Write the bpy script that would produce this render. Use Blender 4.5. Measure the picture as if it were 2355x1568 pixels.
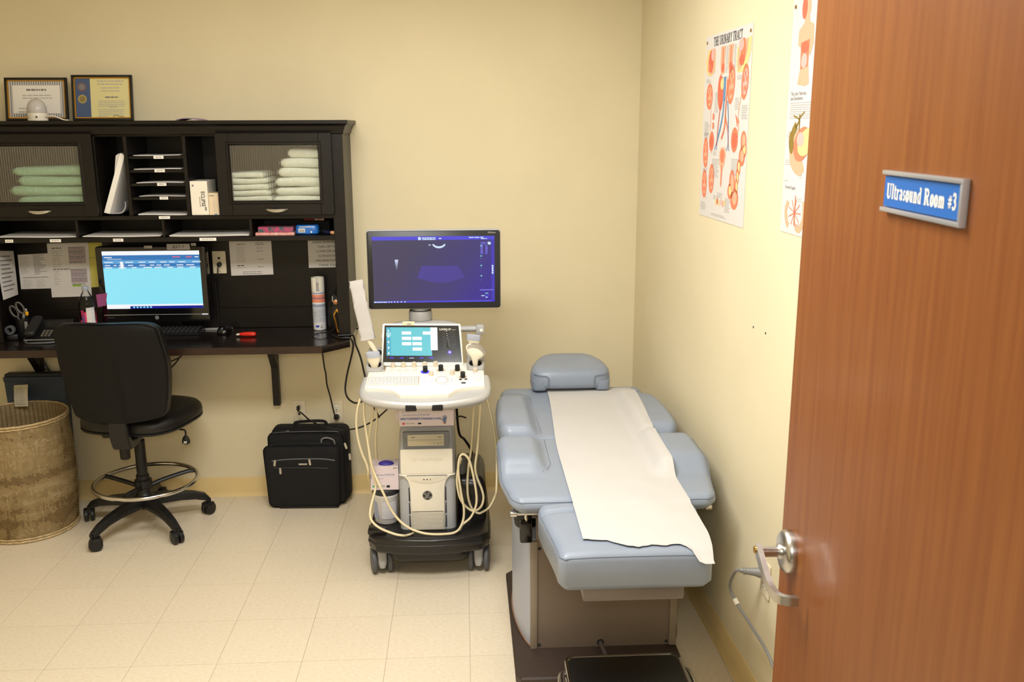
import bpy, bmesh, math, random
from mathutils import Vector, Matrix, noise
S = bpy.context.scene
COL = S.collection
for _o in list(bpy.data.objects):
    bpy.data.objects.remove(_o)
random.seed(7)
R = math.radians
PI = math.pi

# ------------------------------------------------------------------ camera, light, exposure
cam = bpy.data.cameras.new('camera'); camo = bpy.data.objects.new('camera', cam); COL.objects.link(camo)
cam.sensor_width = 36.0; cam.lens = 2132.0 / 2355.0 * 36.0; cam.clip_start = 0.05
cam.dof.use_dof = True; cam.dof.focus_distance = 3.5; cam.dof.aperture_fstop = 9.0
_p, _y, _r = R(13.0), R(2.93), R(-0.2)
_f = Vector((math.sin(_y)*math.cos(_p), math.cos(_y)*math.cos(_p), -math.sin(_p)))
_x = Vector((math.cos(_y), -math.sin(_y), 0)); _u = _x.cross(_f)
_x, _u = _x*math.cos(_r)+_u*math.sin(_r), _u*math.cos(_r)-_x*math.sin(_r)
camo.matrix_world = Matrix(((_x.x, _u.x, -_f.x, 0), (_x.y, _u.y, -_f.y, 0), (_x.z, _u.z, -_f.z, 1.887), (0, 0, 0, 1)))
S.camera = camo
S.view_settings.view_transform = 'Standard'; S.view_settings.look = 'None'
S.view_settings.exposure = -0.10; S.view_settings.gamma = 1.0; S.view_settings.use_curve_mapping = False
wd = bpy.data.worlds.new('world'); S.world = wd; wd.use_nodes = True
wd.node_tree.nodes['Background'].inputs[0].default_value = (1.0, .97, .93, 1)
wd.node_tree.nodes['Background'].inputs[1].default_value = 0.05

def area(name, loc, sx, sy, power, color=(1, .985, .95), rot=(0, 0, 0)):
    l = bpy.data.lights.new(name, 'AREA'); l.shape = 'RECTANGLE'; l.size = sx; l.size_y = sy
    l.energy = power; l.color = color
    o = bpy.data.objects.new(name, l); o.location = loc; o.rotation_euler = rot; COL.objects.link(o)
    return o
area('ceiling_panel_or_fill', (-.42, 1.97, 2.725), 1.2, .6, 74)
area('ceiling_panel_or_fill', (-.2, 3.2, 2.725), 1.2, .6, 19)  # added fill at ceiling height, lifts the upper back wall
area('hall_panel_light', (-.1, -.2, 2.66), 1.1, .5, 2)
area('front_fill_light', (-.06, -.03, 2.04), .3, .2, 15, rot=(R(78), 0, 0))  # added frontal fill near the camera, brightens the lower back wall

# ------------------------------------------------------------------ materials
def lin(c):
    out = []
    for v in c[:3]:
        v = v/255.0
        out.append(v/12.92 if v <= .04045 else ((v+.055)/1.055)**2.4)
    return tuple(out)+(1.0,)
MATS = {}
def M(name, col, rough=.5, metal=0.0, spec=.5, vary=0.0, vscale=30.0, stretch=(1, 1, 1), bump=0.0, bscale=200.0,
      emit=0.0, trans=0.0, ior=1.45, coat=0.0, rnd=0.0, col2=None, alpha=1.0):
    if name in MATS: return MATS[name]
    m = bpy.data.materials.new(name); m.use_nodes = True; nt = m.node_tree; b = nt.nodes['Principled BSDF']
    c = lin(col)
    b.inputs['Base Color'].default_value = c; b.inputs['Roughness'].default_value = rough
    b.inputs['Metallic'].default_value = metal; b.inputs['Specular IOR Level'].default_value = spec
    b.inputs['IOR'].default_value = ior; b.inputs['Transmission Weight'].default_value = trans
    b.inputs['Coat Weight'].default_value = coat; b.inputs['Alpha'].default_value = alpha
    if coat: b.inputs['Coat Roughness'].default_value = .12
    if emit:
        b.inputs['Base Color'].default_value = (.012, .012, .014, 1)
        b.inputs['Emission Color'].default_value = c; b.inputs['Emission Strength'].default_value = emit
    if vary or bump or rnd:
        tc = nt.nodes.new('ShaderNodeTexCoord'); mp = nt.nodes.new('ShaderNodeMapping'); mp.inputs['Scale'].default_value = stretch
        nt.links.new(tc.outputs['Object'], mp.inputs['Vector'])
    if vary or rnd:
        nz = nt.nodes.new('ShaderNodeTexNoise'); nz.inputs['Scale'].default_value = vscale; nz.inputs['Detail'].default_value = 5
        nt.links.new(mp.outputs[0], nz.inputs['Vector'])
        rp = nt.nodes.new('ShaderNodeValToRGB')
        lo = tuple(v*(1-vary) for v in c[:3])+(1,); hi = tuple(min(1, v*(1+vary)) for v in c[:3])+(1,)
        if col2: lo, hi = lin(col2), c
        rp.color_ramp.elements[0].position = .35; rp.color_ramp.elements[1].position = .68
        rp.color_ramp.elements[0].color = lo; rp.color_ramp.elements[1].color = hi
        nt.links.new(nz.outputs['Fac'], rp.inputs['Fac'])
        src = rp.outputs['Color']
        if rnd:
            oi = nt.nodes.new('ShaderNodeObjectInfo'); mr = nt.nodes.new('ShaderNodeMapRange')
            mr.inputs['To Min'].default_value = 1-rnd; mr.inputs['To Max'].default_value = 1.0
            nt.links.new(oi.outputs['Random'], mr.inputs['Value'])
            mx = nt.nodes.new('ShaderNodeVectorMath'); mx.operation = 'SCALE'
            nt.links.new(src, mx.inputs[0]); nt.links.new(mr.outputs[0], mx.inputs['Scale']); src = mx.outputs[0]
        nt.links.new(src, b.inputs['Base Color'])
    if bump:
        nb = nt.nodes.new('ShaderNodeTexNoise'); nb.inputs['Scale'].default_value = bscale; nb.inputs['Detail'].default_value = 3
        nt.links.new(mp.outputs[0], nb.inputs['Vector'])
        bp = nt.nodes.new('ShaderNodeBump'); bp.inputs['Strength'].default_value = bump; bp.inputs['Distance'].default_value = .002
        nt.links.new(nb.outputs['Fac'], bp.inputs['Height']); nt.links.new(bp.outputs['Normal'], b.inputs['Normal'])
    MATS[name] = m
    return m

m_wall = M('wall_paint', (225, 213, 180), .75, spec=.25, vary=.02, vscale=3, bump=.12, bscale=130)
m_ceil = M('ceiling_white', (238, 234, 224), .8)
m_slab = M('floor_joint', (176, 150, 110), .7)
m_tile = M('vinyl_tile', (229, 217, 196), .32, vary=.05, vscale=60, stretch=(1, 2.2, 1), rnd=.02, col2=(220, 205, 178))
m_base = M('cove_base', (222, 196, 138), .42, vary=.03, vscale=6)
m_jamb = M('painted_jamb', (120, 152, 156), .45, vary=.03)
m_wood = M('door_veneer', (130, 77, 33), .45, spec=.3, vary=.2, vscale=2.6, stretch=(22, 22, 1.1), col2=(118, 66, 27), coat=.08)
m_chrome = M('chrome', (205, 203, 200), .16, metal=1)
m_steel = M('brushed_steel', (190, 188, 184), .3, metal=1, vary=.04, vscale=60, stretch=(1, 1, 20))
m_esp = M('espresso_laminate', (19, 15, 12), .38, spec=.35, vary=.22, vscale=6, stretch=(2, 14, 14), bump=.05, bscale=90)
m_espedge = M('espresso_edge', (44, 28, 21), .3, vary=.2, vscale=5, stretch=(2, 14, 14))
m_black = M('black_plastic', (20, 20, 21), .42, vary=.1)
m_blackgl = M('black_gloss', (12, 12, 13), .14, coat=.3)
m_blackfab = M('black_nylon', (15, 15, 17), .85, vary=.15, vscale=400, bump=.4, bscale=700)
m_leather = M('black_leather', (17, 16, 16), .45, vary=.08, vscale=20, bump=.15, bscale=420)
m_rubber = M('black_rubber', (24, 23, 23), .5, vary=.12, vscale=60, bump=.1, bscale=300)
m_white = M('white_plastic', (236, 230, 214), .38, vary=.015)
m_deck = M('white_deck', (240, 236, 224), .3)
m_grey = M('light_grey_plastic', (168, 168, 168), .38, vary=.03, spec=.5)
m_silver = M('silver_paint', (178, 178, 180), .3, metal=.55)
m_dkgrey = M('dark_grey_plastic', (86, 88, 92), .45)
m_midgrey = M('mid_grey_plastic', (128, 127, 124), .42)
m_beige = M('beige_plastic', (208, 196, 176), .4)
m_cream = M('cream_cable', (232, 218, 180), .4)
m_vinyl = M('blue_grey_vinyl', (137, 147, 163), .4, vary=.03, vscale=8, bump=.1, bscale=330, coat=.12)
m_seam = M('vinyl_seam', (106, 117, 134), .5)
m_paper = M('white_paper', (240, 236, 228), .85, vary=.012, vscale=12)
m_tpaper = M('exam_paper', (194, 191, 188), .9, vary=.012, vscale=8, bump=.1, bscale=60)
m_paperg = M('dim_paper', (222, 218, 214), .85)
m_yellow = M('yellow_paper', (214, 204, 104), .85)
m_ink = M('ink', (40, 40, 44), .8)
m_inkg = M('grey_ink', (128, 126, 126), .8)
m_inkl = M('pale_ink', (182, 178, 172), .8)
m_plate = M('ivory_plate', (226, 214, 186), .4)
m_taupe = M('taupe_metal', (126, 112, 100), .4, metal=.25, vary=.05, vscale=5)
m_plinth = M('brown_plinth', (62, 49, 42), .5, vary=.08, vscale=30)
m_cover = M('blue_grey_cover', (170, 176, 192), .35)
m_green = M('green_towel', (160, 200, 172), .95, vary=.06, vscale=120, bump=.5, bscale=260)
m_wtowel = M('white_linen', (242, 246, 236), .95, vary=.04, vscale=60, bump=.35, bscale=200)
m_gold = M('gold', (214, 164, 70), .25, metal=1)
m_red = M('red_plastic', (206, 40, 26), .3, coat=.3)
m_brass = M('brass', (176, 140, 78), .3, metal=1)

def screen(name, col, strength):
    return M(name, col, .25, emit=strength)

# ------------------------------------------------------------------ objects
ORG = {}
def link(o): COL.objects.link(o); return o
def tag(o, label=None, cat=None, group=None, kind=None):
    if label: o['label'] = label
    if cat: o['category'] = cat
    if group: o['group'] = group
    if kind: o['kind'] = kind
    return o
def thing(name, label, cat, loc=(0, 0, 0), rz=None, group=None):
    """An Empty at the base of a thing. With rz its parts are given in its own axes, without they are given in room metres."""
    o = link(bpy.data.objects.new(name, None)); o.location = loc; o.empty_display_size = .05
    if rz is not None:
        o.rotation_euler = (0, 0, rz); ORG[o] = Vector((0, 0, 0))
    else: ORG[o] = Vector(loc)
    return tag(o, label, cat, group)
def obj(name, bm, mat, parent=None, sm=35, loc=None):
    me = bpy.data.meshes.new(name)
    org = ORG.get(parent, Vector((0, 0, 0))) if parent else Vector(loc or (0, 0, 0))
    if org.length: bmesh.ops.translate(bm, verts=bm.verts, vec=-org)
    bmesh.ops.recalc_face_normals(bm, faces=bm.faces)
    bm.to_mesh(me); bm.free()
    for m in (mat if isinstance(mat, (list, tuple)) else [mat]): me.materials.append(m)
    if sm:
        me.shade_smooth(); me.set_sharp_from_angle(angle=R(sm))
    o = link(bpy.data.objects.new(name, me))
    if parent: o.parent = parent
    else: o.location = org
    ORG[o] = org
    return o
def one(name, bm, mat, label, cat, loc, group=None, sm=35):
    """a top-level thing that is a single mesh, origin at loc"""
    return tag(obj(name, bm, mat, None, sm, loc), label, cat, group)
def B(): return bmesh.new()

def box(bm, x0, x1, y0, y1, z0, z1, bev=0.0, seg=2, mi=0, mtx=None):
    r = bmesh.ops.create_cube(bm, size=1.0, matrix=Matrix.Translation(((x0+x1)/2, (y0+y1)/2, (z0+z1)/2)) @ Matrix.Diagonal((abs(x1-x0), abs(y1-y0), abs(z1-z0), 1)))
    vs = r['verts']; fs = list({f for v in vs for f in v.link_faces})
    if bev:
        es = list({e for v in vs for e in v.link_edges})
        q = bmesh.ops.bevel(bm, geom=es, offset=bev, segments=seg, profile=.5, affect='EDGES')
        vs = list({v for f in q['faces'] for v in f.verts} | {v for v in vs if v.is_valid})
        fs = list({f for v in vs for f in v.link_faces})
    for f in fs: f.material_index = mi
    if mtx is not None: bmesh.ops.transform(bm, matrix=mtx, verts=vs)
    return vs
def ring(bm, pts): return [bm.verts.new(p) for p in pts]
def bridge(bm, a, b, mi=0, closed=True):
    n = len(a)
    for i in range(n if closed else n-1):
        j = (i+1) % n
        try: bm.faces.new((a[i], a[j], b[j], b[i])).material_index = mi
        except ValueError: pass
def cap(bm, a, mi=0):
    try: bm.faces.new(a).material_index = mi
    except ValueError: pass
def smooth_path(pts, k=6, closed=False):
    P = [Vector(p) for p in pts]; out = []; n = len(P)
    rng = range(n if closed else n-1)
    for i in rng:
        p0 = P[(i-1) % n] if closed or i > 0 else P[0]*2-P[1]
        p1 = P[i]; p2 = P[(i+1) % n]
        p3 = P[(i+2) % n] if closed or i+2 < n else P[-1]*2-P[-2]
        for t in range(k):
            t = t/k
            out.append(.5*((2*p1)+(-p0+p2)*t+(2*p0-5*p1+4*p2-p3)*t*t+(-p0+3*p1-3*p2+p3)*t**3))
    if not closed: out.append(P[-1])
    return out
def tube(bm, pts, r, n=8, closed=False, k=0, mi=0, flat=1.0):
    P = smooth_path(pts, k, closed) if k else [Vector(p) for p in pts]
    rings = []; prev = None; N = len(P)
    for i, p in enumerate(P):
        if closed: t = P[(i+1) % N]-P[i-1]
        else: t = P[min(i+1, N-1)]-P[max(i-1, 0)]
        if t.length < 1e-9: t = Vector((0, 0, 1))
        t.normalize()
        if prev is None:
            a = Vector((0, 0, 1)) if abs(t.z) < .9 else Vector((0, 1, 0))
            nx = t.cross(a).normalized()
        else:
            nx = prev-t*prev.dot(t)
            nx = nx.normalized() if nx.length > 1e-6 else t.orthogonal().normalized()
        prev = nx; ny = t.cross(nx)
        rr = r(i/(N-1)) if callable(r) else r
        rings.append(ring(bm, [p+nx*math.cos(2*PI*j/n)*rr+ny*math.sin(2*PI*j/n)*rr*flat for j in range(n)]))
    for i in range(N-1): bridge(bm, rings[i], rings[i+1], mi)
    if closed: bridge(bm, rings[-1], rings[0], mi)
    else: cap(bm, rings[0], mi); cap(bm, rings[-1], mi)
def lathe(bm, c, prof, n=24, axis='z', mi=0, mis=None, sq=None, closed_ends=True):
    """prof: (radius, height) pairs along axis; sq=(hx,hy,exponent) makes each ring a superellipse scaled by radius"""
    c = Vector(c); rings = []
    for r, h in prof:
        pts = []
        for j in range(n):
            a = 2*PI*j/n; ca, sa = math.cos(a), math.sin(a)
            if sq:
                e = 2.0/sq[2]
                x = sq[0]*r*math.copysign(abs(ca)**e, ca); y = sq[1]*r*math.copysign(abs(sa)**e, sa)
            else: x, y = ca*r, sa*r
            pts.append(c+(Vector((x, y, h)) if axis == 'z' else Vector((x, -h, y)) if axis == 'y' else Vector((h, x, y))))
        rings.append(ring(bm, pts))
    for i in range(len(rings)-1): bridge(bm, rings[i], rings[i+1], mis[i] if mis else mi)
    if closed_ends: cap(bm, rings[0], mis[0] if mis else mi); cap(bm, rings[-1], mis[-1] if mis else mi)
    return rings
def prism(bm, outline, fn, d0, d1, mi=0):
    """outline of 2D points, fn(a,b,depth)->xyz"""
    a = ring(bm, [fn(p[0], p[1], d0) for p in outline]); b = ring(bm, [fn(p[0], p[1], d1) for p in outline])
    bridge(bm, a, b, mi); cap(bm, a, mi); cap(bm, b, mi)
XY = lambda a, b, d: (a, b, d)
XZ = lambda a, b, d: (a, d, b)
YZ = lambda a, b, d: (d, a, b)
def slab(bm, fa, fb, nu, nv, mi=0):
    """closed sheet between two surfaces over [0,1]^2"""
    A = [[bm.verts.new(fa(i/nu, j/nv)) for j in range(nv+1)] for i in range(nu+1)]
    Bq = [[bm.verts.new(fb(i/nu, j/nv)) for j in range(nv+1)] for i in range(nu+1)]
    for i in range(nu):
        for j in range(nv):
            bm.faces.new((A[i][j], A[i+1][j], A[i+1][j+1], A[i][j+1])).material_index = mi
            bm.faces.new((Bq[i][j], Bq[i][j+1], Bq[i+1][j+1], Bq[i+1][j])).material_index = mi
    bd = [(i, 0) for i in range(nu)]+[(nu, j) for j in range(nv)]+[(i, nv) for i in range(nu, 0, -1)]+[(0, j) for j in range(nv, 0, -1)]
    for k in range(len(bd)):
        p, q = bd[k], bd[(k+1) % len(bd)]
        bm.faces.new((A[p[0]][p[1]], A[q[0]][q[1]], Bq[q[0]][q[1]], Bq[p[0]][p[1]])).material_index = mi
def rrect(x0, x1, y0, y1, r, n=5):
    out = []
    for cx, cy, a0 in ((x1-r, y1-r, 0), (x0+r, y1-r, 90), (x0+r, y0+r, 180), (x1-r, y0+r, 270)):
        for k in range(n+1):
            a = R(a0+90*k/n); out.append((cx+r*math.cos(a), cy+r*math.sin(a)))
    return out
def rprism(bm, outline, fn, d0, d1, bev, seg=3, mi=0):
    """prism with its rim rounded at both ends (outline shrinks towards the caps)"""
    cx = sum(p[0] for p in outline)/len(outline); cy = sum(p[1] for p in outline)/len(outline)
    hx = max(abs(p[0]-cx) for p in outline); hy = max(abs(p[1]-cy) for p in outline)
    s = 1 if d1 > d0 else -1; rs = []
    lv = [(bev*(1-math.sin(R(90*k/seg))), bev*(1-math.cos(R(90*k/seg)))) for k in range(seg+1)]
    seq = [(i, d0+s*(bev-bev*math.sin(R(90*(1-k/seg))))) for k, (i, _) in enumerate(lv)]
    seq = [(bev*(1-math.sin(R(90*k/seg))), d0+s*bev*(1-math.cos(R(90*k/seg)))) for k in range(seg+1)]
    seq += [(i, d1-(d-d0)) for i, d in reversed(seq)]
    for ins, d in seq:
        rs.append(ring(bm, [fn(cx+(p[0]-cx)*(1-ins/hx), cy+(p[1]-cy)*(1-ins/hy), d) for p in outline]))
    for i in range(len(rs)-1): bridge(bm, rs[i], rs[i+1], mi)
    cap(bm, rs[0], mi); cap(bm, rs[-1], mi)

# ------------------------------------------------------------------ flat print: words and drawings lying on a surface
def arc(cx, cy, rx, ry, a0, a1, n=12):
    return [(cx+rx*math.cos(R(a0+(a1-a0)*i/n)), cy+ry*math.sin(R(a0+(a1-a0)*i/n))) for i in range(n+1)]
_se = lambda x, y, h=.17: (.07, [(x-h, y), (x+h, y)])
K, T = .2, .085
SERIF = {
 'T': (.84, [(K, [(.42, 0), (.42, 1)]), (T, [(.03, .957), (.81, .957)]), (.07, [(.06, .74), (.06, 1)]), (.07, [(.78, .74), (.78, 1)]), _se(.42, .035)]),
 'H': (.98, [(K, [(.2, 0), (.2, 1)]), (K, [(.78, 0), (.78, 1)]), (T, [(.2, .5), (.78, .5)]), _se(.2, .035), _se(.2, .965), _se(.78, .035), _se(.78, .965)]),
 'E': (.84, [(K, [(.2, 0), (.2, 1)]), (T, [(.05, .957), (.76, .957)]), (T, [(.2, .5), (.56, .5)]), (T, [(.05, .043), (.78, .043)]), (.07, [(.74, .72), (.74, 1)]), (.07, [(.77, 0), (.77, .28)]), (.06, [(.56, .36), (.56, .64)])]),
 'U': (.94, [(K, [(.2, 1), (.2, .3)]+arc(.46, .3, .26, .26, 180, 270, 6)), (.1, arc(.46, .3, .27, .26, 270, 360, 6)+[(.73, 1)]), _se(.2, .965), _se(.73, .965)]),
 'R': (.96, [(K, [(.2, 0), (.2, 1)]), (.15, [(.2, .95), (.45, .95)]+arc(.45, .73, .24, .22, 90, -90, 10)+[(.2, .51)]), (.19, [(.48, .5), (.72, .04)]), _se(.2, .035), _se(.78, .035, .14), _se(.14, .965, .12)]),
 'I': (.46, [(K, [(.23, 0), (.23, 1)]), _se(.23, .035), _se(.23, .965)]),
 'N': (.96, [(.1, [(.17, 0), (.17, 1)]), (.21, [(.2, .97), (.76, .03)]), (.1, [(.79, 0), (.79, 1)]), _se(.17, .035), _se(.1, .965, .12), _se(.79, .965)]),
 'A': (.92, [(.1, [(.12, 0), (.44, 1)]), (.21, [(.47, .98), (.78, 0)]), (T, [(.24, .34), (.66, .34)]), _se(.12, .035, .14), _se(.78, .035)]),
 'Y': (.88, [(.2, [(.14, 1), (.44, .46)]), (.1, [(.74, 1), (.46, .46)]), (K, [(.44, 0), (.44, .5)]), _se(.44, .035), _se(.14, .965), _se(.74, .965, .13)]),
 'C': (.88, [(.17, arc(.48, .5, .36, .45, 50, 310, 18)), (.08, [(.74, .66), (.74, 1)])]),
 'l': (.36, [(.17, [(.18, 0), (.18, 1)]), _se(.18, .03, .15), _se(.12, .97, .09)]),
 't': (.44, [(.16, [(.2, .9), (.2, .12), (.3, .04), (.42, .1)]), (.08, [(.03, .65), (.4, .65)])]),
 'r': (.52, [(.17, [(.17, 0), (.17, .68)]), (.12, [(.22, .45), (.32, .62), (.42, .66), (.47, .58)]), _se(.17, .03, .15), _se(.1, .66, .08)]),
 'a': (.58, [(.16, [(.42, 0), (.42, .5), (.34, .65), (.2, .66), (.1, .55)]), (.13, [(.4, .4), (.16, .32), (.1, .16), (.2, .05), (.4, .14)])]),
 's': (.48, [(.12, [(.4, .56), (.26, .66), (.11, .56), (.14, .42), (.34, .28), (.4, .15), (.26, .04), (.08, .14)])]),
 'o': (.6, [(.15, arc(.29, .34, .19, .3, 0, 360, 20))]),
 'u': (.66, [(.16, [(.15, .68), (.15, .2), (.24, .06), (.4, .12)]), (.16, [(.47, .68), (.47, 0)]), _se(.1, .66, .09), _se(.42, .66, .09), _se(.53, .03, .09)]),
 'n': (.68, [(.16, [(.16, 0), (.16, .68)]), (.16, [(.2, .5), (.32, .64), (.45, .6), (.49, .46), (.49, 0)]), _se(.16, .03, .14), _se(.49, .03, .14), _se(.1, .66, .08)]),
 'd': (.64, [(.16, [(.46, 0), (.46, 1)]), (.14, [(.42, .58), (.26, .65), (.11, .5), (.09, .3), (.16, .08), (.3, .04), (.42, .14)]), _se(.4, .97, .09), _se(.53, .03, .08)]),
 'm': (.98, [(.16, [(.16, 0), (.16, .68)]), (.16, [(.2, .5), (.32, .64), (.44, .6), (.48, .46), (.48, 0)]), (.16, [(.52, .5), (.64, .64), (.76, .6), (.8, .46), (.8, 0)]), _se(.16, .03, .13), _se(.48, .03, .13), _se(.8, .03, .13)]),
 '#': (.62, [(.07, [(.2, .06), (.3, .8)]), (.07, [(.38, .06), (.48, .8)]), (.08, [(.06, .32), (.58, .32)]), (.08, [(.08, .56), (.6, .56)])]),
 '3': (.62, [(.14, [(.1, .78), (.2, .94), (.38, .92), (.46, .76), (.4, .58), (.24, .53)]), (.15, [(.24, .53), (.44, .46), (.5, .26), (.4, .08), (.22, .03), (.09, .18)])]),
 ' ': (.36, []),
}
class Print:
    def __init__(s, o, x, u, step=.0004):
        s.o = Vector(o); s.x = Vector(x).normalized(); s.u = Vector(u).normalized(); s.n = s.x.cross(s.u); s.bm = B(); s.mats = []; s.step = step
    def mi(s, m):
        if m not in s.mats: s.mats.append(m)
        return s.mats.index(m)
    def P(s, a, b, l=1): return s.o+s.x*a+s.u*b+s.n*(s.step*l)
    def poly(s, pts, m, l=1):
        cap(s.bm, ring(s.bm, [s.P(a, b, l) for a, b in pts]), s.mi(m)); return s
    def rect(s, x0, y0, x1, y1, m, l=1): return s.poly([(x0, y0), (x1, y0), (x1, y1), (x0, y1)], m, l)
    def ell(s, cx, cy, rx, ry, m, l=1, rot=0, n=20):
        c, d = math.cos(R(rot)), math.sin(R(rot))
        return s.poly([(cx+rx*math.cos(2*PI*k/n)*c-ry*math.sin(2*PI*k/n)*d, cy+rx*math.cos(2*PI*k/n)*d+ry*math.sin(2*PI*k/n)*c) for k in range(n)], m, l)
    def line(s, pts, w, m, l=1, k=0):
        p = [(q.x, q.y) for q in smooth_path([(a, b, 0) for a, b in pts], k)] if k else pts
        L, Rr = [], []
        for i in range(len(p)):
            a, b = p[max(i-1, 0)], p[min(i+1, len(p)-1)]
            dx, dy = b[0]-a[0], b[1]-a[1]; d = math.hypot(dx, dy) or 1
            ww = w*(1 if not isinstance(w, (tuple, list)) else 1)
            L.append((p[i][0]-dy/d*ww/2, p[i][1]+dx/d*ww/2)); Rr.append((p[i][0]+dy/d*ww/2, p[i][1]-dx/d*ww/2))
        A = ring(s.bm, [s.P(a, b, l) for a, b in L]); Bq = ring(s.bm, [s.P(a, b, l) for a, b in Rr])
        bridge(s.bm, A, Bq, s.mi(m), closed=False); return s
    def serif(s, txt, x, y, h, m, l=2, sx=1.0, track=0.0, bold=1.0):
        for ch in txt:
            w, st = SERIF[ch]
            for q_, (wd_, pts) in enumerate(st): s.line([(x+a*h*sx, y+b*h) for a, b in pts], bold*wd_*h*(1 if abs(pts[0][1]-pts[-1][1]) < .02 else sx*.95), m, l+.12*q_)
            x += (w+track)*h*sx
        return x
    def text(s, txt, x, y, h, m, l=2, sx=1.0, align='LEFT', bold=0.0):
        cu = bpy.data.curves.new('t', 'FONT'); cu.body = txt; cu.size = 1.0; cu.align_x = align; cu.resolution_u = 2; cu.offset = bold
        o = bpy.data.objects.new('t', cu); me = o.to_mesh(); k = h/.72; idx = s.mi(m)
        vs = [s.bm.verts.new(s.P(x+v.co.x*k*sx, y+v.co.y*k, l)) for v in me.vertices]
        for f in me.polygons:
            try: s.bm.faces.new([vs[i] for i in f.vertices]).material_index = idx
            except ValueError: pass
        o.to_mesh_clear(); bpy.data.objects.remove(o); bpy.data.curves.remove(cu); return s
    def bars(s, x0, y1, w, n, pitch, h, m, l=1, seed=0, ragged=.35):
        rnd = random.Random(seed)
        for i in range(n):
            x = x0; end = x0+w*(1-rnd.random()*ragged)
            while x < end:
                ww = min(end-x, pitch*(.5+rnd.random()*1.6)); s.rect(x, y1-i*pitch-h, x+ww, y1-i*pitch, m, l); x += ww+pitch*.28
        return s
    def build(s, name, parent):
        return obj(name, s.bm, s.mats, parent, sm=0)

# ------------------------------------------------------------------ the room
YB = 4.646                                   # back wall
XR = lambda y: .868+.038*(YB-y)              # right wall, a touch out of square
XL = -2.75; YF = .74; YF0 = .60; ZC = 2.74
def struct(name, bm, m, label, cat, parent=None, sm=0):
    o = obj(name, bm, m, parent, sm)
    if not parent: tag(o, label, cat, kind='structure')
    return o
b = B(); box(b, XL-.1, 1.25, -1.7, YB+.1, -.12, -.004); floor = struct('floor', b, m_slab, 'cream vinyl tile floor of the exam room', 'floor')
# the vinyl tiles, one foot square, each its own piece
TS = .3048; G = .0011
x_0, y_0 = -.611, 3.053
tile_me = None
i0, i1 = math.floor((XL-x_0)/TS), math.ceil((XR(YF)-x_0)/TS); j0, j1 = math.floor((-1.6-y_0)/TS), math.ceil((YB-y_0)/TS)
for i in range(i0, i1):
    for j in range(j0, j1):
        xa, xb = max(XL, x_0+i*TS), min(XR(max(YF, y_0+j*TS))+.0, x_0+(i+1)*TS); ya, yb = max(-1.6, y_0+j*TS), min(YB, y_0+(j+1)*TS)
        if xb-xa < .01 or yb-ya < .01: continue
        full = (xb-xa > TS-.001 and yb-ya > TS-.001)
        if full and tile_me:
            o = link(bpy.data.objects.new('tile', tile_me)); o.parent = floor
        else:
            bb = B(); w, d = xb-xa-G, yb-ya-G
            box(bb, 0, w, 0, d, -.004, 0)
            for f in bb.faces:
                pass
            o = obj('tile', bb, m_tile, None, 0); o.parent = floor
            if full: tile_me = o.data
        o.location = (xa+G/2, ya+G/2, 0)
        if (i+j) % 2: pass
b = B(); box(b, XL-.1, 1.25, -1.7, YB+.1, ZC, ZC+.1); struct('ceiling', b, m_ceil, 'plain white ceiling above the exam room', 'ceiling')
b = B(); box(b, XL-.1, 1.25, YB, YB+.1, -.004, ZC); struct('wall_back', b, m_wall, 'cream yellow back wall behind desk and ultrasound machine', 'wall')
b = B(); prism(b, [(XR(YB+.05), YB+.05), (XR(YF0), YF0), (1.3, YF0), (1.3, YB+.05)], XY, -.004, ZC); wr = struct('wall_right', b, m_wall, 'cream wall on the right with the anatomy posters', 'wall')
b = B(); box(b, XL-.1, XL, -1.7, YB, -.004, ZC); struct('wall_left', b, m_wall, 'cream wall on the left side of the room', 'wall')
DX0, DX1, DH = -.455, .645, 2.15               # doorway
b = B(); box(b, XL, DX0-.03, YF0, YF, -.004, ZC); box(b, DX1+.03, XR(YF), YF0, YF, -.004, ZC); box(b, DX0-.03, DX1+.03, YF0, YF, DH+.03, ZC)
struct('wall_front', b, m_wall, 'cream wall around the doorway in front of the camera', 'wall')
b = B(); box(b, XL, 1.2, -1.7, -1.6, -.004, ZC); struct('wall_hall', b, m_wall, 'cream corridor wall behind the camera', 'wall')
b = B(); box(b, 1.1, 1.2, -1.6, YF0, -.004, ZC); struct('wall_corridor', b, m_wall, 'cream corridor end wall beside the doorway', 'wall')
b = B()
box(b, DX0-.05, DX0, YF0-.02, YF+.015, -.004, DH+.05, .004); box(b, DX1, DX1+.05, YF0-.02, YF+.015, -.004, DH+.05, .004); box(b, DX0, DX1, YF0-.02, YF+.015, DH, DH+.05, .004)
struct('trim_1', b, m_jamb, 'pale blue painted door frame at bottom left edge', 'door frame')
for k, (yy, zz) in enumerate([(2.7896, 1.2550), (2.9002, 1.2509)]):
    bb = B(); lathe(bb, (XR(yy)-.0015, yy, zz), [(.0035, 0), (.0035, .003)], 8, 'x'); obj('nail', bb, m_ink, wr)
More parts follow.
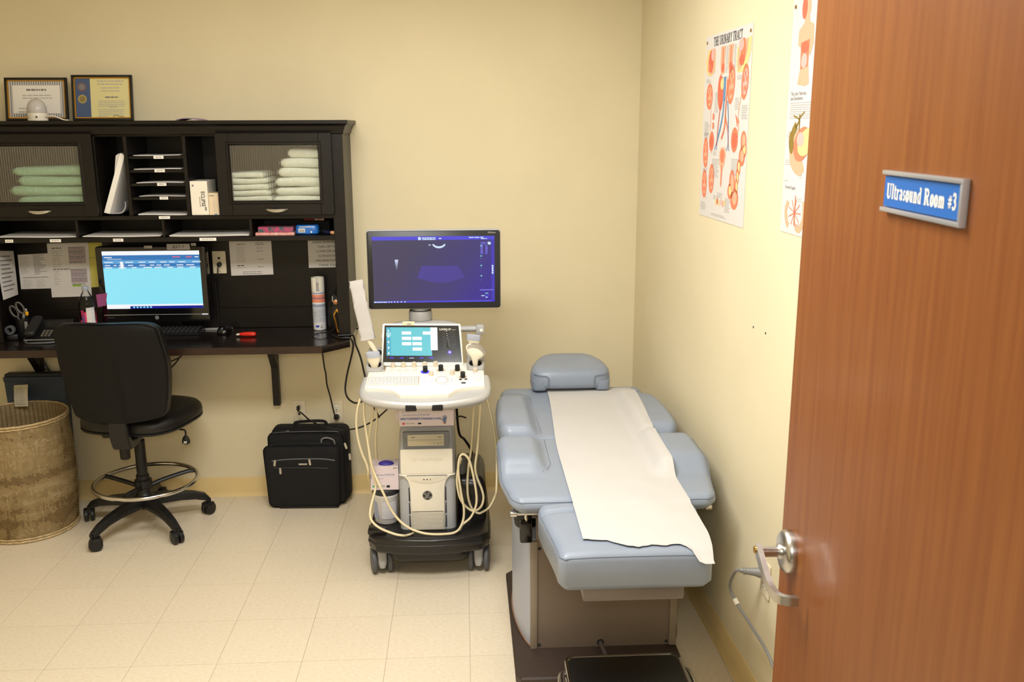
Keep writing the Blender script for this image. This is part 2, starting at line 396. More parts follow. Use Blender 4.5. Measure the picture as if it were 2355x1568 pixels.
# cove baseboards
def cove(name, pts, nrm, label):
    b = B(); prof = [(0, 0), (.016, 0), (.013, .006), (.007, .014), (.0045, .024), (.0045, .098), (.002, .104), (0, .104)]
    ra = [ring(b, [(p[0]+nrm[0]*d, p[1]+nrm[1]*d, z) for d, z in prof]) for p in pts]
    bridge(b, ra[0], ra[1]); cap(b, ra[0]); cap(b, ra[1])
    return struct(name, b, m_base, label, 'baseboard', None, 35)
cove('baseboard_back', [(XL, YB), (XR(YB), YB)], (0, -1), 'tan vinyl baseboard along the back wall')
cove('baseboard_right', [(XR(YB), YB), (XR(YF), YF)], (-1, -.038), 'tan vinyl baseboard along the right wall')
cove('baseboard_left', [(XL, YB), (XL, YF)], (1, 0), 'tan vinyl baseboard along the left wall')

# ------------------------------------------------------------------ door, opened into the room along the right wall
HX, HY = .612, .74                             # hinge side
LX, LY = .658, 1.778                           # lock side
dl = math.hypot(LX-HX, LY-HY); dd = Vector(((LX-HX)/dl, (LY-HY)/dl, 0)); dn = Vector((-dd.y, dd.x, 0))     # along leaf, face normal towards the room
DM = lambda a, d, z: tuple(Vector((LX, LY, z))-dd*a+dn*d)     # a: metres from the lock edge, d: out of the face
b = B(); rprism(b, [(0, .008), (dl-.004, .008), (dl-.004, 2.14), (0, 2.14)], lambda a, z, d: DM(a, d, z), 0, -.044, .002, 2)
door = struct('door_1', b, m_wood, 'reddish brown wood veneer door standing open at the right', 'door', None, 20)
la, lz = .066, 1.043
def axis_lathe(bm, a, z, prof, n=32):
    rings = [ring(bm, [DM(a+r*math.cos(2*PI*k/n), d, z+r*math.sin(2*PI*k/n)) for k in range(n)]) for r, d in prof]
    for i in range(len(rings)-1): bridge(bm, rings[i], rings[i+1])
    cap(bm, rings[0]); cap(bm, rings[-1])
b = B(); axis_lathe(b, la, lz, [(.044, 0), (.0445, .006), (.043, .014), (.038, .019), (.028, .021), (.016, .0215), (.015, .026), (.0135, .028)])
obj('lever_rose', b, m_steel, door, 40)
b = B(); axis_lathe(b, la, lz, [(.011, .02), (.0115, .05), (.0125, .062)], 20)
lever = obj('lever_handle', b, m_steel, door, 40)
b = B()
path = smooth_path([(la-.004, .066, lz+.004), (la+.03, .0655, lz-.012), (la+.072, .063, lz-.035), (la+.102, .056, lz-.045), (la+.114, .040, lz-.047), (la+.116, .018, lz-.048)], 5)
rr_ = []
for i, p in enumerate(path):
    q = path[min(i+1, len(path)-1)]-path[max(i-1, 0)]
    t = Vector((q.x, q.y)).normalized(); w = Vector((-t.y, t.x))*.0058; h = .0125-.0035*min(1, i/len(path)*1.4)
    rr_.append(ring(b, [DM(p.x+w.x, p.y+w.y, p.z-h), DM(p.x+w.x, p.y+w.y, p.z+h), DM(p.x-w.x, p.y-w.y, p.z+h), DM(p.x-w.x, p.y-w.y, p.z-h)]))
for i in range(len(rr_)-1): bridge(b, rr_[i], rr_[i+1])
cap(b, rr_[0]); cap(b, rr_[-1])
obj('lever_arm', b, m_steel, door, 30)
b = B(); axis_lathe(b, la-.004, lz+.002, [(.0075, .070), (.0075, .074), (.006, .075)], 14); obj('lock_cylinder', b, m_brass, door)
for hz in (.25, 1.07, 1.9):
    b = B(); 
    tube(b, [DM(dl+.004, .004, hz-.05), DM(dl+.004, .004, hz+.05)], .007, 10); obj('hinge', b, m_steel, door)
# room sign on the door leaf
s4 = [(0.3910, 1.8172), (0.6428, 1.8271), (0.6473, 1.7663), (0.3977, 1.7565)]
sa0, sa1 = (s4[0][0]+s4[3][0])/2, (s4[1][0]+s4[2][0])/2; sz1, sz0 = (s4[0][1]+s4[1][1])/2, (s4[2][1]+s4[3][1])/2
sign = thing('room_sign', 'blue room number sign in a silver holder on the open wood door', 'sign', DM((sa0+sa1)/2, 0, sz0))
b = B()
for q in ((sa0, sa1, sz1-.0065, sz1), (sa0, sa1, sz0, sz0+.0065), (sa1-.005, sa1, sz0+.0065, sz1-.0065)):
    rprism(b, [(q[0], q[2]), (q[1], q[2]), (q[1], q[3]), (q[0], q[3])], lambda a, z, d: DM(a, d, z), .0005, .0115, .0015, 2)
obj('sign_frame', b, m_silver, sign)
m_signblue = M('sign_blue', (34, 96, 172), .4)
b = B(); prism(b, [(sa0+.001, sz0+.008), (sa1-.006, sz0+.008), (sa1-.006, sz1-.008), (sa0+.001, sz1-.008)], lambda a, z, d: DM(a, d, z), .0006, .006); obj('sign_plate', b, m_signblue, sign, 0)
pr = Print(DM(sa0, .006, sz0), -dd, (0, 0, 1)); W_, H_ = sa1-sa0, sz1-sz0
L0 = sum((SERIF[c][0]+.06) for c in 'Ultrasound Room #3'); hh = H_*.36
pr.serif('Ultrasound Room #3', W_*.045, H_*.33, hh, m_white, 1, sx=W_*.88/(L0*hh), track=.06, bold=1.25)
pr.build('sign_lettering', sign)

# ------------------------------------------------------------------ right wall: posters, outlet, plug and cord
WN = Vector((-1, -.038, 0)).normalized(); WX = Vector((.038, -1, 0)).normalized()
m_skin = M('print_salmon', (244, 172, 140), .7); m_org = M('print_orange', (234, 128, 94), .7); m_org2 = M('print_dark_red', (214, 108, 82), .7)
m_yel = M('print_yellow', (248, 206, 140), .7); m_pblue = M('print_blue', (104, 146, 190), .7); m_pink = M('print_pink', (236, 176, 168), .7); m_olive = M('print_olive', (138, 116, 50), .7)
m_poster = M('poster_paper', (218, 214, 211), .45)
def wall_poster(name, label, y_far, z0, w, h):
    org = Vector((XR(y_far), y_far, z0))
    t = thing(name, label, 'poster', org)
    b = B(); c = [org, org+WX*w, org+WX*w+Vector((0, 0, h)), org+Vector((0, 0, h))]
    a = ring(b, [p+WN*.0006 for p in c]); e = ring(b, [p+WN*.0018 for p in c]); bridge(b, a, e); cap(b, a); cap(b, e)
    obj('poster_sheet', b, m_poster, t, 0)
    for u, v in ((.035, .965), (.965, .965)):
        bb = B(); p = org+WX*(u*w)+Vector((0, 0, v*h)); lathe(bb, p+WN*.004, [(.0055, 0), (.0055, .003), (.002, .004)], 12, 'x'); obj('grommet', bb, m_brass, t)
    return t, org
def lobes(pr, cx, cy, rx, ry, m_out, m_in, l=2, rot=0):
    pr.ell(cx, cy, rx, ry, m_out, l, rot); pr.ell(cx+.12*rx, cy, rx*.66, ry*.74, m_in, l+1, rot)
    for k in range(5):
        a = R(k*72+20); pr.ell(cx+.1*rx+rx*.4*math.cos(a), cy+ry*.45*math.sin(a), rx*.2, ry*.18, m_out, l+2, rot, 10)
PW, PH = .508, .652
t, org = wall_poster('anatomy_poster', 'urinary tract anatomy chart pinned on the cream right wall', 3.557, 1.556, PW, PH)
pr = Print(org+WN*.0018, WX, (0, 0, 1), .0003)
U = lambda u: u*PW; V = lambda v: (1-v)*PH
tw = sum(SERIF[c][0]+.05 for c in 'THE URINARY TRACT')
pr.serif('THE URINARY TRACT', U(.19), V(.062), .031, m_ink, 2, sx=U(.62)/(tw*.031), track=.05)
# top row: two pelvic sections and two tubes
pr.poly([(U(a), V(c)) for a, c in ((.02, .14), (.06, .075), (.22, .072), (.245, .1), (.24, .2), (.16, .22), (.08, .215), (.04, .19))], m_yel, 2)
pr.poly([(U(a), V(c)) for a, c in ((.07, .13), (.12, .085), (.23, .08), (.23, .2), (.14, .212), (.08, .19))], m_skin, 3); pr.ell(U(.15), V(.14), U(.055), .04, m_org2, 4); pr.ell(U(.19), V(.105), U(.04), .022, m_pink, 5); pr.ell(U(.12), V(.175), U(.03), .014, m_org, 5)
for cx in (.415, .585):
    pr.poly([(U(cx-.045), V(.075)), (U(cx+.055), V(.075)), (U(cx+.045), V(.15)), (U(cx+.05), V(.215)), (U(cx-.03), V(.222)), (U(cx-.05), V(.16))], m_skin, 2)
    pr.line([(U(cx), V(.08)), (U(cx+.006), V(.15)), (U(cx), V(.21))], .012, m_org, 3); pr.ell(U(cx+.01), V(.185), U(.028), .016, m_org2, 4); pr.bars(U(cx+.07), V(.08), U(.05), 18, .005, .0022, m_inkl, 2, 3)
pr.poly([(U(a), V(c)) for a, c in ((.72, .1), (.8, .075), (.99, .06), (.985, .13), (.93, .19), (.84, .225), (.74, .225), (.71, .18))], m_yel, 2)
pr.poly([(U(a), V(c)) for a, c in ((.74, .1), (.8, .08), (.93, .066), (.92, .13), (.86, .18), (.76, .22), (.73, .18))], m_skin, 3); pr.ell(U(.84), V(.12), U(.05), .04, m_org, 4); pr.ell(U(.8), V(.09), U(.05), .02, m_pink, 5); pr.ell(U(.82), V(.165), U(.05), .018, m_org2, 5)
# kidneys and vessels in the middle
lobes(pr, U(.14), V(.33), U(.075), .047, m_org, m_skin, 2, 8)
pr.ell(U(.395), V(.315), U(.062), .062, m_org2, 2, 6); pr.ell(U(.43), V(.27), U(.04), .02, m_yel, 3)
lobes(pr, U(.625), V(.28), U(.075), .066, m_org, m_skin, 2, -6)
lobes(pr, U(.9), V(.275), U(.068), .058, m_org, m_pink, 2, -8)
pr.line([(U(.49), V(.245)), (U(.485), V(.36)), (U(.455), V(.46)), (U(.35), V(.595))], .012, m_pblue, 4, 3); pr.line([(U(.485), V(.235)), (U(.485), V(.36))], .021, m_pblue, 5)
pr.line([(U(.545), V(.25)), (U(.53), V(.4)), (U(.52), V(.5)), (U(.46), V(.56))], .012, m_org, 4, 3); pr.line([(U(.525), V(.44)), (U(.6), V(.52)), (U(.62), V(.6))], .010, m_org, 4, 3)
pr.line([(U(.565), V(.36)), (U(.6), V(.46)), (U(.615), V(.59))], .006, m_pblue, 5, 3); pr.line([(U(.42), V(.36)), (U(.38), V(.48)), (U(.36), V(.6))], .006, m_org2, 5, 3)
for sx_ in (.35, .62): pr.line([(U(sx_-.03), V(.62)), (U(sx_), V(.585)), (U(sx_+.02), V(.62))], .005, m_pblue, 5)
pr.line([(U(.86), V(.31)), (U(.83), V(.36)), (U(.8), V(.44)), (U(.82), V(.5)), (U(.79), V(.55))], .007, m_skin, 2, 4); pr.poly([(U(.74), V(.43)), (U(.78), V(.45)), (U(.84), V(.475)), (U(.8), V(.47)), (U(.79), V(.5))], m_org, 3)
pr.line([(U(.19), V(.37)), (U(.19), V(.52))], .004, m_skin, 2)
for v_ in (.44, .49): pr.ell(U(.255), V(v_), U(.026), .012, m_org, 3); pr.ell(U(.25), V(v_), U(.014), .007, m_skin, 4)
for (u_, v_, rx, ry) in ((.235, .575, .058, .036), (.745, .562, .07, .042)):
    pr.ell(U(u_), V(v_), U(rx), ry, m_org, 2); pr.ell(U(u_), V(v_+.005), U(rx*.65), ry*.62, m_org2, 3); pr.line([(U(u_), V(v_+.05)), (U(u_), V(v_+.068))], .006, m_skin, 2)
lobes(pr, U(.1), V(.64), U(.06), .056, m_org, m_skin, 2, 4); lobes(pr, U(.27), V(.78), U(.062), .054, m_org, m_skin, 2); lobes(pr, U(.1), V(.815), U(.06), .053, m_org, m_skin, 2, 3)
pr.line([(U(.15), V(.69)), (U(.15), V(.73))], .004, m_skin, 2); pr.line([(U(.15), V(.86)), (U(.15), V(.9))], .004, m_skin, 2)
pr.poly([(U(.5+a), V(c)) for a, c in ((-.07, .63), (-.03, .605), (.05, .605), (.075, .64), (.055, .69), (.02, .72), (.005, .8), (-.005, .82), (-.02, .8), (-.02, .73), (-.06, .69))], m_skin, 2); pr.ell(U(.502), V(.65), U(.045), .024, m_org, 3); pr.line([(U(.498), V(.7)), (U(.496), V(.81))], .009, m_org, 3)
for (u_, v_, rx, ry) in ((.93, .57, .055, .04), (.945, .61, .05, .03), (.91, .645, .06, .035), (.86, .70, .035, .03), (.84, .75, .03, .03), (.83, .8, .03, .03), (.74, .79, .06, .055), (.7, .83, .05, .03), (.8, .865, .08, .04)):
    pr.ell(U(u_), V(v_), U(rx), ry*.9, m_org, 2, 10); pr.ell(U(u_+.008), V(v_-.004), U(rx*.6), ry*.55, m_yel if ry < .035 else m_skin, 3, 10)
for k, (u_, c_) in enumerate(((.4, m_yel), (.435, m_org2), (.475, m_yel), (.52, m_pink), (.56, m_skin), (.6, m_yel))): pr.ell(U(u_), V(.905-.008*(k % 2)), U(.016), .012, c_, 2)
for (u_, v_, w_, n_) in ((.27, .31, .1, 14), (.05, .47, .13, 10), (.05, .53, .13, 5), (.27, .67, .18, 13), (.7, .66, .17, 11), (.86, .39, .14, 9), (.03, .92, .14, 6), (.6, .87, .13, 10), (.33, .87, .1, 3), (.42, .85, .14, 4), (.05, .235, .12, 3), (.4, .235, .2, 3), (.74, .24, .2, 3), (.3, .97, .4, 2), (.05, .73, .1, 3), (.72, .35, .1, 8), (.28, .63, .1, 3)):
    pr.bars(U(u_), V(v_), U(w_), n_, .0052, .0019, m_inkl, 2, int(u_*100+v_*1000))
pr.build('printed_artwork', t)
# second poster, partly behind the door leaf
t, org = wall_poster('anatomy_poster', 'digestive organ anatomy chart half hidden behind the open door', 2.718, 1.583, PW, PH)
pr = Print(org+WN*.0018, WX, (0, 0, 1), .0003)
pr.poly([(U(a), V(c)) for a, c in ((.13, .02), (.19, .005), (.24, .02), (.25, .06), (.235, .085), (.245, .11), (.3, .125), (.31, .2), (.27, .25), (.25, .22), (.26, .3), (.28, .36), (.23, .37), (.17, .365), (.12, .36), (.15, .29), (.14, .21), (.1, .2), (.1, .14), (.17, .11), (.18, .085))], m_skin, 2)
pr.ell(U(.165), V(.05), U(.035), .03, m_org2, 3); pr.poly([(U(.14), V(.19)), (U(.26), V(.18)), (U(.25), V(.29)), (U(.15), V(.3))], m_org, 3); pr.ell(U(.2), V(.21), U(.05), .016, m_org2, 4); pr.ell(U(.2), V(.265), U(.04), .02, m_pink, 4)
pr.text('The Liver, Pancreas', U(.04), V(.405), .011, m_inkg, 2, sx=.9); pr.text('and Duodenum', U(.04), V(.425), .011, m_inkg, 2, sx=.9); pr.bars(U(.04), V(.435), U(.34), 8, .006, .0022, m_inkl, 2, 5, .1)
pr.line([(U(.09), V(.62)), (U(.1), V(.57)), (U(.15), V(.53))], .026, m_olive, 3, 4); pr.ell(U(.09), V(.605), U(.035), .032, m_olive, 4, 10); pr.line([(U(.14), V(.54)), (U(.18), V(.515)), (U(.19), V(.485))], .008, m_olive, 3, 3)
pr.line([(U(.1), V(.49)), (U(.18), V(.505)), (U(.25), V(.475))], .005, m_olive, 3); pr.line([(U(.19), V(.505)), (U(.19), V(.555))], .007, m_olive, 3)
pr.line([(U(.2), V(.58)), (U(.12), V(.62)), (U(.13), V(.68)), (U(.22), V(.71)), (U(.27), V(.69))], .045, m_skin, 2, 4); pr.ell(U(.24), V(.61), U(.12), .045, m_org, 3, 25); pr.ell(U(.3), V(.6), U(.12), .035, m_yel, 4, 20); pr.ell(U(.22), V(.59), U(.05), .02, m_pink, 5)
pr.text('Arterial Supply', U(.04), V(.805), .01, m_inkg, 2, sx=.9); pr.line([(U(.1), V(.86)), (U(.07), V(.9)), (U(.09), V(.95)), (U(.12), V(.965))], .018, m_skin, 2, 4); pr.line([(U(.32), V(.85)), (U(.33), V(.92)), (U(.28), V(.97)), (U(.22), V(.965))], .02, m_skin, 2, 4)
for k in range(9):
    a = R(200+k*40); pr.line([(U(.2), V(.905)), (U(.2+.09*math.cos(a)), V(.905)+.04*math.sin(a))], .0028, m_org, 3)
pr.line([(U(.2), V(.83)), (U(.2), V(.96))], .005, m_org, 3)
for (v_, n_) in ((.56, 3), (.62, 2), (.68, 3), (.74, 2), (.77, 1), (.84, 2), (.95, 2)): pr.bars(U(.02+.2*(n_ == 2)), V(v_), U(.08), n_, .006, .002, m_inkl, 2, int(v_*100))
pr.build('printed_artwork', t)

def outlet(name, label, c, n, x, w=.072, h=.118, kind='power'):
    """wall plate centred at c facing n"""
    c, n, x = Vector(c), Vector(n), Vector(x)
    t = thing(name, label, 'wall plate', c-Vector((0, 0, h/2)))
    f = lambda a, z, d: tuple(c+x*a+Vector((0, 0, z))+n*d)
    b = B(); rprism(b, rrect(-w/2, w/2, -h/2, h/2, .005, 3), f, .0003, .0068, .003, 2); obj('face_plate', b, m_plate, t)
    if kind == 'power':
        for zz in (.02, -.02):
            b = B(); rprism(b, rrect(-.0165, .0165, zz-.0145, zz+.0145, .009, 4), f, .006, .0086, .0008, 2); rc = obj('receptacle', b, m_white, t)
            pp = Print(f(0, zz, .0086), x, (0, 0, 1), .0002)
            pp.rect(-.0075, -.0005, -.0055, .008, m_ink).rect(.0055, -.0005, .0075, .007, m_ink).ell(0, -.007, .0026, .0026, m_ink); pp.build('slot', rc)
    else:
        b = B()
        for zz in (.022, -.014): rprism(b, rrect(-.0085, .0085, zz-.0085, zz+.0085, .001, 2), f, .006, .0084, .0008, 1)
        obj('data_jack', b, m_beige if kind == 'data' else m_plate, t)
        pp = Print(f(0, 0, .0086), x, (0, 0, 1), .0002); pp.rect(-.006, .016, .006, .027, m_ink).rect(-.006, -.019, .006, -.009, m_ink); pp.build('slot', t)
    b = B()
    for zz in ((0,) if kind == 'power' else (.045, -.045)):
        q = f(0, zz, .0068); rprism(b, [(.003*math.cos(2*PI*k/10), zz+.003*math.sin(2*PI*k/10)) for k in range(10)], f, .0062, .0078, .0005, 1)
    obj('screw', b, m_steel, t)
    return t
oc = Vector((XR(2.66)-.0, 2.655, .485))
outlet('wall_outlet', 'ivory wall outlet low on right wall beside the wood door', oc, WN, WX)
plug = thing('power_cord', 'grey hospital plug and cord on the right wall outlet', 'cord', oc+WN*.01)
pc = oc+Vector((0, 0, .02))
b = B()
for d, r in ((.0092, .017), (.02, .017), (.03, .0145), (.055, .0115), (.066, .0105), (.067, .012), (.072, .012), (.073, .0085), (.083, .007)):
    pass
dirp = (WN+Vector((0, .35, 0))).normalized(); sx_ = dirp.cross(Vector((0, 0, 1))).normalized()
rings = []
for d, r in ((.0098, .012), (.014, .017), (.024, .017), (.034, .0135), (.056, .0115), (.066, .0105), (.0665, .0125), (.072, .0125), (.073, .0085), (.084, .007)):
    c = pc+dirp*d; rings.append(ring(b, [c+sx_*r*math.cos(2*PI*k/16)+Vector((0, 0, r*math.sin(2*PI*k/16))) for k in range(16)]))
for i in range(len(rings)-1): bridge(b, rings[i], rings[i+1])
cap(b, rings[0]); cap(b, rings[-1]); obj('plug_body', b, m_midgrey, plug)
pe = pc+dirp*.083
b = B(); tube(b, [pe, pe+dirp*.014+Vector((0, 0, -.006)), Vector((.853, 2.74, .42)), Vector((.868, 2.72, .375)), Vector((.895, 2.63, .335)), Vector((.915, 2.5, .30)), Vector((.925, 2.3, .2)), Vector((.93, 2.1, .05)), Vector((.9, 1.95, .0065)), Vector((.86, 1.75, .0065))], .005, 8, k=6); obj('cord', b, m_midgrey, plug)
b = B(); tube(b, [Vector((.866, 2.724, .38)), Vector((.872, 2.71, .368))], .0085, 12); obj('cable_tie', b, m_white, plug)

# ------------------------------------------------------------------ hutch on the desk
HXL, HXR, HYF, HYB = -2.215, -.546, 4.34, 4.642
ZD = .91                                         # desk top
hutch = thing('desk_hutch', 'dark espresso desk hutch with reeded glass doors and letter slots', 'hutch', (-1.38, 4.49, ZD))
def hp(name, x0, x1, y0, y1, z0, z1, m=None, bev=.0015, par=None):
    b = B(); box(b, x0, x1, y0, y1, z0, z1, bev, 1); return obj(name, b, m or m_esp, par or hutch)
hp('side_panel', HXR-.025, HXR, HYF+.02, HYB, ZD, 1.87); hp('side_panel', HXL, HXL+.025, HYF+.02, HYB, ZD, 1.87)
hp('front_stile', HXR-.056, HXR, HYF, HYF+.02, ZD, 1.868); hp('front_stile', HXL, HXL+.056, HYF, HYF+.02, ZD, 1.868)
hp('back_panel', HXL+.025, HXR-.025, 4.62, HYB, ZD+.001, 1.866); hp('back_rail', HXL+.025, HXR-.025, 4.61, 4.62, ZD+.001, 1.013)
hp('top_panel', HXL, HXR, HYF+.012, HYB, 1.85, 1.868)
b = B()
prof = [(0, 1.858), (.006, 1.862), (.008, 1.874), (.012, 1.88), (.016, 1.894), (.026, 1.903), (.03, 1.905), (.03, 1.917), (.026, 1.92), (.0, 1.92)]
rs = []
for d, z in prof:
    rs.append(ring(b, [(HXL-d, HYB, z), (HXL-d, HYF-d, z), (HXR+d, HYF-d, z), (HXR+d, HYB, z)]))
for i in range(len(rs)-1): bridge(b, rs[i], rs[i+1])
cap(b, rs[0]); cap(b, rs[-1]); obj('crown_moulding', b, m_esp, hutch, 25)
hp('shelf', HXL+.025, HXR-.025, HYF+.003, 4.62, 1.478, 1.496); hp('shelf', HXL+.025, HXR-.025, HYF+.003, 4.62, 1.376, 1.398)
for x in (-1.770, -1.381, -.984): hp('divider', x-.006, x+.006, HYF+.006, 4.62, 1.398, 1.478)
for x in (-1.660, -1.519, -1.258, -1.112): hp('divider', x-.008, x+.008, HYF+.004, 4.62, 1.496, 1.852)
SHZ = (1.764, 1.703, 1.642, 1.580)
for z in SHZ: hp('letter_shelf', -1.511, -1.266, HYF+.012, 4.62, z-.013, z)
# glass material: thin reeded glass, partly see-through
def glass_mat():
    m = bpy.data.materials.new('reeded_glass'); m.use_nodes = True; nt = m.node_tree; nt.nodes.clear()
    out = nt.nodes.new('ShaderNodeOutputMaterial'); tr = nt.nodes.new('ShaderNodeBsdfTransparent'); rf = nt.nodes.new('ShaderNodeBsdfRefraction'); gl = nt.nodes.new('ShaderNodeBsdfGlossy')
    tr.inputs[0].default_value = (.97, .975, .96, 1); rf.inputs['IOR'].default_value = 1.16; rf.inputs['Roughness'].default_value = .03; rf.inputs[0].default_value = (.92, .93, .9, 1)
    gl.inputs['Roughness'].default_value = .25; gl.inputs[0].default_value = (.9, .88, .82, 1)
    m1 = nt.nodes.new('ShaderNodeMixShader'); m1.inputs[0].default_value = .45; m2 = nt.nodes.new('ShaderNodeMixShader'); m2.inputs[0].default_value = .09
    nt.links.new(tr.outputs[0], m1.inputs[1]); nt.links.new(rf.outputs[0], m1.inputs[2]); nt.links.new(m1.outputs[0], m2.inputs[1]); nt.links.new(gl.outputs[0], m2.inputs[2]); nt.links.new(m2.outputs[0], out.inputs[0])
    return m
m_glass = glass_mat()
def hutch_door(x0, x1, z0=1.497, z1=1.864):
    y0, y1 = HYF-.021, HYF-.001
    fx, fz = .059, .050
    b = B()
    for q in ((x0, x0+fx, z0, z1), (x1-fx, x1, z0, z1)): box(b, q[0], q[1], y0, y1, q[2], q[3], .0015, 1)
    for q in ((z0, z0+fz+.012), (z1-fz, z1)): box(b, x0+fx, x1-fx, y0, y1, q[0], q[1], .0015, 1)
    d = obj('cabinet_door', b, m_esp, hutch)
    gx0, gx1, gz0, gz1 = x0+fx, x1-fx, z0+fz+.012, z1-fz
    b = B(); rs = []
    for i_, (ins, yy) in enumerate(((-.012, y0-.0005), (-.008, y0-.004), (-.002, y0-.004), (.004, y0+.006), (.004, y1))):
        rs.append(ring(b, [(gx0+ins, yy, gz0+ins), (gx1-ins, yy, gz0+ins), (gx1-ins, yy, gz1-ins), (gx0+ins, yy, gz1-ins)]))
    for i in range(4): bridge(b, rs[i], rs[i+1])
    obj('glass_bead', b, m_esp, d, 20)
    b = B(); n = int((gx1-gx0)/.0105)*8; ra, rb = [], []
    for i in range(n+1):
        x = gx0+.002+(gx1-gx0-.004)*i/n; yy = y0+.0105-.0017*math.sin(2*PI*i/8)
        ra.append(ring(b, [(x, yy, gz0+.002), (x, yy, gz1-.002), (x, y0+.0145, gz1-.002), (x, y0+.0145, gz0+.002)]))
    for i in range(n): bridge(b, ra[i], ra[i+1])
    cap(b, ra[0]); cap(b, ra[-1]); obj('reeded_pane', b, m_glass, d, 80)
    b = B(); cx = (x0+x1)/2; hz = z0+.022; rs = []
    for i in range(17):
        u = i/8-1; x = cx+.052*u; k = max(0, 1-u*u)
        rs.append(ring(b, [(x, y0-.001-.012*k**.5, hz+.007+.002*abs(u)), (x, y0-.004-.02*k**.5, hz+.006+.002*abs(u)), (x, y0-.004-.017*k**.5, hz+.004-.012*k), (x, y0-.001-.012*k**.5, hz+.004-.011*k)]))
    for i in range(16): bridge(b, rs[i], rs[i+1])
    cap(b, rs[0]); cap(b, rs[-1]); obj('door_pull', b, m_steel, d, 50)
    return d
hutch_door(-1.113, -.594); hutch_door(-2.167, -1.656)
# little paper tags on the shelf fronts
def tags(pts, w, h, y, z0f, name='label_tag'):
    pass
for k, (x, z, w) in enumerate(((-1.376, 1.7585, .044), (-1.376, 1.6985, .046), (-1.372, 1.6375, .041), (-1.368, 1.5755, .038), (-1.37, 1.488, .05))):
    yy = HYF+.0115 if k < 4 else HYF+.0025
    pr = Print((x, yy, z), (1, 0, 0), (0, 0, 1)); pr.rect(-w/2, -.0065, w/2, .0065, m_paper, 1); pr.bars(-w*.3, .003, w*.6, 1, .008, .005, m_inkl, 2, k, 0); pr.build('label_tag', hutch)
for k, (x, w) in enumerate([(-2.0760, 1.3753), (-1.8696, 1.3793), (-1.5878, 1.3846), (-1.1818, 1.3907)]):
    ww = (.036, .05, .046, .076)[k]
    pr = Print((x, HYF+.0025, 1.3865), (1, 0, 0), (0, 0, 1)); pr.rect(-ww/2, -.007, ww/2, .007, m_paper, 1); pr.bars(-ww*.34, .003, ww*.68, 1, .008, .005, m_inkl, 2, k+9, 0); pr.build('label_tag', hutch)
# ------------------------------------------------------------------ wall desk
desk = thing('wall_desk', 'dark espresso wall mounted desk with a clipped right corner', 'desk', (-1.4, 4.4, 0))
b = B(); rprism(b, [(-2.4, 4.18), (-.66, 4.18), (-.5465, 4.30), (-.5465, 4.6445), (-2.4, 4.6445)], XY, .875, ZD, .002, 2)
obj('desk_top', b, M('espresso_gloss', (27, 19, 16), .2, vary=.2, vscale=6, stretch=(2, 14, 14), coat=.3), desk, 20)
b = B(); rprism(b, [(-2.4, 4.1785), (-.6602, 4.1785), (-.6602, 4.1805), (-2.4, 4.1805)], XY, .877, .908, .0005, 1); obj('edge_band', b, m_espedge, desk, 0)
for x in (-.972, -2.14):
    b = B(); prism(b, [(4.6445, .875), (4.47, .875), (4.585, .735), (4.61, .70), (4.61, .50), (4.6445, .50)], YZ, x-.017, x+.017); obj('wall_bracket', b, m_esp, desk, 20)

# ------------------------------------------------------------------ paper stacks in the slots
def stack(label, x0, x1, z, n, group, seed, y0=4.372, dep=.2, m=None):
    rnd = random.Random(seed); b = B()
    for k in range(n):
        a = rnd.uniform(-.004, .004); c = rnd.uniform(-.004, .004); t = .0011+.0006*rnd.random()
        fa = lambda u, v, a=a, c=c, k=k: (x0+a+(x1-x0)*u, y0+c+dep*v, z+.0004+k*.0016+t+.0012*math.sin(u*5+seed)+.001)
        fb = lambda u, v, a=a, c=c, k=k: (x0+a+(x1-x0)*u, y0+c+dep*v, z+.0004+k*.0016+.0012*math.sin(u*5+seed)+.001)
        slab(b, fa, fb, 6, 1)
    return one('paper_stack', b, m or m_paper, label, 'papers', ((x0+x1)/2, y0+dep/2, z), group, 0)
names = ['top letter slot below the crown', 'second letter slot from the top', 'third letter slot from the top', 'fourth letter slot from the top', 'bottom letter slot of the tower']
for k, z in enumerate(SHZ+(1.496,)):
    stack('white papers lying in the '+names[k], -1.494+.012*(k == 3), -1.282+.008*(k > 2), z, 2+(k == 4), 'papers in the letter slots', k+3)
for k, (a, c, w) in enumerate(((-2.14, -1.785, 'lower left cubby of hutch'), (-1.752, -1.40, 'second lower cubby of hutch'), (-1.362, -1.0, 'third lower cubby over the computer'))):
    stack('loose white papers spread in the '+w, a, c, 1.398, 3, 'papers in the lower cubbies', k+20, 4.358, .22)
# books and magazines in the narrow cubby
def leaning(name, label, pts, y0, y1, m, cat, mp=None):
    """pts: outline (x,z) seen from the front"""
    b = B(); rprism(b, pts, XZ, y0, y1, .001, 1); return one(name, b, m, label, cat, (sum(p[0] for p in pts)/len(pts), (y0+y1)/2, min(p[1] for p in pts)), 'papers in the narrow cubby', 20)
leaning('booklet', 'thick white booklet leaning in the narrow cubby', [(p[0]-.002, p[1]) for p in [(-1.6441, 1.5107), (-1.6193, 1.5046), (-1.5258, 1.7680), (-1.5460, 1.7777)]], 4.36, 4.57, m_paper, 'booklet')
leaning('booklet', 'thin white booklet behind the thick leaning one', [(p[0]+.0005, p[1]) for p in [(-1.6494, 1.5138), (-1.6455, 1.5138), (-1.5563, 1.7678), (-1.5614, 1.7756), (-1.5739, 1.7660), (-1.5877, 1.6845)]], 4.375, 4.56, m_paperg, 'booklet')
b = B(); pth = [(-1.6201, 1.5039), (-1.6023, 1.5038), (-1.5726, 1.5056), (-1.5556, 1.5184), (-1.5476, 1.5403), (-1.5478, 1.5483), (-1.5480, 1.5563)]
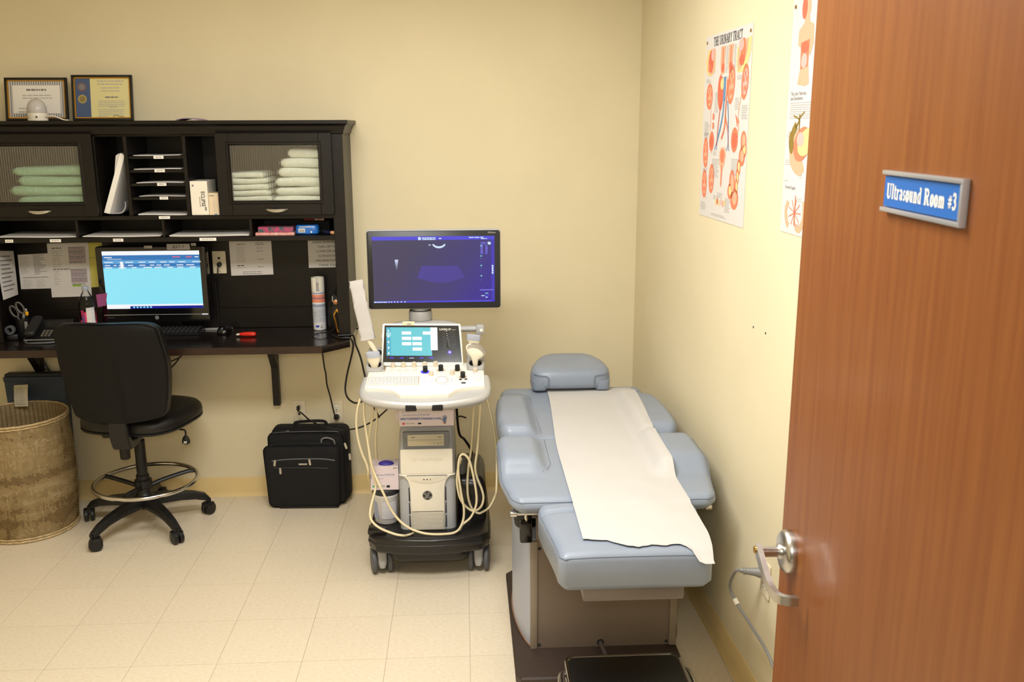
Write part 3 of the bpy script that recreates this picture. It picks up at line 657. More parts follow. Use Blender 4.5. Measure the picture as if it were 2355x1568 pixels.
fa = lambda u, v: (lambda p: (p.x, 4.37+.19*v, p.y))(smooth_path([(a, c, 0) for a, c in pth], 3)[int(round(u*18))])
fb = lambda u, v: (lambda p: (p.x-.004, 4.37+.19*v, p.y+.004))(smooth_path([(a, c, 0) for a, c in pth], 3)[int(round(u*18))])
slab(b, fa, fb, 18, 1); one('magazine', b, M('magazine_grey', (176, 172, 176), .3), 'curled glossy grey magazine slumped beside the leaning booklets', 'magazine', (-1.55, 4.45, 1.4965), 'papers in the narrow cubby', 40)
# boxes in the third cubby
def carton(name, label, x0, x1, z0, z1, y0, y1, m, printer, group=None, cat='box'):
    t = thing(name, label, cat, ((x0+x1)/2, (y0+y1)/2, z0), None, group)
    b = B(); box(b, x0, x1, y0, y1, z0, z1, .001, 1); obj('carton', b, m, t, 0)
    pr = Print((x0, y0, z0), (1, 0, 0), (0, 0, 1)); printer(pr, x1-x0, z1-z0)
    if pr.mats: pr.build('printed_text', t)
    else: pr.bm.free()
    return t
def vtext(pr, txt, x, y, h, m, sx=1.0):
    """text running downwards"""
    s = Print(pr.P(x, y, 1), -pr.u, pr.x); s.mats = pr.mats; s.bm.free(); s.bm = pr.bm; s.n = pr.n; s.text(txt, 0, 0, h, m, 1, sx, bold=.012)
def p_ecl(pr, w, h):
    vtext(pr, 'ECLIPSE', w*.62, h*.7, .017, m_ink, .86); [pr.rect(w*.5, h*(.5-.05*k), w*.55, h*(.535-.05*k), m_inkg, 1) for k in range(6)]; pr.rect(w*.78, h*.13, w*.88, h*.24, m_inkg, 1)
    pr.rect(w*.12, h*.84, w*.22, h*.9, m_inkg)
carton('supply_box', 'white probe cover box standing in cubby left of towel door', -1.247, -1.169, 1.497, 1.651, 4.35, 4.5, m_white, p_ecl)
carton('supply_box', 'small cream box beside the white one in the cubby', -1.167, -1.122, 1.497, 1.597, 4.348, 4.45, M('cream_carton', (224, 204, 172), .6), lambda pr, w, h: (pr.rect(.004, h*.86, w*.6, h*.9, m_inkg), [pr.rect(w*.5, h*(.56-.07*k), w*.58, h*(.61-.07*k), m_inkl, 1) for k in range(7)], pr.rect(w*.5, 0.001, w*.8, .006, m_pblue)))
# right lower cubby
m_flor = M('floral_print', (206, 60, 110), .6, vary=.5, vscale=55, col2=(40, 90, 92)); m_pinkc = M('pink_cream_print', (236, 196, 180), .6, vary=.4, vscale=60, col2=(226, 140, 130))
carton('notebook', 'pale pink and cream box lying flat in the right cubby', -.970, -.792, 1.3985, 1.411, 4.37, 4.5, m_pinkc, lambda pr, w, h: None, None, 'notebook')
carton('notebook', 'pink and green floral box on the pale pink one', -.958, -.796, 1.4115, 1.437, 4.375, 4.49, m_flor, lambda pr, w, h: None, None, 'notebook')
b = B(); lathe(b, (-.735, 4.42, 1.3985), [(.8, 0), (1, .006), (1.02, .022), (.98, .04), (.9, .045)], 28, sq=(.053, .04, 5)); wip = thing('wipes_pack', 'bright blue wipes pack in the right hutch cubby', 'wipes', (-.735, 4.42, 1.3985)); obj('pouch', b, M('blue_film', (30, 108, 196), .3, coat=.3), wip)
pr = Print((-.788, 4.3785, 1.4), (1, 0, 0), (0, 0, 1)); pr.rect(.016, .010, .046, .028, m_paper, 1)
for k in range(9): pr.rect(.019+k*.0028, .012, .0205+k*.0028, .024, m_ink, 2)
pr.rect(.02, .034, .07, .037, m_paper, 1); pr.ell(.075, .012, .004, .004, m_paper, 1); pr.build('printed_label', wip)
b = B(); box(b, -.775, -.64, 4.48, 4.60, 1.3985, 1.4545, .003, 1); one('carton', b, M('dark_carton', (14, 13, 14), .7), 'black carton behind the blue wipes under the small red packet', 'box', (-.70, 4.54, 1.3985))
pk = thing('snack_packet', 'small red and cream packet on the black carton behind blue wipes', 'packet', (-.71, 4.50, 1.455))
b = B(); box(b, -.765, -.665, 4.482, 4.55, 1.455, 1.4745, .003, 1); obj('carton', b, M('packet_red', (150, 40, 38), .5), pk, 0)
pr = Print((-.765, 4.482, 1.455), (1, 0, 0), (0, 0, 1)); pr.poly([(.052, .001), (.098, .001), (.098, .018), (.06, .018)], M('packet_cream', (222, 206, 180), .5), 1); pr.ell(.075, .009, .012, .005, m_red, 2); pr.build('printed_label', pk)
tl = thing('marker_pen', 'dark marker with orange and white band at the cubby end', 'pen', (-.63, 4.40, 1.3985))
b = B(); tube(b, [(-.662, 4.42, 1.407), (-.615, 4.395, 1.407)], .008, 12); obj('barrel', b, M('navy_plastic', (30, 34, 66), .35), tl)
b = B(); tube(b, [(-.622, 4.388, 1.407), (-.604, 4.380, 1.407)], .0083, 12); obj('cap', b, M('orange_cream', (226, 170, 120), .4), tl)

# ------------------------------------------------------------------ folded linen behind the glass
def towel(label, x0, x1, z0, th, y0, y1, m, group, seed, name='folded_towel', sag=.0):
    rnd = random.Random(seed); ph = rnd.random()*6; am = .0025; dx = rnd.uniform(-.006, .006)
    n = 20; b = B(); rs = []
    prof = []
    for k in range(9):
        a = R(-90+180*k/8); prof.append((math.cos(a), math.sin(a)))
    cy = y0+th*.5
    for i in range(n+1):
        u = i/n; x = x0+dx+(x1-x0)*u; zz = z0+sag*(u-.5)**2*4*(1)+am*math.sin(u*6+ph)*.6
        e = min(u, 1-u); f = min(1, (e/.06))**.5 if e < .06 else 1; f = max(f, .35)
        h = th*f*(.93+.07*math.sin(u*4+ph))
        pts = [(x, cy-h*.5*c, zz+th*.5+h*.5*s) for c, s in prof]+[(x, y1, zz+th*.5+h*.5), (x, y1, zz+th*.5-h*.5)]
        rs.append(ring(b, pts))
    for i in range(n): bridge(b, rs[i], rs[i+1])
    cap(b, rs[0]); cap(b, rs[-1])
    return one(name, b, m, label, 'towel', ((x0+x1)/2, (y0+y1)/2, z0), group, 70)
ordn = ['bottom one', 'second from the bottom', 'third from the bottom', 'fourth from the bottom', 'fifth from the bottom', 'sixth from the bottom', 'seventh from the bottom', 'eighth from the bottom']
for k in range(5):
    towel('folded green towel behind left glass, '+(ordn[k] if k < 4 else 'topmost of its stack'), -2.03+(.012, -.004, -.03, .016, -.012)[k], -1.682, 1.4968+.045*k, .0455, 4.36, 4.56, m_green, 'green towels', k+1)
for k in range(7):
    towel('thin folded white sheet in the left linen stack, '+(ordn[k] if k < 6 else 'topmost of the stack'), -1.096, -.876-.006*k, 1.4968+.0275*k, .0272, 4.375, 4.56, m_wtowel, 'white sheets', k+31, 'folded_sheet')
zz = 1.4968
for k, th in enumerate((.040, .043, .041, .043, .042, .044, .042)):
    ins = (-.01, -.006, -.004, .006, .012, .03, .065)[k]
    towel('plump folded white towel right of the sheets, '+(ordn[k] if k < 6 else 'topmost of the stack'), -.868+ins, -.612-ins*.30, zz, th, 4.366, 4.57, m_wtowel, 'white towels', k+51); zz += th+.0003

# ------------------------------------------------------------------ on top of the hutch
ZT = 1.920
def frame(label, c, w, h, art, seed):
    t = thing('certificate_frame', label, 'picture frame', (c[0]+.5*w, 4.53, ZT))
    lean = R(8); f = lambda a, z, d: (c[0]+a, 4.545-d*math.cos(lean)+z*math.sin(lean), ZT+.001+z*math.cos(lean)+d*math.sin(lean))
    b = B(); fw = .0105
    for q in ((0, fw, 0, h), (w-fw, w, 0, h), (fw, w-fw, 0, fw), (fw, w-fw, h-fw, h)):
        rprism(b, [(q[0], q[2]), (q[1], q[2]), (q[1], q[3]), (q[0], q[3])], f, 0, .016, .002, 2)
    obj('frame', b, m_black, t)
    b = B()
    for q in ((fw, fw+.005, fw, h-fw), (w-fw-.005, w-fw, fw, h-fw), (fw, w-fw, fw, fw+.005), (fw, w-fw, h-fw-.005, h-fw)):
        prism(b, [(q[0], q[2]), (q[1], q[2]), (q[1], q[3]), (q[0], q[3])], f, .004, .011)
    obj('gold_fillet', b, m_gold, t, 0)
    b = B(); prism(b, [(fw, fw), (w-fw, fw), (w-fw, h-fw), (fw, h-fw)], f, .001, .006); ob = obj('certificate', b, m_paper, t, 0)
    pr = Print(f(0, 0, .006), (1, 0, 0), (0, math.sin(lean), math.cos(lean))); art(pr, w, h); pr.build('printed_text', t)
    m_pg = M('picture_glass', (255, 255, 255), .05, trans=1.0, ior=1.0)
    return t
m_ivory = M('ivory_parchment', (226, 216, 156), .7)
def art1(pr, w, h):
    pr.rect(.0155, .0155, w-.0155, h-.0155, m_inkl, 1)
    for k in range(46): pr.rect(.018+k*(w-.038)/46, .0158, .021+k*(w-.038)/46, h-.0158, m_inkg if k % 2 else m_paperg, 2)
    pr.rect(.034, .034, w-.034, h-.034, m_paper, 3); pr.bars(w*.3, h*.85, w*.5, 1, .006, .004, m_inkl, 4, 3, 0); pr.bars(w*.34, h*.74, w*.32, 1, .012, .008, m_inkg, 4, 12, 0); pr.bars(w*.27, h*.6, w*.5, 2, .012, .004, m_inkl, 4, 5, .1); pr.bars(w*.2, h*.3, w*.3, 2, .016, .004, m_inkl, 4, 6)
def art2(pr, w, h):
    pr.rect(.0155, .0155, w-.0155, h-.0155, m_ivory, 1); pr.rect(.0155, .0155, w*.3, h-.0155, M('slate_blue', (74, 92, 128), .7), 2)
    pr.ell(w*.165, h*.74, w*.075, w*.075, M('seal_brown', (120, 92, 92), .7), 3); pr.ell(w*.165, h*.74, w*.05, w*.05, m_inkg, 4); pr.ell(w*.165, h*.475, w*.072, w*.072, M('seal_gold', (178, 160, 96), .6), 3); pr.ell(w*.165, h*.475, w*.05, w*.05, M('seal_gold2', (140, 122, 70), .6), 4)
    pr.bars(w*.42, h*.88, w*.45, 2, .014, .005, m_inkl, 3, 4, .1); pr.bars(w*.48, h*.73, w*.33, 2, .014, .004, m_inkl, 3, 5, .1); pr.bars(w*.54, h*.53, w*.22, 1, .012, .006, m_inkg, 3, 6, 0); pr.bars(w*.42, h*.44, w*.45, 4, .008, .003, m_inkl, 3, 7, .1); pr.bars(w*.6, h*.31, w*.13, 1, .008, .004, m_inkl, 3, 8, 0); pr.bars(w*.42, h*.25, w*.45, 4, .008, .003, m_inkl, 3, 9, .1); pr.line([(w*.66, h*.09), (w*.72, h*.12), (w*.78, h*.085), (w*.84, h*.1)], .002, m_ink, 3, 4); pr.bars(w*.42, h*.1, w*.16, 1, .008, .003, m_inkl, 3, 9, .1)
frame('framed certificate with patterned grey border left on hutch top', (-2.112, 0), .282, .196, art1, 1)
frame('taller framed ivory certificate with a blue side band', (-1.809, 0), .276, .208, art2, 2)
dm = thing('dome_device', 'small white egg shaped device on the hutch top', 'device', (-1.925, 4.435, ZT))
b = B(); lathe(b, (-1.925, 4.435, ZT), [(.04, 0), (.043, .003), (.043, .008), (.0405, .010), (.042, .03), (.0405, .036)], 28); obj('dome_base', b, m_white, dm)
b = B(); lathe(b, (-1.925, 4.435, ZT), [(.0405, .0365), (.042, .05), (.040, .065), (.033, .082), (.02, .094), (.006, .099)], 28); obj('dome_cover', b, M('frosted_grey', (196, 192, 190), .25), dm)
b = B(); lathe(b, (-1.912, 4.394, ZT+.018), [(.004, 0), (.004, .003)], 8, 'y'); obj('screw', b, m_ink, dm)
b = B(); tube(b, [(-1.885, 4.42, ZT+.02), (-1.85, 4.42, ZT+.022), (-1.81, 4.43, ZT+.006), (-1.8, 4.46, ZT+.004)], .003, 8, k=4); obj('antenna_lead', b, m_white, dm)
b = B(); fa = lambda u, v: (-1.29+.1*u, 4.36+.16*v, ZT+.004+.008*math.sin(PI*u)); fb = lambda u, v: (-1.29+.1*u, 4.36+.16*v, ZT+.001+.007*math.sin(PI*u)); slab(b, fa, fb, 10, 2)
one('folded_cloth', b, M('lilac_cloth', (160, 140, 160), .9), 'flat lilac folded sheet on the top of the hutch', 'cloth', (-1.24, 4.44, ZT), None, 40)

# ------------------------------------------------------------------ notices on the hutch back panel
YP = 4.6195
def notice(label, pts, m, art, y=YP, curl=0.0, name='paper_notice', cat='notice'):
    """pts: tl, tr, br, bl as (x,z)"""
    tl, tr, br, bl = pts
    f = lambda u, v, d: (tl[0]*(1-u)*(1-v)+tr[0]*u*(1-v)+br[0]*u*v+bl[0]*(1-u)*v, y-.0006-d-curl*(v**2)*(.4+.6*u), tl[1]*(1-u)*(1-v)+tr[1]*u*(1-v)+br[1]*u*v+bl[1]*(1-u)*v)
    t = thing(name, label, cat, ((bl[0]+br[0])/2, y, min(bl[1], br[1])))
    b = B(); slab(b, lambda u, v: f(u, v, .0006), lambda u, v: f(u, v, 0), 6, 6); obj('sheet', b, m, t, 60)
    w = math.hypot(tr[0]-tl[0], tr[1]-tl[1]); h = math.hypot(bl[0]-tl[0], bl[1]-tl[1])
    pr = Print((0, 0, 0), (1, 0, 0), (0, 0, 1)); art(pr, w, h)
    if pr.mats:
        for v in pr.bm.verts:
            u, vv = v.co.x/w, 1-v.co.z/h; l = -v.co.y
            v.co = f(u, vv, .0006+l*.5)
        pr.build('printed_text', t)
    else: pr.bm.free()
    return t
def a_n1(pr, w, h): pr.bars(w*.08, h*.95, w*.8, 13, h*.07, h*.026, m_inkg, 1, 2, .3)
def a_n2(pr, w, h):
    pr.bars(w*.06, h*.93, w*.3, 14, h*.036, h*.014, m_inkl, 1, 3); pr.bars(w*.48, h*.97, w*.4, 16, h*.036, h*.016, m_inkg, 1, 4, .6); pr.bars(w*.1, h*.34, w*.8, 1, h*.04, h*.022, m_inkg, 1, 5, 0); pr.bars(w*.1, h*.26, w*.3, 6, h*.04, h*.014, m_inkl, 1, 6); pr.bars(w*.52, h*.26, w*.3, 6, h*.04, h*.014, m_inkl, 1, 7)
def a_n3(pr, w, h):
    pr.bars(w*.1, h*.92, w*.24, 1, h*.04, h*.022, m_inkg, 1, 21, 0); pr.bars(w*.1, h*.86, w*.26, 8, h*.04, h*.014, m_inkl, 1, 3)
    pr.bars(w*.1, h*.53, w*.42, 1, h*.04, h*.02, m_inkg, 1, 3, 0); pr.bars(w*.1, h*.48, w*.16, 6, h*.045, h*.014, m_inkl, 1, 4)
    rnd = random.Random(4); cs = [M('print_mauve', (158, 144, 152), .8), M('print_rose', (186, 160, 162), .8), M('print_slate', (140, 136, 142), .8), m_inkl]
    for (x0, y0, x1, y1) in ((.5, .62, .92, .93), (.52, .26, .92, .52)):
        pr.rect(w*x0, h*y0, w*x1, h*y1, M('print_haze', (178, 168, 172), .8), 1)
        for i in range(9): pr.bars(w*(x0+.015), h*(y1-.012-.033*i), w*(x1-x0-.03), 1, h*.05, h*.018, cs[(i*5+i//3) % 4], 2, i+int(y0*100), .25)
    pr.rect(w*.54, h*.19, w*.76, h*.24, M('print_green', (150, 190, 70), .8), 1)
def a_n4(pr, w, h):
    pr.bars(w*.18, h*.86, w*.2, 1, h*.05, h*.024, m_inkg, 1, 2, 0); pr.bars(w*.62, h*.88, w*.2, 2, h*.045, h*.02, m_inkg, 1, 3, 0); pr.bars(w*.16, h*.78, w*.22, 12, h*.036, h*.013, m_inkl, 1, 4, .2); pr.bars(w*.16, h*.28, w*.16, 1, h*.05, h*.022, m_ink, 1, 5, 0)
    for z in (.74, .66, .44, .23): pr.bars(w*.64, h*z, w*.16, 1, h*.05, h*.015, m_inkg, 1, int(z*100), .1)
    pr.bars(w*.14, h*.22, w*.24, 1, h*.05, h*.015, m_inkl, 1, 5, 0); pr.bars(w*.28, h*.1, w*.46, 2, h*.05, h*.016, m_inkg, 1, 6, .05)
notice('curling white notice at far left, over the phone', [(-2.255, 1.308), (-2.192, 1.31), (-2.185, 1.092), (-2.262, 1.066)], m_paperg, a_n1, 4.615, .05) if False else None
notice('white notice taped left of the two picture notice', [(-2.1761, 1.2877), (-2.0263, 1.2936), (-2.0271, 1.1205), (-2.1798, 1.1181)], m_paperg, a_n2)
notice('tall white notice with two mottled pictures and green strip', [(-2.0304, 1.3417), (-1.8332, 1.3451), (-1.8419, 1.0794), (-2.0355, 1.0754)], m_paperg, a_n3, 4.6175)
notice('yellow sheet half hidden behind the computer', [(-1.8475, 1.3426), (-1.7682, 1.3450), (-1.7861, 1.1259), (-1.8516, 1.1224)], m_yellow, lambda pr, w, h: pr.rect(.0, h*.66, w, h*.67, m_inkg, 1), 4.6192)
notice('white two column notice right of the computer', [(-1.1560, 1.3541), (-0.9508, 1.3586), (-0.9491, 1.1769), (-1.1561, 1.1728)], m_paperg, a_n4)
def a_n5(pr, w, h):
    for k, tx in enumerate(('PLEASE REMEMBER TO', 'TURN OFF THE', 'COMPUTER AND', 'ULTRASOUND', 'MACHINE PLEASE,', 'THANK YOU!!')):
        pr.text(tx, w*.49, h*(.775-k*.146), h*.074, m_ink, 1, .9, 'CENTER')
notice('white reminder sign in capital letters by the right stile', [(-.772, 1.364), (-.578, 1.368), (-.578, 1.21), (-.7735, 1.208)], m_paperg, a_n5)
# curled sheet at the far left standing off the side of the hutch
lp_ = [(-2.1885, 4.4531, 1.3282), (-2.1885, 4.6036, 1.3086), (-2.1885, 4.5971, 1.0955), (-2.1885, 4.4024, 1.1033)]
ls_ = thing('paper_notice', 'curling white list taped to the left side of the hutch', 'notice', (-2.1885, lp_[0][1], lp_[3][2]))
b = B(); lq = lambda u, v: Vector(lp_[0]).lerp(Vector(lp_[1]), u).lerp(Vector(lp_[3]).lerp(Vector(lp_[2]), u), v)+Vector((.0012+.022*v*v*(1-u), 0, 0))
slab(b, lambda u, v: lq(u, v)+Vector((.0008, 0, 0)), lambda u, v: lq(u, v), 4, 6); obj('sheet', b, m_paperg, ls_, 60)
b = B()
for r_ in range(9):
    v0 = .10+.09*r_
    b.faces.new([b.verts.new(lq(u, v)+Vector((.0014, 0, 0))) for u, v in ((.12, v0+.028), (.75+.1*math.sin(r_*2), v0+.028), (.75+.1*math.sin(r_*2), v0), (.12, v0))])
obj('printed_text', b, m_inkg, ls_, 0)
ot = outlet('wall_outlet', 'white data wall plate on the hutch back beside the monitor', (-1.209, 4.6195, 1.241), (0, -1, 0), (1, 0, 0), .066, .112, 'blank')
cd = thing('power_cord', 'black cord dropping from the plate behind the monitor', 'cord', (-1.209, 4.61, 1.23))
b = B(); lathe(b, (-1.207, 4.611, 1.232), [(.011, 0), (.012, .012), (.008, .02), (.004, .022)], 16, 'y'); obj('plug_body', b, m_black, cd)
b = B(); tube(b, [(-1.207, 4.594, 1.232), (-1.207, 4.575, 1.222), (-1.212, 4.572, 1.18), (-1.227, 4.585, 1.15), (-1.231, 4.596, 1.09), (-1.229, 4.600, 1.03), (-1.232, 4.601, .96), (-1.236, 4.601, .9145)], .0032, 8, k=6); obj('cord', b, m_black, cd)

# ------------------------------------------------------------------ computer and small things on the desk
pc_ = thing('desktop_computer', 'black all in one desktop computer with a bright cyan screen', 'computer', (-1.48, 4.53, ZD))
mq = [(-1.7523, 1.3301), (-1.2595, 1.3440), (-1.2401, 0.9760), (-1.7550, 0.9596)]
mx0, mx1 = (mq[0][0]+mq[3][0])/2-.006, (mq[1][0]+mq[2][0])/2+.006; mz1, mz0 = (mq[0][1]+mq[1][1])/2, (mq[2][1]+mq[3][1])/2
b = B(); rprism(b, rrect(mx0, mx1, mz0, mz1, .01, 3), XZ, 4.50, 4.57, .004, 2); obj('bezel', b, m_blackgl, pc_)
sq_ = [(-1.7342, 1.3071), (-1.2754, 1.3233), (-1.2661, 1.0434), (-1.7232, 1.0281)]
scx0, scx1 = (sq_[0][0]+sq_[3][0])/2, (sq_[1][0]+sq_[2][0])/2; scz1, scz0 = (sq_[0][1]+sq_[1][1])/2, (sq_[2][1]+sq_[3][1])/2
e_cyan = screen('screen_cyan', (146, 234, 252), 1.0); e_white = screen('screen_white', (250, 252, 255), 1.0); e_blue = screen('screen_blue', (46, 124, 196), .9); e_mid = screen('screen_midblue', (96, 170, 226), .95); e_navy = screen('screen_navy', (16, 30, 150), .9); e_red = screen('screen_rose', (226, 110, 150), .9)
pr = Print((scx0, 4.4995, scz0), (1, 0, 0), (0, 0, 1)); w, h = scx1-scx0, scz1-scz0
pr.rect(0, 0, w, h, e_cyan, 1); pr.rect(0, h*.93, w, h, e_white, 2); pr.rect(0, h*.845, w, h*.93, e_blue, 2); pr.rect(0, h*.785, w, h*.845, e_mid, 2); pr.rect(0, h*.735, w, h*.785, e_blue, 2); pr.rect(0, h*.705, w, h*.735, e_mid, 2)
pr.rect(0, h*.045, w, h*.075, e_white, 2); pr.rect(0, 0, w, h*.045, e_navy, 2); pr.rect(.0, 0, w*.24, h*.05, e_white, 3)
for k in range(6): pr.rect(w*(.27+k*.035), h*.012, w*(.29+k*.035), h*.036, e_cyan, 3)
pr.rect(w*.02, h*.885, w*.1, h*.9, e_white, 3); pr.rect(w*.05, h*.86, w*.2, h*.867, e_white, 3); pr.rect(w*.72, h*.885, w*.8, h*.905, e_red, 3); pr.rect(w*.86, h*.885, w*.92, h*.905, e_red, 3); pr.rect(w*.95, h*.885, w*.99, h*.9, e_white, 3)
rnd = random.Random(2)
for row in (.81, .757, .718):
    x = .02
    while x < .96:
        ww = .03+rnd.random()*.06; pr.rect(w*x, h*(row-.008), w*(x+ww), h*(row+.006), e_white, 3); x += ww+.02+rnd.random()*.05
pr.rect(w*.18, h*.7, w*.21, h*.82, e_white, 3); pr.build('screen', pc_)
b = B(); box(b, mx0+.012, mx1-.004, 4.4988, 4.5, mz0+.036, mz0+.039); obj('chin_line', b, m_silver, pc_, 0)
lg = Print(((mx0+mx1)/2+.005, 4.4996, mz0+.0225), (1, 0, 0), (0, 0, 1)); lg.ell(0, 0, .0095, .0095, m_silver, 1); lg.line([(-.0035, .006), (-.005, -.003)], .0013, m_ink, 2); lg.line([(-.0045, .0005), (-.0018, .001), (-.0025, -.003)], .0012, m_ink, 2); lg.line([(.0025, .003), (.001, -.006)], .0013, m_ink, 2); lg.line([(.002, .0025), (.0048, .0022), (.0042, -.002), (.0012, -.002)], .0012, m_ink, 2); lg.build('round_logo', pc_)
pr = Print((mx0, 4.4996, mz0), (1, 0, 0), (0, 0, 1)); pr.rect((mx1-mx0)*.93, .0345, (mx1-mx0)*.985, .0395, e_white, 2); pr.bars(.03, .026, .03, 1, .006, .003, m_dkgrey, 1, 4, 0); pr.build('power_light', pc_)
pr = Print((0, 4.4996, 0), (1, 0, 0), (0, 0, 1))
tg = [(-1.5275, 1.3404), (-1.4899, 1.3275), (-1.4208, 1.3477), (-1.3126, 1.3195), (-1.3060, 1.3507), (-1.2824, 1.3380)]
pr.rect(tg[2][0], tg[3][1], tg[3][0], tg[2][1], m_inkl, 1)
for q0, q1 in ((0, 1), (4, 5)):
    p2 = Print((0, 4.4996, 0), (1, 0, 0), (0, 0, 1)); p2.rect(tg[q0][0], tg[q1][1], tg[q1][0], tg[q0][1], m_inkl, 1); p2.bars(tg[q0][0]+.004, tg[q0][1]-.004, .014, 1, .006, .003, m_inkg, 2, 2, 0); p2.build('sticker', pc_)
pr.text('BXT-7', (tg[2][0]+tg[3][0])/2, tg[3][1]+.007, .0145, m_ink, 2, 1, 'CENTER'); pr.build('asset_tag', pc_)
b = B(); box(b, -1.54, -1.40, 4.568, 4.592, .9185, 1.2, .006, 2); obj('stand_neck', b, m_black, pc_)
b = B(); rprism(b, rrect(-1.80, -1.158, 4.5645, 4.594, .014, 4), XY, ZD, .918, .002, 2); obj('stand_base', b, m_silver, pc_)
st = thing('sticky_note', 'purple sticky note on the left edge of the computer', 'note', (mx0-.01, 4.497, 1.08))
b = B(); nq = [(-1.7691, 1.1093), (-1.7214, 1.1151), (-1.7316, 1.0535), (-1.7672, 1.0476)]
slab(b, lambda u, v: (nq[0][0]*(1-u)*(1-v)+nq[1][0]*u*(1-v)+nq[2][0]*u*v+nq[3][0]*(1-u)*v, 4.496-.012*(1-u)**2, nq[0][1]*(1-u)*(1-v)+nq[1][1]*u*(1-v)+nq[2][1]*u*v+nq[3][1]*(1-u)*v), lambda u, v: (nq[0][0]*(1-u)*(1-v)+nq[1][0]*u*(1-v)+nq[2][0]*u*v+nq[3][0]*(1-u)*v, 4.4965-.012*(1-u)**2, nq[0][1]*(1-u)*(1-v)+nq[1][1]*u*(1-v)+nq[2][1]*u*v+nq[3][1]*(1-u)*v), 5, 2)
obj('sheet', b, M('purple_paper', (150, 74, 120), .8), st)
# keyboard
kb = thing('computer_keyboard', 'black keyboard on the desk below the computer screen', 'keyboard', (-1.5, 4.505, ZD))
b = B(); prism(b, [(4.447, .912), (4.447, .921), (4.562, .934), (4.562, .912)], YZ, -1.735, -1.288); obj('keyboard_body', b, m_black, kb, 20)
b = B()
for j in range(5):
    for i in range(20):
        x = -1.726+i*.0216; y = 4.455+j*.0205; z = .9215+(y-4.447)*.113
        box(b, x, x+.0185, y, y+.0165, z-.001, z+.005, .001, 1)
tag(obj('keys', b, m_dkgrey if False else M('key_black', (30, 30, 32), .5), kb, 0), kind='stuff')
pr = Print((-1.726, 4.455, .9215+.0062), (1, 0, 0), (0, math.cos(R(6.45)), math.sin(R(6.45))), .0004)
for j in range(5):
    for i in range(20): pr.rect(i*.0216+.005, j*.0206+.007, i*.0216+.009, j*.0206+.0115, m_inkg, 1)
tag(pr.build('key_legends', kb), kind='stuff')
ms = thing('computer_mouse', 'black glossy computer mouse right of the keyboard', 'mouse', (-1.178, 4.50, ZD))
b = B(); lathe(b, (-1.178, 4.50, ZD), [(.94, 0), (1, .004), (1, .012), (.9, .022), (.68, .031), (.35, .036), (.05, .0375)], 28, sq=(.033, .054, 2.5)); obj('mouse_shell', b, m_blackgl, ms, 60)
b = B(); lathe(b, (-1.183, 4.463, ZD+.025), [(.008, 0), (.009, .002), (.009, .006), (.008, .008)], 14, 'x'); obj('scroll_wheel', b, m_dkgrey, ms)
pn = thing('correction_pen', 'red squeeze pen with a pale tip lying on the desk', 'pen', (-1.05, 4.40, ZD))
b = B(); rs = []
for u, r, fl in ((0, .006, 1), (.12, .009, 1), (.35, .012, .9), (.6, .014, .85), (.85, .0145, .8), (.97, .012, .7), (1, .006, .7)):
    c = Vector((-1.083+.078*u, 4.402, ZD+.0125)); rs.append(ring(b, [c+Vector((0, r*math.cos(2*PI*k/16), r*fl*math.sin(2*PI*k/16))) for k in range(16)]))
for i in range(6): bridge(b, rs[i], rs[i+1])
cap(b, rs[0]); cap(b, rs[-1]); obj('pen_body', b, m_red, pn, 60)
b = B(); tube(b, [(-1.083, 4.402, ZD+.0125), (-1.096, 4.402, ZD+.011), (-1.099, 4.402, ZD+.0105)], lambda t: .0055-.003*t, 12); obj('pen_tip', b, m_white, pn)
# spray can
ca = thing('spray_can', 'white aerosol spray can with salmon band on the desk', 'can', (-.722, 4.545, ZD))
c0 = (-.722, 4.545, ZD)
b = B(); lathe(b, c0, [(.027, 0), (.0305, .003), (.0315, .008), (.0315, .19), (.030, .194)], 32); obj('can_body', b, M('can_white', (222, 220, 220), .35), ca)
b = B(); rs = lathe(b, c0, [(.0315, .1935), (.032, .197), (.032, .256), (.031, .262), (.026, .262), (.026, .225)], 40, closed_ends=False)
nf = [f for f in b.faces if f.calc_center_median().z > ZD+.222 and abs(math.atan2(f.calc_center_median().x-c0[0]-.003, -(f.calc_center_median().y-c0[1]))) < .2]
bmesh.ops.delete(b, geom=nf, context='FACES'); obj('spray_cap', b, m_white, ca)
m_sal = M('label_salmon', (232, 140, 110), .4); m_mau = M('label_mauve', (150, 124, 136), .4); m_blg = M('label_bluegrey', (150, 158, 178), .4)
b = B(); bands = [(.183, .19, m_blg), (.166, .18, m_sal), (.158, .166, m_mau), (.141, .158, m_sal), (.118, .132, m_blg), (.04, .116, M('label_fine', (190, 192, 198), .5, vary=.25, vscale=120, stretch=(.2, .2, 3)))]
mats_ = []
for z0, z1, mm in bands:
    if mm not in mats_: mats_.append(mm)
    lathe(b, c0, [(.0317, z0), (.0317, z1)], 32, mi=mats_.index(mm), closed_ends=False)
obj('printed_label', b, mats_, ca)
pr = Print((c0[0], c0[1]-.0319, ZD), (1, 0, 0), (0, 0, 1)); pr.rect(-.014, .018, .002, .027, M('label_blue', (34, 44, 176), .4), 1); pr.rect(.008, .016, .018, .019, m_inkg, 1); pr.ell(.0135, .028, .0035, .005, m_inkl, 1); pr.build('printed_mark', ca)
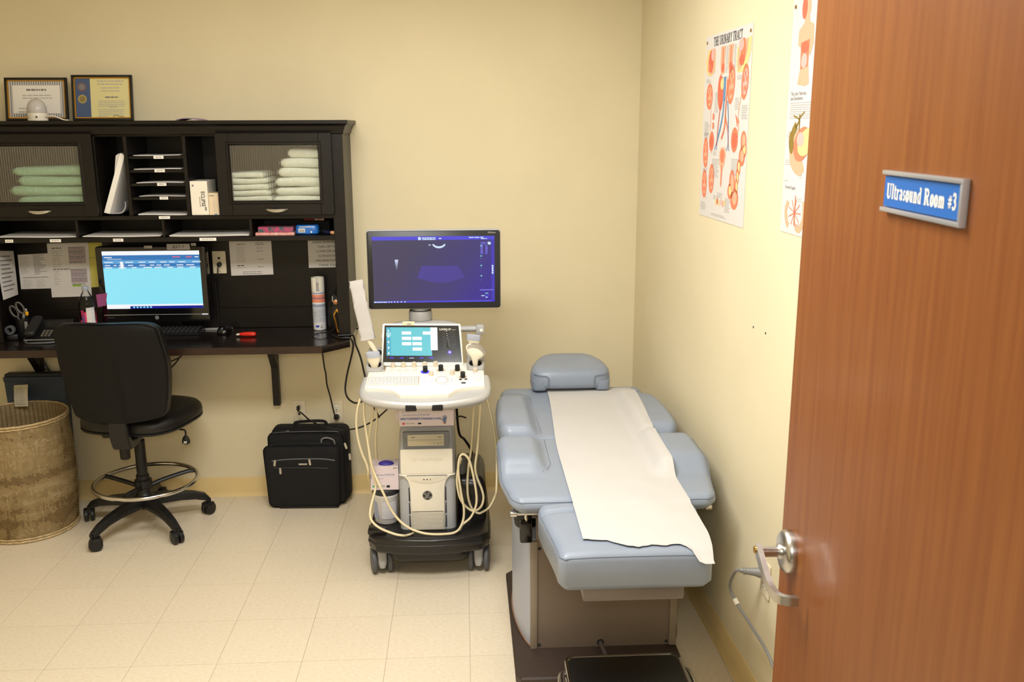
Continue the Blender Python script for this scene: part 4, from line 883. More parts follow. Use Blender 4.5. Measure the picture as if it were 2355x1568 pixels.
# hanging black bag with gold chain
bg = thing('handbag', 'small black bag with gold chain hanging inside right stile', 'bag', (-.635, 4.50, ZD))
b = B(); lathe(b, (-.628, 4.545, ZD+.002), [(.8, 0), (1, .02), (1.02, .08), (.9, .14), (.6, .175), (.3, .185)], 24, sq=(.05, .04, 3)); obj('bag_body', b, m_leather, bg, 60)
b = B(); tube(b, [(-.655, 4.50, ZD+.12), (-.652, 4.49, ZD+.16), (-.64, 4.49, ZD+.185), (-.622, 4.495, ZD+.17), (-.615, 4.50, ZD+.12)], .003, 8, k=5); obj('bag_handle', b, m_black, bg)
b = B(); lathe(b, (-.632, 4.497, ZD+.145), [(.011, 0), (.013, .002), (.013, .005), (.009, .007)], 18, 'y'); obj('round_charm', b, M('copper', (200, 140, 100), .35, metal=.8), bg)
b = B(); tube(b, [(-.646, 4.49, ZD+.15), (-.645, 4.489, ZD+.178)], .0042, 10); obj('silver_toggle', b, m_silver, bg)
chp = smooth_path([(-.634, 4.485, ZD+.105), (-.64, 4.475, ZD+.085), (-.634, 4.465, ZD+.065), (-.628, 4.455, ZD+.04), (-.622, 4.445, ZD+.016), (-.615, 4.435, ZD+.0075), (-.597, 4.43, ZD+.0072)], 6)
for i in range(0, len(chp)-1, 1):
    p, q = chp[i], chp[i+1]; d = (q-p).normalized(); s_ = d.cross(Vector((0, 1, 0)) if i % 2 else Vector((.5, .2, 1))).normalized(); c = (p+q)/2; L = (q-p).length*.72
    b = B(); tube(b, [c+d*L*math.cos(2*PI*k/10)+s_*.0034*math.sin(2*PI*k/10) for k in range(10)], .0012, 6, closed=True); obj('chain_link', b, m_gold, bg)
b = B(); rprism(b, [(-.632, ZD+.108), (-.626, ZD+.118), (-.606, ZD+.092), (-.606, ZD+.082), (-.614, ZD+.086)], XZ, 4.478, 4.480, .0006, 1); obj('gold_tag', b, m_gold, bg)
b = B(); tube(b, [(-.735, 4.385, ZD+.006), (-.70, 4.39, ZD+.016), (-.655, 4.42, ZD+.014), (-.63, 4.46, ZD+.03)], .006, 8, k=5, flat=.5); obj('shoulder_strap', b, m_leather, bg)
# water bottle
wb = thing('water_bottle', 'clear plastic water bottle with pink label behind the chair', 'bottle', (-1.80, 4.44, ZD))
c0 = (-1.80, 4.44, ZD)
def clear_mat():
    m = bpy.data.materials.new('clear_plastic'); m.use_nodes = True; nt = m.node_tree; nt.nodes.clear()
    o = nt.nodes.new('ShaderNodeOutputMaterial'); t = nt.nodes.new('ShaderNodeBsdfTransparent'); g = nt.nodes.new('ShaderNodeBsdfGlossy'); f = nt.nodes.new('ShaderNodeLayerWeight'); mx = nt.nodes.new('ShaderNodeMixShader')
    t.inputs[0].default_value = (.95, .96, .97, 1); g.inputs['Roughness'].default_value = .08; f.inputs[0].default_value = .2
    nt.links.new(f.outputs['Fresnel'], mx.inputs[0]); nt.links.new(t.outputs[0], mx.inputs[1]); nt.links.new(g.outputs[0], mx.inputs[2]); nt.links.new(mx.outputs[0], o.inputs[0]); return m
m_clear = clear_mat()
b = B(); lathe(b, c0, [(.028, 0), (.034, .004), (.036, .012), (.035, .03), (.036, .06), (.0345, .075), (.036, .095), (.035, .12), (.0375, .14), (.037, .16), (.03, .19), (.018, .215), (.0125, .226), (.0125, .234)], 28); obj('bottle_body', b, m_clear, wb, 60)
b = B(); lathe(b, c0, [(.0145, .231), (.015, .234), (.015, .246), (.0138, .249)], 24); obj('bottle_cap', b, M('cap_grey', (158, 164, 176), .4), wb)
b = B(); n = 28; mts = [M('label_pink', (226, 60, 106), .4), m_paperg, M('label_violet', (110, 70, 130), .4)]
for k in range(n):
    a0, a1 = 2*PI*k/n, 2*PI*(k+1)/n; r = .0372
    am = math.degrees((a0+a1)/2)
    mi = 1 if 285 < am < 345 else (2 if 250 < am < 264 else 0)
    z1 = .150 if mi == 1 else .105+.025*math.sin(am*.05)
    q = [(c0[0]+r*math.cos(a0), c0[1]+r*math.sin(a0)), (c0[0]+r*math.cos(a1), c0[1]+r*math.sin(a1))]
    f = b.faces.new([b.verts.new((q[0][0], q[0][1], ZD+.02)), b.verts.new((q[1][0], q[1][1], ZD+.02)), b.verts.new((q[1][0], q[1][1], ZD+z1)), b.verts.new((q[0][0], q[0][1], ZD+z1))]); f.material_index = mi
obj('bottle_label', b, mts, wb, 0)
# desk phone
ph = thing('desk_phone', 'black desk phone with a handset on the left desk end', 'telephone', (-2.0, 4.43, ZD), rz=R(2))
b = B(); prism(b, [(-.075, .002), (-.078, .014), (.07, .078), (.085, .07), (.085, .002)], YZ, -.075, .11); obj('phone_base', b, m_black, ph, 20)
pf = lambda a, c, d: (a, -.078+c*.917-d*.397, .014+c*.397+d*.917)
b = B(); rprism(b, rrect(-.073, -.022, .004, .155, .018, 5), pf, .004, .034, .012, 4); obj('handset', b, M('handset_grey', (34, 33, 32), .45), ph)
for j in range(4):
    for i in range(3):
        b = B(); rprism(b, rrect(-.004+i*.0165, .008+i*.0165, .02+j*.0135, .0285+j*.0135, .003, 3), pf, 0, .004, .001, 1); obj('dial_key', b, M('key_grey', (104, 98, 90), .5), ph)
b = B(); rprism(b, [(.014*math.cos(2*PI*k/16)*.8+.064, .05+.011*math.sin(2*PI*k/16)) for k in range(16)], pf, 0, .004, .0015, 2); obj('navigation_pad', b, m_steel, ph)
b = B(); rprism(b, [(-.005, .09), (.085, .09), (.085, .14), (-.005, .14)], pf, 0, .003, .001, 1); obj('phone_display', b, m_blackgl, ph)
b = B(); box(b, -.072, .085, -.082, -.0775, .008, .0135, .001, 1); obj('front_trim', b, m_midgrey, ph)
b = B(); tube(b, [(-.06, -.08, .006), (-.05, -.11, .005), (0, -.128, .005), (.06, -.122, .005), (.09, -.1, .005), (.04, -.112, .0052), (-.03, -.118, .0052)], .0035, 8, k=6); obj('handset_cord', b, m_dkgrey, ph)
# pen holder with scissors and pens
po = thing('pen_holder', 'dark pen holder beside the phone, holding scissors', 'pen holder', (-2.115, 4.46, ZD))
c0 = (-2.115, 4.46, ZD)
b = B(); lathe(b, c0, [(.034, 0), (.036, .003), (.038, .095), (.036, .095), (.034, .006)], 24, closed_ends=False); cap(b, [v for v in b.verts if abs(v.co.z-ZD) < 1e-6]); obj('cup', b, m_black, po)
b = B(); box(b, -2.09, -2.076, 4.415, 4.424, ZD+.002, ZD+.085, .002, 1); obj('grey_strip', b, m_midgrey, po)
sc = thing('scissors', 'black handled scissors with grey finger loops in pen holder', 'scissors', (-2.12, 4.46, ZD+.01))
for (cx, cz, s_) in ((-2.148, ZD+.128, 1), (-2.118, ZD+.145, 1)):
    b = B(); tube(b, [(cx+.013*math.cos(t)-.010*math.sin(t)*1.2, 4.455+.002*math.cos(t), cz+.012*math.cos(t)*.4+.026*math.sin(t)) for t in [2*PI*k/20 for k in range(20)]], .0048, 8, closed=True); lp = obj('finger_loop', b, M('scissor_grey', (92, 87, 82), .45), sc)
    b = B(); tube(b, [(cx+.012, 4.456, cz-.025), (cx+.024, 4.458, cz-.06), (-2.105, 4.46, ZD+.02)], .005, 8, k=3); obj('blade', b, m_dkgrey, sc)
def pen(label, p, q, cb, cc, r=.0045):
    t = thing('ball_pen', label, 'pen', p)
    p, q = Vector(p), Vector(q); m = p.lerp(q, .86)
    b = B(); tube(b, [p, m], r, 10); obj('barrel', b, cb, t)
    b = B(); tube(b, [m, q-(q-p).normalized()*.004, q], lambda u: r*1.25*(1 if u < .9 else .6), 10); obj('pen_cap', b, cc, t)
pen('pen with an orange and yellow cap in pen holder', (-2.103, 4.466, ZD+.010), (-2.086, 4.448, ZD+.128), m_black, M('orange_yellow', (236, 170, 30), .4), .006)
pen('silver tipped pen leaning in the pen holder', (-2.118, 4.480, ZD+.010), (-2.102, 4.478, ZD+.137), m_black, m_silver)
pen('grey pen lowest in the dark pen holder', (-2.108, 4.440, ZD+.010), (-2.096, 4.434, ZD+.118), m_dkgrey, m_midgrey)
b = B(); box(b, 0, .05, 0, .03, 0, .028, .006, 2); bmesh.ops.rotate(b, verts=b.verts, matrix=Matrix.Rotation(.3, 3, 'Z')); bmesh.ops.translate(b, verts=b.verts, vec=(-2.165, 4.385, ZD+.0005))
tp = thing('tape_dispenser', 'dark tape dispenser at the left end of the desk', 'dispenser', (-2.17, 4.41, ZD)); obj('dispenser_body', b, m_black, tp)
b = B(); lathe(b, (-2.145, 4.39, ZD+.052), [(.012, -.008), (.022, -.008), (.022, .008), (.012, .008)], 20, 'y', closed_ends=False); obj('tape_roll', b, m_dkgrey, tp)

# ------------------------------------------------------------------ outlets, cords and leads under the desk
outlet('wall_outlet', 'data wall plate under the desk above the black bag', (-.865, YB, .459), (0, -1, 0), (1, 0, 0), .068, .115, 'data')
outlet('wall_outlet', 'power outlet under the right desk corner with black plug', (-.674, YB, .452), (0, -1, 0), (1, 0, 0), .07, .118, 'power')
def cable(label, pts, r, m, name='cable', cat='cable', k=7, group=None, head=None):
    t = thing(name, label, cat, pts[0]); b = B(); tube(b, pts, r, 8, k=k); obj('cord', b, m, t)
    return t
t = cable('black data lead looping from wall plate to ultrasound machine', [(-.866, 4.63, .481), (-.864, 4.60, .474)]+[(-0.8383, 4.5600, 0.4727), (-0.7861, 4.5000, 0.4516), (-0.7214, 4.4400, 0.4425), (-0.6549, 4.4200, 0.4319), (-0.5946, 4.4000, 0.4328), (-0.5118, 4.3000, 0.4776), (-0.4272, 4.2000, 0.5497), (-0.3453, 4.1000, 0.6448)], .0038, m_black)
b = B(); box(b, -.8735, -.8585, 4.610, 4.636, .472, .492, .002, 1); obj('plug_body', b, m_black, t)
t = cable('black power cord dropping from desk to the outlet', [(-.735, 4.62, .874)]+[(-0.7220, 4.6100, 0.7135), (-0.7154, 4.6100, 0.6676), (-0.7118, 4.6100, 0.6055), (-0.6991, 4.6100, 0.5474), (-0.6869, 4.6100, 0.4774)]+[(-.676, 4.61, .425)], .0038, m_black, 'power_cord', 'cord')
b = B(); lathe(b, (-.674, 4.637, .428), [(.014, 0), (.015, .01), (.012, .024), (.006, .03)], 16, 'y'); obj('plug_body', b, m_black, t)
cable('flat black cable loop hanging off the right desk corner', [(-.64, 4.39, ZD+.006), (-.60, 4.320, ZD+.006), (-.55, 4.313, ZD+.0065), (-.534, 4.313, .89)]+[(-0.5393, 4.3300, 0.8509), (-0.5541, 4.3500, 0.7991), (-0.5765, 4.3700, 0.7206), (-0.5866, 4.3600, 0.6516), (-0.5720, 4.3300, 0.6163), (-0.5330, 4.2600, 0.6126), (-0.4927, 4.1800, 0.6402), (-0.4566, 4.0800, 0.6881)], .0045, m_black)
cable('second black cable falling from the desk corner to machine', [(-.605, 4.331, ZD+.0155), (-.575, 4.331, ZD+.0165), (-.545, 4.333, ZD+.0165), (-.534, 4.345, ZD+.008)]+[(-0.5243, 4.3350, 0.8793), (-0.4995, 4.2500, 0.8570), (-0.4833, 4.2000, 0.8274), (-0.4695, 4.1500, 0.7925), (-0.4490, 4.1000, 0.7337), (-0.4231, 4.0500, 0.6656), (-0.3931, 4.0000, 0.6192)], .0045, m_black)
cable('thin dark wire along the wall beside the hutch', [(-0.5421, 4.6300, 0.9258), (-0.5519, 4.6300, 0.9012), (-0.5800, 4.6300, 0.8564)]+[(-.538, 4.60, .905)], .003, m_black)
cable('black wires crossing under the desk beside the chair', [(-1.4260, 4.5800, 0.7757), (-1.4499, 4.5800, 0.7447), (-1.4853, 4.5800, 0.7070), (-1.5148, 4.5800, 0.6624), (-1.5379, 4.5800, 0.5947)], .0035, m_black)
cable('second thin wire below the desk behind the chair', [(-1.4258, 4.6000, 0.7707), (-1.4661, 4.6000, 0.7511), (-1.5101, 4.6000, 0.7383), (-1.5542, 4.6000, 0.7255)], .003, m_black)
cable('black cord sagging behind the wicker basket', [(-2.1180, 4.6270, 0.7506), (-2.0976, 4.6270, 0.7051), (-2.0729, 4.6270, 0.6775), (-2.0453, 4.6270, 0.6361), (-2.0253, 4.6270, 0.5832), (-1.9976, 4.6270, 0.5207), (-1.9934, 4.6270, 0.4790)], .0045, m_black)
cable('thin black wire ending behind the chair back', [(-2.1154, 4.6170, 0.7171), (-2.0821, 4.6170, 0.6917), (-2.0517, 4.6170, 0.6572), (-2.0232, 4.6170, 0.6043), (-1.9702, 4.6170, 0.5782), (-1.9207, 4.6170, 0.5567)], .0035, m_black)

# ------------------------------------------------------------------ wicker basket and bin under the desk
m_wick = M('wicker', (166, 148, 112), .6, vary=.3, vscale=9, stretch=(1.2, 1.2, 5), col2=(146, 122, 82))
bc = (-2.131, 4.322, 0.0)
bk = thing('wicker_basket', 'tall round woven wicker basket on the floor left of the chair', 'basket', bc)
NA, NZ, BH = 192, 78, .572
def wall_r(t): return .213+.012*math.sin(PI*min(1, t*1.05))+.004*t
b = B(); rs = []
for j in range(NZ+1):
    t = j/NZ; z = .012+(BH-.02)*t; r0 = wall_r(t)
    rs.append(ring(b, [(bc[0]+(r0+.0030*((-1)**(i//2+j)))*math.cos(2*PI*i/NA), bc[1]+(r0+.0030*((-1)**(i//2+j)))*math.sin(2*PI*i/NA), z) for i in range(NA)]))
wr_ = random.Random(11); rowt = [noise.noise(Vector((j*.13, 3.1, 0)))*1.6 for j in range(NZ)]
for j in range(NZ):
    for i in range(NA):
        v = rowt[j]*.8+.7*noise.noise(Vector((i*.11, j*.045, 7)))+.35*noise.noise(Vector((i*.9, j*.08, 3)))+.3*(wr_.random()-.5)
        b.faces.new((rs[j][i], rs[j][(i+1) % NA], rs[j+1][(i+1) % NA], rs[j+1][i])).material_index = 0 if v > .32 else 1 if v > -.25 else 2
ri = []
for j in range(0, NZ+1, 6):
    t = j/NZ; z = .016+(BH-.024)*t; ri.append(ring(b, [(bc[0]+(wall_r(t)-.009)*math.cos(2*PI*i/NA), bc[1]+(wall_r(t)-.009)*math.sin(2*PI*i/NA), z) for i in range(NA)]))
for j in range(len(ri)-1): bridge(b, ri[j+1], ri[j])
bridge(b, rs[-1], ri[-1]); bridge(b, ri[0], rs[0]); cap(b, ri[0])
obj('woven_wall', b, [m_wick, M('wicker_mid', (144, 123, 84), .6, vary=.15, vscale=40), M('wicker_deep', (120, 98, 62), .65, vary=.15, vscale=40)], bk, 80)
b = B()
for k in range(64):
    a = 2*PI*k/64
    tube(b, [(bc[0]+(wall_r(j/8)-.010)*math.cos(a), bc[1]+(wall_r(j/8)-.010)*math.sin(a), .02+(BH-.03)*j/8) for j in range(9)], .003, 5)
tag(obj('upright_canes', b, M('wicker_dark', (140, 114, 74), .6, vary=.2, vscale=20), bk), kind='stuff')
for z, r, q in ((BH-.006, wall_r(1)+.002, .0055), (BH-.018, wall_r(1)+.0035, .004), (.008, wall_r(0)+.003, .006), (.020, wall_r(0)+.003, .0045)):
    b = B(); tube(b, [(bc[0]+(r+.0007*math.cos(k*PI*.5))*math.cos(2*PI*k/96), bc[1]+(r+.0007*math.cos(k*PI*.5))*math.sin(2*PI*k/96), z+.0007*math.sin(k*PI*.5)) for k in range(96)], q, 6, closed=True)
    obj('rim_cane', b, M('wicker_rim', (190, 166, 122), .5, vary=.2, vscale=60), bk)
pt = [(-2.2103, 4.4900, 0.6639), (-2.1435, 4.4900, 0.6671), (-2.1545, 4.4900, 0.5564), (-2.2193, 4.4900, 0.5554)]
b = B(); slab(b, lambda u, v: Vector(pt[0]).lerp(Vector(pt[1]), u).lerp(Vector(pt[3]).lerp(Vector(pt[2]), u), v)+Vector((0, -.004*math.sin(PI*v), 0)), lambda u, v: Vector(pt[0]).lerp(Vector(pt[1]), u).lerp(Vector(pt[3]).lerp(Vector(pt[2]), u), v)+Vector((0, .001-.004*math.sin(PI*v), 0)), 3, 5)
tgp = thing('paper_tag', 'cream printed tag standing at the back rim of the wicker basket', 'tag', pt[3]); obj('sheet', b, M('tag_paper', (214, 206, 178), .8), tgp)
pr = Print(Vector(pt[3])+Vector((0, -.006, 0)), (1, 0, 0), (0, 0, 1)); pr.bars(.008, .098, .05, 9, .010, .004, m_inkl, 1, 3, .2); pr.build('printed_text', tgp)
bn = thing('storage_bin', 'dark slate blue storage bin behind the wicker basket', 'bin', (-2.14, 4.59, 0))
m_bin = M('slate_bin', (58, 68, 84), .6, vary=.06)
b = B()
for z0, z1, e0, e1 in ((.0, .665, -.02, 0), (.665, .688, .004, .004)):
    a = ring(b, [(-2.285-e0, 4.553, z0), (-1.995+e0, 4.553, z0), (-1.995+e0, 4.606, z0), (-2.285-e0, 4.606, z0)]); c = ring(b, [(-2.285-e1, 4.551, z1), (-1.995+e1, 4.551, z1), (-1.995+e1, 4.606, z1), (-2.285-e1, 4.606, z1)])
    bridge(b, a, c); cap(b, a); cap(b, c)
obj('bin_body', b, m_bin, bn, 20)
b = B(); box(b, -2.283, -1.997, 4.553, 4.605, .6885, .704, .004, 2); obj('bin_lid', b, M('lid_slate', (34, 39, 48), .6), bn)

# ------------------------------------------------------------------ drafting chair
ch = thing('drafting_chair', 'black drafting chair with chrome foot ring in front of the desk', 'chair', (-1.567, 4.30, 0), rz=R(-2))
# base: five curved legs, each with a caster
def leg_pts(a):
    c, s = math.cos(a), math.sin(a); return c, s
for k in range(5):
    a = R(-118.5+72*k)+R(2); c, s = math.cos(a), math.sin(a); Rr = (.318, .318, .30, .318, .300)[k]
    px_ = Vector((-s, c, 0)); rs = []; b = B()
    for t, z, w, h in ((.02, .135, .036, .030), (.08, .133, .032, .028), (.16, .126, .027, .024), (.23, .113, .024, .021), (.28, .095, .022, .02), (Rr, .073, .02, .016)):
        p = Vector((c*t, s*t, z)); rs.append(ring(b, [p+px_*w*.8-Vector((0, 0, h)), p+px_*w-Vector((0, 0, h*.2)), p+px_*w*.6+Vector((0, 0, h*.75)), p-px_*w*.6+Vector((0, 0, h*.75)), p-px_*w-Vector((0, 0, h*.2)), p-px_*w*.8-Vector((0, 0, h))]))
    for i in range(5): bridge(b, rs[i], rs[i+1])
    cap(b, rs[0]); cap(b, rs[-1]); lg_ = obj('base_leg', b, m_black, ch, 50)
    b = B(); tube(b, [(c*Rr, s*Rr, .05), (c*Rr, s*Rr, .078)], .007, 8); ob = obj('caster', b, m_black, ch)
    da = a+R(50+40*k); ax = Vector((math.cos(da), math.sin(da), 0)); rd = Vector((-math.sin(da), math.cos(da), 0)); cc = Vector((c*Rr, s*Rr, .031))+rd*.012
    for sd in (-1, 1):
        bb = B(); rings = []
        for r, d in ((.010, .004), (.028, .004), (.031, .008), (.031, .020), (.027, .0235), (.01, .024)):
            rings.append(ring(bb, [cc+ax*sd*d+rd*r*math.cos(2*PI*q/20)+Vector((0, 0, r*math.sin(2*PI*q/20))) for q in range(20)]))
        for i in range(5): bridge(bb, rings[i], rings[i+1])
        cap(bb, rings[0]); cap(bb, rings[-1]); obj('caster_wheel', bb, m_black, ob)
    bb = B(); box(bb, -.026, .026, -.02, .024, .034, .064, .008, 2); mt = Matrix.Translation(Vector((cc.x, cc.y, 0))) @ Matrix(((ax.x, rd.x, 0, 0), (ax.y, rd.y, 0, 0), (0, 0, 1, 0), (0, 0, 0, 1))); bmesh.ops.transform(bb, matrix=mt, verts=bb.verts); obj('caster_hood', bb, m_black, ob)
b = B(); lathe(b, (0, 0, 0), [(.02, .085), (.024, .09), (.045, .105), (.047, .15), (.036, .165), (.0305, .18), (.0305, .26), (.027, .262)], 24); obj('column_sleeve', b, m_black, ch)
b = B(); lathe(b, (0, 0, 0), [(.025, .26), (.025, .435), (.022, .437)], 20); obj('gas_column', b, m_black, ch)
b = B(); lathe(b, (0, 0, 0), [(.0135, .435), (.0135, .50)], 14); obj('piston', b, m_chrome, ch)
b = B(); tube(b, [(.235*math.cos(2*PI*k/64)+.02, .235*math.sin(2*PI*k/64)-.01, .232) for k in range(64)], .0105, 12, closed=True); obj('foot_ring', b, m_chrome, ch)
for k in range(3):
    a = R(35+120*k+ (0, 10, -10)[k]); c, s = math.cos(a), math.sin(a)
    b = B(); tube(b, [(.03*c, .03*s, .2), (.1*c, .1*s, .215), (.2*c+.01, .2*s-.005, .232), (.227*c+.02, .227*s-.01, .232)], .0125, 8, k=3, flat=.8); obj('ring_spoke', b, m_black, ch)
b = B(); lathe(b, (0, 0, 0), [(.031, .195), (.04, .2), (.04, .235), (.031, .24)], 20); obj('ring_collar', b, m_black, ch)
# mechanism
b = B(); box(b, -.10, .10, -.12, .10, .492, .535, .015, 3); box(b, -.13, -.095, -.11, .02, .478, .532, .012, 2); box(b, .095, .13, -.06, .05, .478, .532, .012, 2); obj('tilt_mechanism', b, m_black, ch)
b = B(); lathe(b, (-.035, -.09, .375), [(.021, 0), (.023, .004), (.023, .058), (.018, .062), (.01, .075), (.008, .13)], 18); obj('tension_knob', b, m_black, ch)
b = B(); tube(b, [(.08, .02, .498), (.12, .03, .482), (.195, .03, .476), (.212, .03, .468), (.212, .03, .44)], .0045, 8, k=4); lv = obj('height_lever', b, m_black, ch)
b = B(); lathe(b, (.212, .03, .402), [(.6, 0), (1, .006), (1, .018), (.75, .034), (.4, .042)], 18, sq=(.0185, .012, 3)); kn = obj('lever_knob', b, m_black, lv, 50)
pr = Print((.212, .0175, .414), (1, 0, 0), (0, 0, 1)); pr.line([(-.008, -.005), (.008, .006)], .004, m_paper, 1); pr.line([(-.006, .006), (.006, -.005)], .004, m_paper, 1); pr.build('knob_mark', lv)
# seat
b = B(); lathe(b, (.02, .02, 0), [(.80, .528), (.97, .533), (1.0, .545), (1.0, .562), (.985, .578), (.94, .592), (.8, .598), (.4, .593), (.02, .590)], 56, sq=(.245, .235, 3.2)); bmesh.ops.transform(b, matrix=Matrix.Rotation(R(-12), 4, 'Z'), verts=b.verts); obj('seat', b, m_leather, ch, 70)
b = B(); lathe(b, (.02, .02, 0), [(.75, .520), (.985, .526), (1.0, .534), (.98, .538)], 56, sq=(.246, .236, 3.2)); bmesh.ops.transform(b, matrix=Matrix.Rotation(R(-12), 4, 'Z'), verts=b.verts); obj('seat_pan', b, m_black, ch, 60)
# back support bar
b = B(); rs = []
for y, z, w, h in ((-.06, .498, .04, .014), (-.17, .486, .042, .018), (-.235, .492, .042, .022), (-.258, .54, .042, .016), (-.262, .60, .04, .012), (-.268, .66, .036, .010)):
    rs.append((y, z, w, h))
pp = [Vector((.02, r[0], r[1])) for r in rs]; rings = []
for i, p in enumerate(pp):
    t = (pp[min(i+1, 5)]-pp[max(i-1, 0)]).normalized(); nn = Vector((0, -t.z, t.y)); w, h = rs[i][2], rs[i][3]
    rings.append(ring(b, [p+Vector((w, 0, 0))-nn*h, p+Vector((w, 0, 0))+nn*h, p+Vector((-w, 0, 0))+nn*h, p+Vector((-w, 0, 0))-nn*h]))
for i in range(5): bridge(b, rings[i], rings[i+1])
cap(b, rings[0]); cap(b, rings[-1]); bmesh.ops.bevel(b, geom=b.edges[:], offset=.004, segments=2, affect='EDGES'); obj('back_bar', b, m_black, ch)
# backrest, a shell at the rear and a cushion at the front
def bk_pt(u, v, off, grow=0.0):
    t = v; s = 2*u-1
    hw = (.192+.040*math.sin(min(1, t*1.5)*PI/2)-.014*max(0, t-.62)/.38)+grow
    tt = abs(2*t-1); k = 1-.10*max(0, (tt-.88)/.12)**2
    x = .022+hw*k*s-.012*(t-.5)
    z = .606+(.458)*t-(.012 if t > .5 else .020)*(abs(s)**(6 if t > .5 else 2))*(1 if t > .5 else -1)*abs(2*t-1)**3+grow*(1 if t > .5 else -1)*tt
    y = -.262-.075*t**1.4+.03*math.sin(PI*t)*.5+.045*s*s*(.4+.6*t)+off
    return Vector((x, y, z))
b = B()
def crease(u, v): return -.007*math.exp(-((u-.61+.06*(v-.5))/.035)**2)*max(0, 1-abs(v-.35)*1.8)
slab(b, lambda u, v: bk_pt(u, v, -.016-.012*(1-abs(2*u-1)**4)*(1-abs(2*v-1)**6)+crease(u, v)), lambda u, v: bk_pt(u, v, .012), 36, 30); bmesh.ops.bevel(b, geom=[e for e in b.edges if e.calc_face_angle(0) > 1.0], offset=.006, segments=3, affect='EDGES'); obj('backrest_shell', b, M('chair_shell', (15, 14, 13), .6, spec=.25, bump=.2, bscale=380), ch, 60)
b = B(); slab(b, lambda u, v: bk_pt(u, v, .014, .004), lambda u, v: bk_pt(u, v, .05+.018*(1-abs(2*u-1)**3)*(1-abs(2*v-1)**4), .004), 30, 26); bmesh.ops.bevel(b, geom=[e for e in b.edges if e.calc_face_angle(0) > 1.0], offset=.012, segments=3, affect='EDGES'); obj('backrest_cushion', b, m_leather, ch, 60)

# ------------------------------------------------------------------ black rolling bag
bag = thing('rolling_bag', 'black wheeled laptop bag standing on the floor by the wall', 'bag', (-.815, 4.54, 0), rz=R(-2))
def rb(name, x0, x1, y0, y1, z0, z1, bev, m, par=None, sh=0.0):
    b = B(); box(b, x0, x1, y0, y1, z0, z1, bev, 4)
    if sh:
        for v in b.verts: v.co.x *= 1+sh*(v.co.z-z0)/(z1-z0); v.co.y += -sh*.25*(v.co.z-z0)
    return obj(name, b, m, par or bag, 60)
rb('bag_body', -.178, .212, -.035, .078, .012, .408, .035, m_blackfab)
rb('middle_section', -.188, .196, -.066, -.022, .010, .392, .03, m_blackfab)
rb('front_pocket', -.192, .168, -.098, -.052, .004, .335, .03, m_blackfab, None, .08)
b = B(); tube(b, [(.225*math.cos(t)*.0 + x, -.098-.0045, z) for x, z, t in ((-.16, .262, 0), (-.08, .270, 0), (.02, .272, 0), (.10, .27, 0), (.155, .262, 0))], .0035, 6, k=4); obj('zip_line', b, m_dkgrey, bag)
b = B(); tube(b, [(-.15, -.1025, .225), (-.05, -.1035, .225), (.05, -.1035, .224), (.12, -.1025, .22)], .003, 6, k=4); obj('zip_line', b, M('zip_black', (30, 30, 32), .5), bag)
for zz, yy, w0, w1 in ((.3365, -.06, -.17, .13), (.394, -.044, -.16, .17)):
    b = B(); tube(b, [(w0, yy-.004, zz-.012), (w0+.03, yy-.004, zz), (w1-.03, yy-.004, zz+.003), (w1, yy-.004, zz-.01)], .0022, 6, k=5); obj('zip_line', b, m_dkgrey, bag)
b = B(); tube(b, [(.085, -.068, .345), (.09, -.072, .365), (.115, -.074, .372), (.145, -.07, .36), (.152, -.064, .335)], .004, 8, k=5); obj('webbing_loop', b, m_midgrey, bag)
def pull(x, y, z, dx, dz, L=.033):
    b = B(); v = Vector((dx, 0, dz)).normalized(); p = Vector((x, y, z)); w = v.cross(Vector((0, 1, 0))); q = []
    for a, r in ((0, .0035), (.2, .0052), (.8, .0056), (1, .004)): q.append(ring(b, [p+v*L*a+w*r+Vector((0, -.003, 0)), p+v*L*a-w*r+Vector((0, -.003, 0)), p+v*L*a-w*r, p+v*L*a+w*r]))
    for i in range(3): bridge(b, q[i], q[i+1])
    cap(b, q[0]); cap(b, q[-1]); obj('zip_pull', b, m_steel, bag)
pull(-.143, -.1035, .268, -.15, -1); pull(.028, -.1045, .272, .1, -1); pull(-.12, -.1035, .226, .02, -1); pull(-.08, -.04, .398, -.9, -.35); pull(.20, -.06, .34, .3, -1); pull(.2155, -.02, .27, .05, -1, .036)
b = B(); box(b, -.028, .016, -.1055, -.1035, .2395, .2485, .001, 1); obj('metal_nameplate', b, m_steel, bag)
b = B(); tube(b, [(-.06, .02, .405), (-.05, .02, .425), (.08, .02, .43), (.10, .02, .405)], .008, 8, k=5, flat=.6); obj('carry_handle', b, m_blackfab, bag)
for sx_ in (-.15, .17):
    b = B(); lathe(b, (sx_, .055, .028), [(.01, -.014), (.026, -.014), (.028, -.01), (.028, .01), (.026, .014), (.01, .014)], 18, 'x'); obj('bag_wheel', b, m_black, bag)
b = B(); box(b, -.14, .16, -.09, -.02, 0, .012, .004, 2); obj('bag_foot', b, m_black, bag)

# ------------------------------------------------------------------ ultrasound machine
UX = -.168
us = thing('ultrasound_machine', 'white and grey ultrasound machine on casters with a large monitor', 'machine', (UX, 3.88, 0))
def uo(name, bm, m, par=None, sm=40): return obj(name, bm, m, par or us, sm)
m_basebl = M('base_black', (26, 24, 23), .3, coat=.2)
